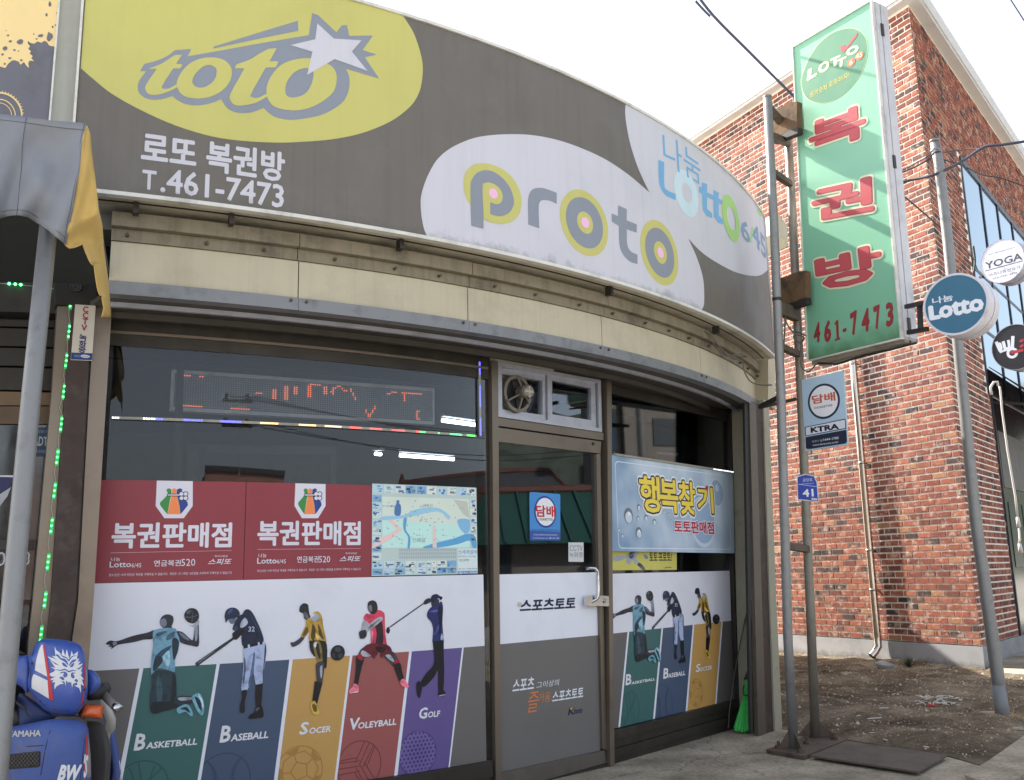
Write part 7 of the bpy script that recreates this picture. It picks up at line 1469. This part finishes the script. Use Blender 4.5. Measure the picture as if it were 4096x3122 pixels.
# ---------------------------------------------------------------- right steel pole and wires
pb_ = ground(4014, 2886, .0); Yp = pb_.y
PL = thing('steel_pole', 'leaning galvanised pole in front of the brick building corner', 'pole', tuple(pb_))
plp = [at(4015, 2890, Yp), at(3990, 2700, Yp), at(3905, 2100, Yp), at(3860, 1660, Yp), at(3790, 950, Yp), at(3755, 650, Yp), at(3740, 572, Yp)]
MB().tube(plp, [.052, .051, .047, .045, .044, .043, .043], 24).build('shaft', M_pipe, PL, True)
MB().tube([at(4017, 2900, Yp), at(3993, 2740, Yp)], [.0545, .0535], 24).build('base_wrap', mat('grey_wrap', P(128, 130, 132), .7, bump=.3), PL, True)
c = at(3739, 568, Yp); MB().tube([c, c+Vector((0, 0, .015))], .046, 20).build('cap', M_pipe, PL, True)
c = at(3743, 602, Yp); MB().tube([c+Vector((.0, 0, -.008)), c+Vector((0, 0, .008))], .0455, 20).build('clamp_band', M_pipe, PL); c = at(3746, 616, Yp); MB().tube([c+Vector((.0, 0, -.006)), c+Vector((0, 0, .006))], .046, 20).build('clamp_band', M_dsteel, PL)
pk = lambda x, y: (3000+x/2, 1560+y/2)
S_PM = Plane(tuple(at(3928, 2010, Yp-.055)[:2]), tuple((at(3928, 2010, Yp-.055)+Vector((1, -.35, 0)))[:2]))
for s, lb, rt in (('6', (1829, 848), (1840, 830)), ('5', (1843, 850), (1854, 832)), ('5', (1848, 872), (1856, 856)), ('1', (1851, 896), (1857, 880)), ('■', (1837, 895), (1845, 882)), ('■', (1840, 912), (1848, 899)), ('ㅁ', (1842, 930), (1852, 916)), ('원', (1852, 918), (1862, 904))): text(S_PM, s, pk(*lb), pk(*rt), .004, BLACK, PL, name='stamp')
def wire(lab, pts, r, m_=M_rubber, cat='cable', grp=None):
    pp = [at(*p) for p in pts]; out = []
    for i in range(len(pp)-1):
        p0 = pp[max(0, i-1)]; p1_, p2_ = pp[i], pp[i+1]; p3 = pp[min(len(pp)-1, i+2)]
        for k in range(6):
            t = k/6; out.append(.5*((2*p1_)+(p2_-p0)*t+(2*p0-5*p1_+4*p2_-p3)*t*t+(-p0+3*p1_-3*p2_+p3)*t**3))
    out.append(pp[-1]); o = MB().tube(out, r, 6).build('cable', m_, None, True); tag(o, lab, cat, grp); return o
M_wire = mat('weathered_cable', P(64, 66, 82), .6)
wire('thick overhead cable running down behind the green sign', [(2760, -60, 7.4), (2850, 60, 7.5), (3000, 212, 7.7), (3178, 390, 7.9), (3330, 545, 8.2)], .012, M_wire)
wire('frayed cable end beside the overhead cable at the top', [(2782, 5, 7.38), (2812, 38, 7.42), (2840, 66, 7.46)], .011, M_wire)
wire('thin wire crossing the sky in the top right corner', [(4030, -20, 12), (4120, 120, 12)], .009, M_wire)
wire('thick black cable sagging past the pole to the right edge', [(3560, 745, 8.2), (3640, 722, 8.2), (3745, 697, 8.0), (3850, 645, 8.0), (3935, 590, 7.9), (4010, 580, 7.8), (4110, 565, 7.7)], .013, M_wire)
wire('thin black cable leaving the pole clamp to the lower right', [(3756, 634, 8.1), (3850, 664, 8.4), (3930, 700, 8.8), (4010, 715, 9), (4120, 755, 9.2)], .007, M_rubber)
wire('pale stay wire from the pole clamp to the right', [(3765, 615, 8.1), (3800, 606, 8.1), (3860, 600, 8.1), (3935, 594, 7.95)], .005, M_wire)
wire('pale stay wire from the pole clamp to the green sign', [(3725, 618, 8.1), (3670, 650, 8.1), (3595, 690, 8.0)], .005, M_wire)
wire('black cable from the pole clamp down to the green sign', [(3724, 634, 8.1), (3660, 670, 8.1), (3590, 698, 8.0)], .007, M_rubber)
wire('black wire running from the sign behind the pole down right', [(3605, 777, 7.6), (3680, 840, 8.2), (3760, 910, 8.8), (3850, 990, 9.6), (3895, 1040, 10)], .007, M_rubber)
wire('dark cable bundle hanging on the corner of the office window', [(3893, 985, 10.5), (3900, 1040, 10.5), (3896, 1090, 10.5)], .012, M_rubber)
wire('thin vertical wire beside the office window edge', [(3842, 660, 11), (3860, 820, 11), (3885, 1000, 11), (3910, 1080, 11)], .006, M_rubber)
for lab, pts in (('twisted wires bundled on the pipes beside the green sign bottom', [(3125, 1235, 7.1), (3150, 1300, 7.1), (3180, 1335, 7.15), (3215, 1350, 7.2), (3200, 1372, 7.25), (3175, 1350, 7.25), (3190, 1330, 7.2), (3225, 1345, 7.1)]), ('loose cable loop hanging under the green sign', [(3205, 1370, 7.2), (3203, 1420, 7.2), (3205, 1465, 7.2), (3230, 1488, 7.15), (3252, 1472, 7.1), (3265, 1455, 7.05)]), ('grey wire hanging along the pipe below the bracket', [(3118, 1180, 7.0), (3135, 1240, 7.0), (3140, 1290, 7.05), (3135, 1400, 7.05), (3133, 1540, 7.05)]), ('wire drooping from the fascia end to the pipe', [(2830, 1325, 6.9), (2865, 1395, 7.0), (2925, 1430, 7.0), (2970, 1450, 7.1), (2975, 1480, 7.1), (3000, 1525, 7.1), (3040, 1540, 7.1), (3088, 1541, 7.1)]), ('tangled wires stapled under the sign at its right end', [(2715, 1325, 6.7), (2790, 1340, 6.8), (2830, 1330, 6.85), (2880, 1390, 6.95), (2915, 1422, 7.0), (2960, 1418, 7.0), (2985, 1428, 7.1), (2930, 1425, 7.0), (2950, 1440, 7.0)]), ('thin wire sagging below the sign box at its middle', [(2560, 1235, 6.3), (2640, 1285, 6.4), (2715, 1325, 6.6)])):
    wire(lab, pts, .006, mat('grey_wire', P(96, 92, 84), .6))
o = MB().beam(at(3040, 1628, 7.25), at(3125, 1585, 7.05), .03, .03).build('stay_bar', M_blackm); tag(o, 'black stay bar between the fascia end and the first pipe', 'bracket')
o = MB().beam(at(3035, 1632, 7.3), at(3185, 1597, 7.3), .025, .025).build('stay_bar', M_blackm); tag(o, 'black stay bar reaching behind to the second pipe', 'bracket')
# ---------------------------------------------------------------- drain pipe on the brick wall
DP = thing('drain_pipe', 'shiny steel downpipe on the sunlit brick wall', 'pipe', tuple(S_A.mp(-1.45, .1, .1)))
M_st = mat('stainless_pipe', P(196, 186, 176), .16, 1.0, var=.05)
da = [S_A.un(3430, 1440), S_A.un(3535, 2600)]
tt = [S_A.mp(da[0][0]+.05, 4.9, .09), S_A.mp(da[0][0], da[0][1], .09), S_A.mp(da[1][0], .35, .09), S_A.mp(da[1][0], .22, .09), S_A.mp(da[1][0]-.01, .15, .15), S_A.mp(da[1][0]-.03, .10, .2)]
MB().tube(tt, .05, 20, cap=False).build('pipe', M_st, DP, True)
MB().tube([tt[-1], tt[-1]+Vector((0, 0, .001))], .046, 16).build('pipe_mouth', M_blackm, DP)
for z in (4.0, 2.62, 1.45, 0.93):
    p = S_A.mp(da[1][0]+(da[0][0]-da[1][0])*(z-.3)/3.8, z, .09); MB().tube([p, p+Vector((0, 0, .03))], .054, 20).build('clamp', M_st, DP, True); MB().beam(p+Vector((0, 0, .015)), p+Vector((-S_A.n.x*.09, -S_A.n.y*.09, .015)), .02, .02).build('clamp_arm', M_dsteel, DP)
DB = thing('drain_pot', 'small concrete drain pot covered by a grey stone slab under the downpipe', 'drain', tuple(ground(3540, 2670, .03)))
dpc = ground(3545, 2678, .03); MB().tube([dpc+Vector((0, 0, -.03)), dpc+Vector((0, 0, .055))], [.09, .1], 16).build('pot', M_plinth, DB)
sl_ = [at(3500, 2652, dpc.y+.05), at(3528, 2640, dpc.y+.15), at(3590, 2664, dpc.y+.05), at(3583, 2672, dpc.y-.12)]
raw('lid', sl_+[p-Vector((0, 0, .03)) for p in sl_], [(0, 1, 2, 3), (7, 6, 5, 4), (0, 4, 5, 1), (1, 5, 6, 2), (2, 6, 7, 3), (3, 7, 4, 0)], M_plinth, DB)
# ---------------------------------------------------------------- broom and thin stick
BR = thing('broom', 'bright green broom standing bristles down in the corner of the right window', 'broom', tuple(ground(2970, 2925, 0)))
bb = at(2970, 2925, 7.75); bt_ = at(2993, 2705, 7.86)
M_grn = mat('green_bristle', P(60, 196, 84, .9), .5, var=.15, scale=30)
bm_ = MB(); rb2 = random.Random(5)
for i in range(150):
    s = (i+.5)/150; uu = 2934+(3006-2934)*s+rb2.uniform(-2, 2); vv = 2918+8*math.sin(s*PI)+rb2.uniform(-7, 5)+3*s; Yb = 7.72+rb2.uniform(-.03, .05)
    top_ = at(2985+16*s+rb2.uniform(-1, 1), 2712+rb2.uniform(-4, 6), 7.86); mid = at(2975+30*s-2, 2790, 7.8); bm_.tube([at(uu, vv, Yb), mid+(at(uu, vv, Yb)-mid)*.12, top_], [.0032, .003, .002], 4)
o = bm_.build('bristles', M_grn, BR); o['kind'] = 'stuff'
MB().tube([at(2992, 2720, 7.85), at(2996, 2690, 7.87), at(2999, 2668, 7.88)], [.034, .02, .012], 10).build('collar', mat('dark_collar', (.02, .04, .03), .5), BR, True)
MB().tube([at(2976, 2742, 7.8), at(2972, 2765, 7.76), at(2976, 2782, 7.75), at(2990, 2784, 7.77), at(3003, 2772, 7.8), at(3004, 2750, 7.84)], .0045, 6).build('cord', M_rubber, BR)
MB().tube([at(2999, 2668, 7.88), at(3006, 2400, 7.95)], .011, 8).build('handle', mat('broom_stick', P(60, 60, 50), .5), BR)
o = MB().tube([at(2992, 2425, 8.0), at(2962, 2570, 7.9), at(2938, 2700, 7.85), at(2918, 2840, 7.82), at(2913, 2915, 7.8)], .005, 6).build('thin_stick', mat('stick_grey', P(70, 66, 60), .6)); tag(o, 'thin bent wire stick leaning in the corner beside the broom', 'stick')
# ---------------------------------------------------------------- dark red awning and cord on the brick building's street side
RA = thing('red_awning', 'dark red awning over the shop front at the right edge', 'awning', tuple(at(4040, 1560, 11.5)))
S_RA = Plane(tuple(at(3940, 1500, 11.0)[:2]), tuple((at(3940, 1500, 11.0)+Vector((.62, .78, 0)))[:2]))
w4 = S_B.mp(2.1, 4.0, .02); w5 = S_B.mp(7, 4.0, .02); f4 = S_B.mp(2.1, 3.35, .75); f5 = S_B.mp(7, 3.35, .75)
M_red = mat('dark_red_cloth', P(84, 34, 40), .7, var=.1, bump=.2, bscale=8)
o = raw('cloth', [w4, w5, f5, f4], [(0, 1, 2, 3)], M_red, RA); md = o.modifiers.new('s', 'SOLIDIFY'); md.thickness = .012
MB().beam(f4, f5, .05, .05).build('front_bar', M_dsteel, RA); MB().beam(S_B.mp(2.12, 3.5, .02), f4, .03, .03).build('arm', M_dsteel, RA)
CD = thing('white_cord', 'white pull cord hanging from the red awning with a plastic handle', 'cord', tuple(at(4020, 1800, 10.6)))
MB().tube([at(3998, 1546, 10.6), at(4002, 1568, 10.6), at(4008, 1640, 10.6), at(4030, 1800, 10.6), at(4062, 1990, 10.6), at(4070, 2070, 10.6)], .012, 6).build('cord', mat('cord_white', P(196, 190, 184), .6), CD, True)
MB().tube([at(4070, 2070, 10.6), at(4076, 2110, 10.6)], [.018, .024], 8).build('handle', mat('cord_white', (0,)*3), CD, True); MB().tube([at(4076, 2110, 10.6), at(4080, 2160, 10.6), at(4076, 2175, 10.6)], .012, 6).build('cord', mat('cord_white', (0,)*3), CD, True); MB().tube([at(4078, 2175, 10.6), at(4084, 2212, 10.6)], [.018, .028], 8).build('handle', mat('cord_white', (0,)*3), CD, True)
MB().tube([at(3966, 1580, 10.62), at(3962, 1550, 10.62), at(3975, 1530, 10.62), at(3990, 1528, 10.62), at(3992, 1545, 10.62)], .014, 6).build('hook', mat('cord_white', (0,)*3), CD, True)
# ---------------------------------------------------------------- litter and growth on the dirt
M_butt = mat('cigarette_paper', P(206, 200, 190), .8); M_filt = mat('cigarette_filter', P(190, 140, 80), .8)
rl = random.Random(11)
def zd(x, y): return max(.005, .006+min(1, edged(x, y)/.25)*(.026+dirt_h(x, y))) if inside(x, y) else 0
def dg(u, v, up=0.0):
    g = ground(u, v, .03)
    for _ in range(2): g = ground(u, v, zd(g.x, g.y)+up)
    return g
def butt(u, v, ang=None, L_=.036):
    g = dg(u, v, .005); a = rl.uniform(0, PI) if ang is None else ang; d = Vector((math.cos(a), math.sin(a), 0))*L_/2
    o = MB().tube([g-d, g+d+Vector((0, 0, .004))], .0042, 6).build('cigarette_butt', M_butt, None)
    tag(o, 'white cigarette butt lying on the dry dirt', 'cigarette butt', 'cigarette butts scattered on the dirt'); return o
for x, y in ((645, 905), (690, 975), (680, 992), (628, 1018), (820, 1008), (780, 1052), (920, 1105), (835, 865), (755, 855), (570, 1080), (1150, 992), (1810, 1058), (868, 1165), (1410, 1415), (1085, 1358), (560, 880), (250, 995), (1260, 1155), (1000, 1040), (640, 1075), (1330, 1048), (590, 878)):
    butt(3000+x/2, 2282+y/2)
butt(3000+1072/2, 2282+1103/2, -.4, .075); butt(3000+997/2, 2282+1185/2, .1, .12); butt(3000+997/2, 2282+1303/2, -.4, .1); butt(3000+1983/2, 2282+1490/2, .5, .08)
pile = MB(); 
for i in range(120):
    u = 3000+(1310+rl.betavariate(2, 2)*400)/2; v = 2282+(1000+rl.random()*70+max(0, (u-3760))*.1)/2; g = dg(u, v, .004+rl.uniform(0, .022)); a = rl.uniform(0, PI); d = Vector((math.cos(a), math.sin(a), rl.uniform(-.3, .3)))*.02
    pile.tube([g-d, g+d], .0042, 5)
o = pile.build('cigarette_pile', M_butt); tag(o, 'heap of cigarette butts on the dirt near the pole', 'litter', kind='stuff')
g = dg(3732, 2823, .01); o = MB().tube([g-Vector((.045, -.01, 0)), g+Vector((.03, -.012, 0)), g+Vector((.045, -.016, 0))], [.009, .009, .008], 8).build('lighter', mat('red_plastic', P(226, 60, 70), .35)); tag(o, 'red plastic lighter lying by the heap of butts', 'lighter')
g1 = dg(3822, 2812, .0); GP_ = thing('cigarette_pack', 'crushed dark green pack lying right of the heap of butts', 'pack', tuple(g1))
Mx = Matrix.Translation(g1) @ Matrix.Rotation(-.45, 4, 'Z') @ Matrix.Rotation(.15, 4, 'X'); MB().box((-.02, -.03, 0), (.045, .03, .026), Mx).build('box', mat('dark_green', P(26, 52, 46), .4), GP_); Mx2 = Mx @ Matrix.Translation((.075, 0, .0)); MB().box((-.028, -.029, .002), (.028, .029, .022), Mx2 @ Matrix.Rotation(.2, 4, 'Y')).build('lid', mat('dark_grey_lid', P(36, 46, 50), .4), GP_)
peb = MB()
for i in range(7000):
    for _ in range(20):
        x = rl.uniform(1.8, 7.4); y = rl.uniform(6.2, 14.5)
        if inside(x, y) and edged(x, y) > .08: break
    else: continue
    r = rl.uniform(.003, .012)*(1 if rl.random() < .95 else 2.2); c = Vector((x, y, zd(x, y)-.002)); pts = [c+Vector((math.cos(k*PI/2+rl.random())*r, math.sin(k*PI/2+rl.random())*r, 0)) for k in range(4)]+[c+Vector((0, 0, r*.9))]
    peb.add(pts, [(0, 1, 4), (1, 2, 4), (2, 3, 4), (3, 0, 4)])
o = peb.build('gravel', mat('pebble_grey', P(162, 150, 132), .9, var=.4, scale=30)); o['kind'] = 'stuff'
gr = MB(); cols = None
def blade(x, y, L_, z0=.02, up=.6):
    a = rl.uniform(0, 2*PI); d = Vector((math.cos(a), math.sin(a), 0)); n = Vector((-d.y, d.x, 0))*.0022; p = Vector((x, y, z0)); gr.add([p-n, p+n, p+d*L_*.5+Vector((0, 0, L_*up*.5))+n*.6, p+d*L_*.5+Vector((0, 0, L_*up*.5))-n*.6, p+d*L_+Vector((0, 0, L_*up*.35))], [(0, 1, 2, 3), (3, 2, 4)])
for i in range(9000):
    for _ in range(20):
        x = rl.uniform(1.8, 7.4); y = rl.uniform(6.2, 14.5)
        if inside(x, y) and edged(x, y) > .06 and math.sin(x*3.1)*math.cos(y*2.3+x)+rl.uniform(-.8, .8) > 0: break
    else: continue
    blade(x, y, rl.uniform(.02, .07), zd(x, y)+.001, up=.3)
pc_ = ground(3995, 2890, .0)
for i in range(420):
    a = rl.uniform(0, 2*PI); q = abs(rl.gauss(0, .2))+.03; blade(pc_.x+q*math.cos(a)*1.3, pc_.y+q*math.sin(a)*.7, rl.uniform(.06, .16), up=.7)
o = gr.build('dry_grass', mat('straw', P(170, 148, 112), .9, var=.35, scale=20)); o['kind'] = 'stuff'
for lab, u, v, s in (('pale flat stone at the foot of the leaning pole', 3960, 2862, .09), ('small grey stone right of the leaning pole', 4068, 2918, .05), ('broken dark lid lying on the dirt', 3662, 2712, .06), ('pale stone chip beside the drain pot', 3515, 2672, .07), ('flat stone on the dirt left of the downpipe', 3385, 2700, .08)):
    g = dg(u, v, -.004); vs = []; K = 9
    for zz, f in ((0, 1), (.6, .85)):
        for k in range(K): a = 2*PI*k/K; vs.append(g+Vector((math.cos(a)*s*f*rl.uniform(.7, 1.1), math.sin(a)*s*f*.7*rl.uniform(.7, 1.1), zz*s*.5)))
    o = raw('stone', vs, [tuple(range(K, 2*K))]+[(k, (k+1) % K, K+(k+1) % K, K+k) for k in range(K)], M_dirt if 'dark' in lab else mat('pale_stone', P(160, 150, 134), .85, bump=.3)); tag(o, lab, 'stone')
WE = thing('weed', 'small dark green weed growing at the plinth beside the downpipe', 'plant', tuple(ground(3637, 2668, .02)))
wm = MB(); g = ground(3637, 2672, .02)
for i in range(46):
    a = rl.uniform(0, 2*PI); el = rl.uniform(.5, 1.4); d = Vector((math.cos(a)*math.cos(el), math.sin(a)*math.cos(el), math.sin(el)))*rl.uniform(.05, .15); n = Vector((-d.y, d.x, 0)).normalized()*.008
    wm.add([g, g+d*.6+n, g+d, g+d*.6-n], [(0, 1, 2, 3)])
wm.build('leaves', mat('weed_green', (.03, .05, .02), .7), WE)
# ---------------------------------------------------------------- the other side of the street, seen in the glass
def house(name, lab, cx, cy, yaw, W, D, Hh, wallm, roofm, ridge=True, wins=3, floors=1, rh=1.6):
    t = thing(name, lab, 'building', (cx, cy, 0)); Mx = Matrix.Translation((cx, cy, 0)) @ Matrix.Rotation(yaw, 4, 'Z')
    MB().box((-W/2, -D/2, 0), (W/2, D/2, Hh), Mx).build('wall', wallm, t)
    if ridge:
        e = .5; vs = [Mx @ Vector(v) for v in ((-W/2-e, -D/2-e, Hh-.1), (W/2+e, -D/2-e, Hh-.1), (W/2+e, D/2+e, Hh-.1), (-W/2-e, D/2+e, Hh-.1), (-W/2+.4, 0, Hh+rh), (W/2-.4, 0, Hh+rh))]
        r = raw('roof', vs, [(0, 1, 5, 4), (2, 3, 4, 5), (1, 2, 5), (3, 0, 4), (3, 2, 1, 0)], roofm, t); MB().tube([vs[4], vs[5]], .16, 8).build('ridge_tile', mat('ridge_red', P(88, 48, 40), .7), r)
        for k in (0, 1, 2, 3): MB().tube([vs[k], vs[4 if k in (0, 3) else 5]], .1, 6).build('hip_tile', mat('ridge_red', (0,)*3), r)
        MB().tube([vs[4], vs[4]+Vector((0, 0, .5))], [.2, .05], 6).build('finial', mat('ridge_red', (0,)*3), r)
        if 'teal' in name:
            for k in range(1, int(W/.55)):
                x = -W/2+k*.55
                for sg in (-1, 1): MB().beam(Mx @ Vector((x, sg*(D/2+e), Hh-.06)), Mx @ Vector((max(-W/2+.4, min(W/2-.4, x)), sg*.05, Hh+rh+.03)), .07, .06).build('roof_rib', roofm, r)
    else: MB().box((-W/2-.3, -D/2-.3, Hh), (W/2+.3, D/2+.3, Hh+.35), Mx).build('roof', roofm, t)
    for f in range(floors):
        for k in range(wins):
            for sgn in (-1, 1):
                x = -W/2+(k+.5)*W/wins; z = .9+f*2.9; m_ = MB().box((x-.6, sgn*(D/2+.03)-.02, z), (x+.6, sgn*(D/2+.03)+.02, z+1.2), Mx).build('window', mat('far_window_glass', (.03, .035, .04), .1), t)
        if floors > 1 and f: MB().box((-W/2-.1, -D/2-.7, f*2.9-.1), (W/2+.1, -D/2, f*2.9+.75), Mx).build('balcony', wallm, t)
    return t
M_teal = mat('teal_metal_roof', P(34, 74, 66), .5, var=.1); M_crw = mat('cream_wall', P(206, 186, 140), .8); M_gw = mat('pale_wall', P(104, 98, 92), .8); M_dr = mat('dark_roof', P(60, 60, 62), .7)
house('teal_roof_house', 'teal roofed house with red ridge tiles across the street', 21, 4.5, math.radians(84), 9, 6, 2.1, M_gw, M_teal, rh=1.5)
house('teal_roof_house', 'longer teal roofed house further down across the street', 23, -7, math.radians(95), 11, 6, 2.2, M_gw, M_teal, rh=1.4)
house('cream_warehouse', 'cream warehouse with a dark roof behind the teal houses', 36, -4, math.radians(88), 22, 9, 4.2, M_crw, M_dr, ridge=True, wins=5, rh=1.6)
house('apartment_block', 'pale three storey block with balconies across the street', 38, 16, math.radians(80), 14, 9, 9.5, M_gw, M_dr, ridge=False, wins=4, floors=3)
house('brown_block', 'distant brown block beyond the road', 40, -52, .4, 14, 9, 9, mat('brown_wall', P(150, 110, 96), .8), M_dr, ridge=False, wins=4, floors=3)
UP = thing('utility_pole', 'concrete utility pole with cross arms and insulators across the street', 'pole', (15.5, -19, 0))
MB().tube([Vector((15.5, -19, 0)), Vector((15.5, -19, 8.6))], [.17, .11], 10).build('shaft', M_plinth, UP, True)
for z in (7.6, 6.7): MB().beam(Vector((14.4, -19.7, z)), Vector((16.6, -18.3, z)), .1, .1).build('cross_arm', M_dsteel, UP)
for k in range(5):
    for z in (7.65, 6.75): p = Vector((14.5+k*.5, -19.64+k*.33, z)); MB().tube([p, p+Vector((0, 0, .22))], [.07, .05], 6).build('insulator', M_dsteel, UP)
for k, (dx, dz) in enumerate(((-1, 7.8), (0, 7.8), (1, 7.8), (-1, 6.9), (1, 6.9))):
    a_ = Vector((15.5+dx, -19+dx*.65, dz)); b_ = Vector((42+dx, 12, 8.5+dz-7.8)); pts = [a_+(b_-a_)*t+Vector((0, 0, -1.5*4*t*(1-t))) for t in [i/10 for i in range(11)]]
    o = MB().tube(pts, .02, 4).build('power_line', M_rubber); tag(o, 'power line strung from the utility pole across the street', 'cable', 'power lines across the street')
hb_ = bmesh.new(); rows = []
for i in range(61):
    th = math.radians(-64+i*2.2); row = []
    for j in range(8):
        R = 95+j*26; env = max(0, min(1, (th-math.radians(-56))/math.radians(62)))**1.1*max(.12, min(1, (math.radians(66)-th)/.35)); hgt = (j/7)**.75*(6+38*env+3.5*math.sin(i*.5)+2.5*math.sin(i*1.3+j)+1.2*math.sin(i*3.1+j*2))*1.1-1
        row.append(hb_.verts.new((R*math.cos(th), R*math.sin(th), hgt)))
    rows.append(row)
for a_, b_ in zip(rows, rows[1:]):
    for j in range(7): hb_.faces.new((a_[j], b_[j], b_[j+1], a_[j+1]))
bmesh.ops.recalc_face_normals(hb_, faces=hb_.faces); me = bpy.data.meshes.new('hills'); hb_.to_mesh(me); hb_.free(); me.materials.append(mat('wooded_hill', (.035, .045, .03), .95, var=.5, scale=.08, bump=1, bscale=.3)); o = bpy.data.objects.new('hills', me); COL.objects.link(o); o['kind'] = 'structure'
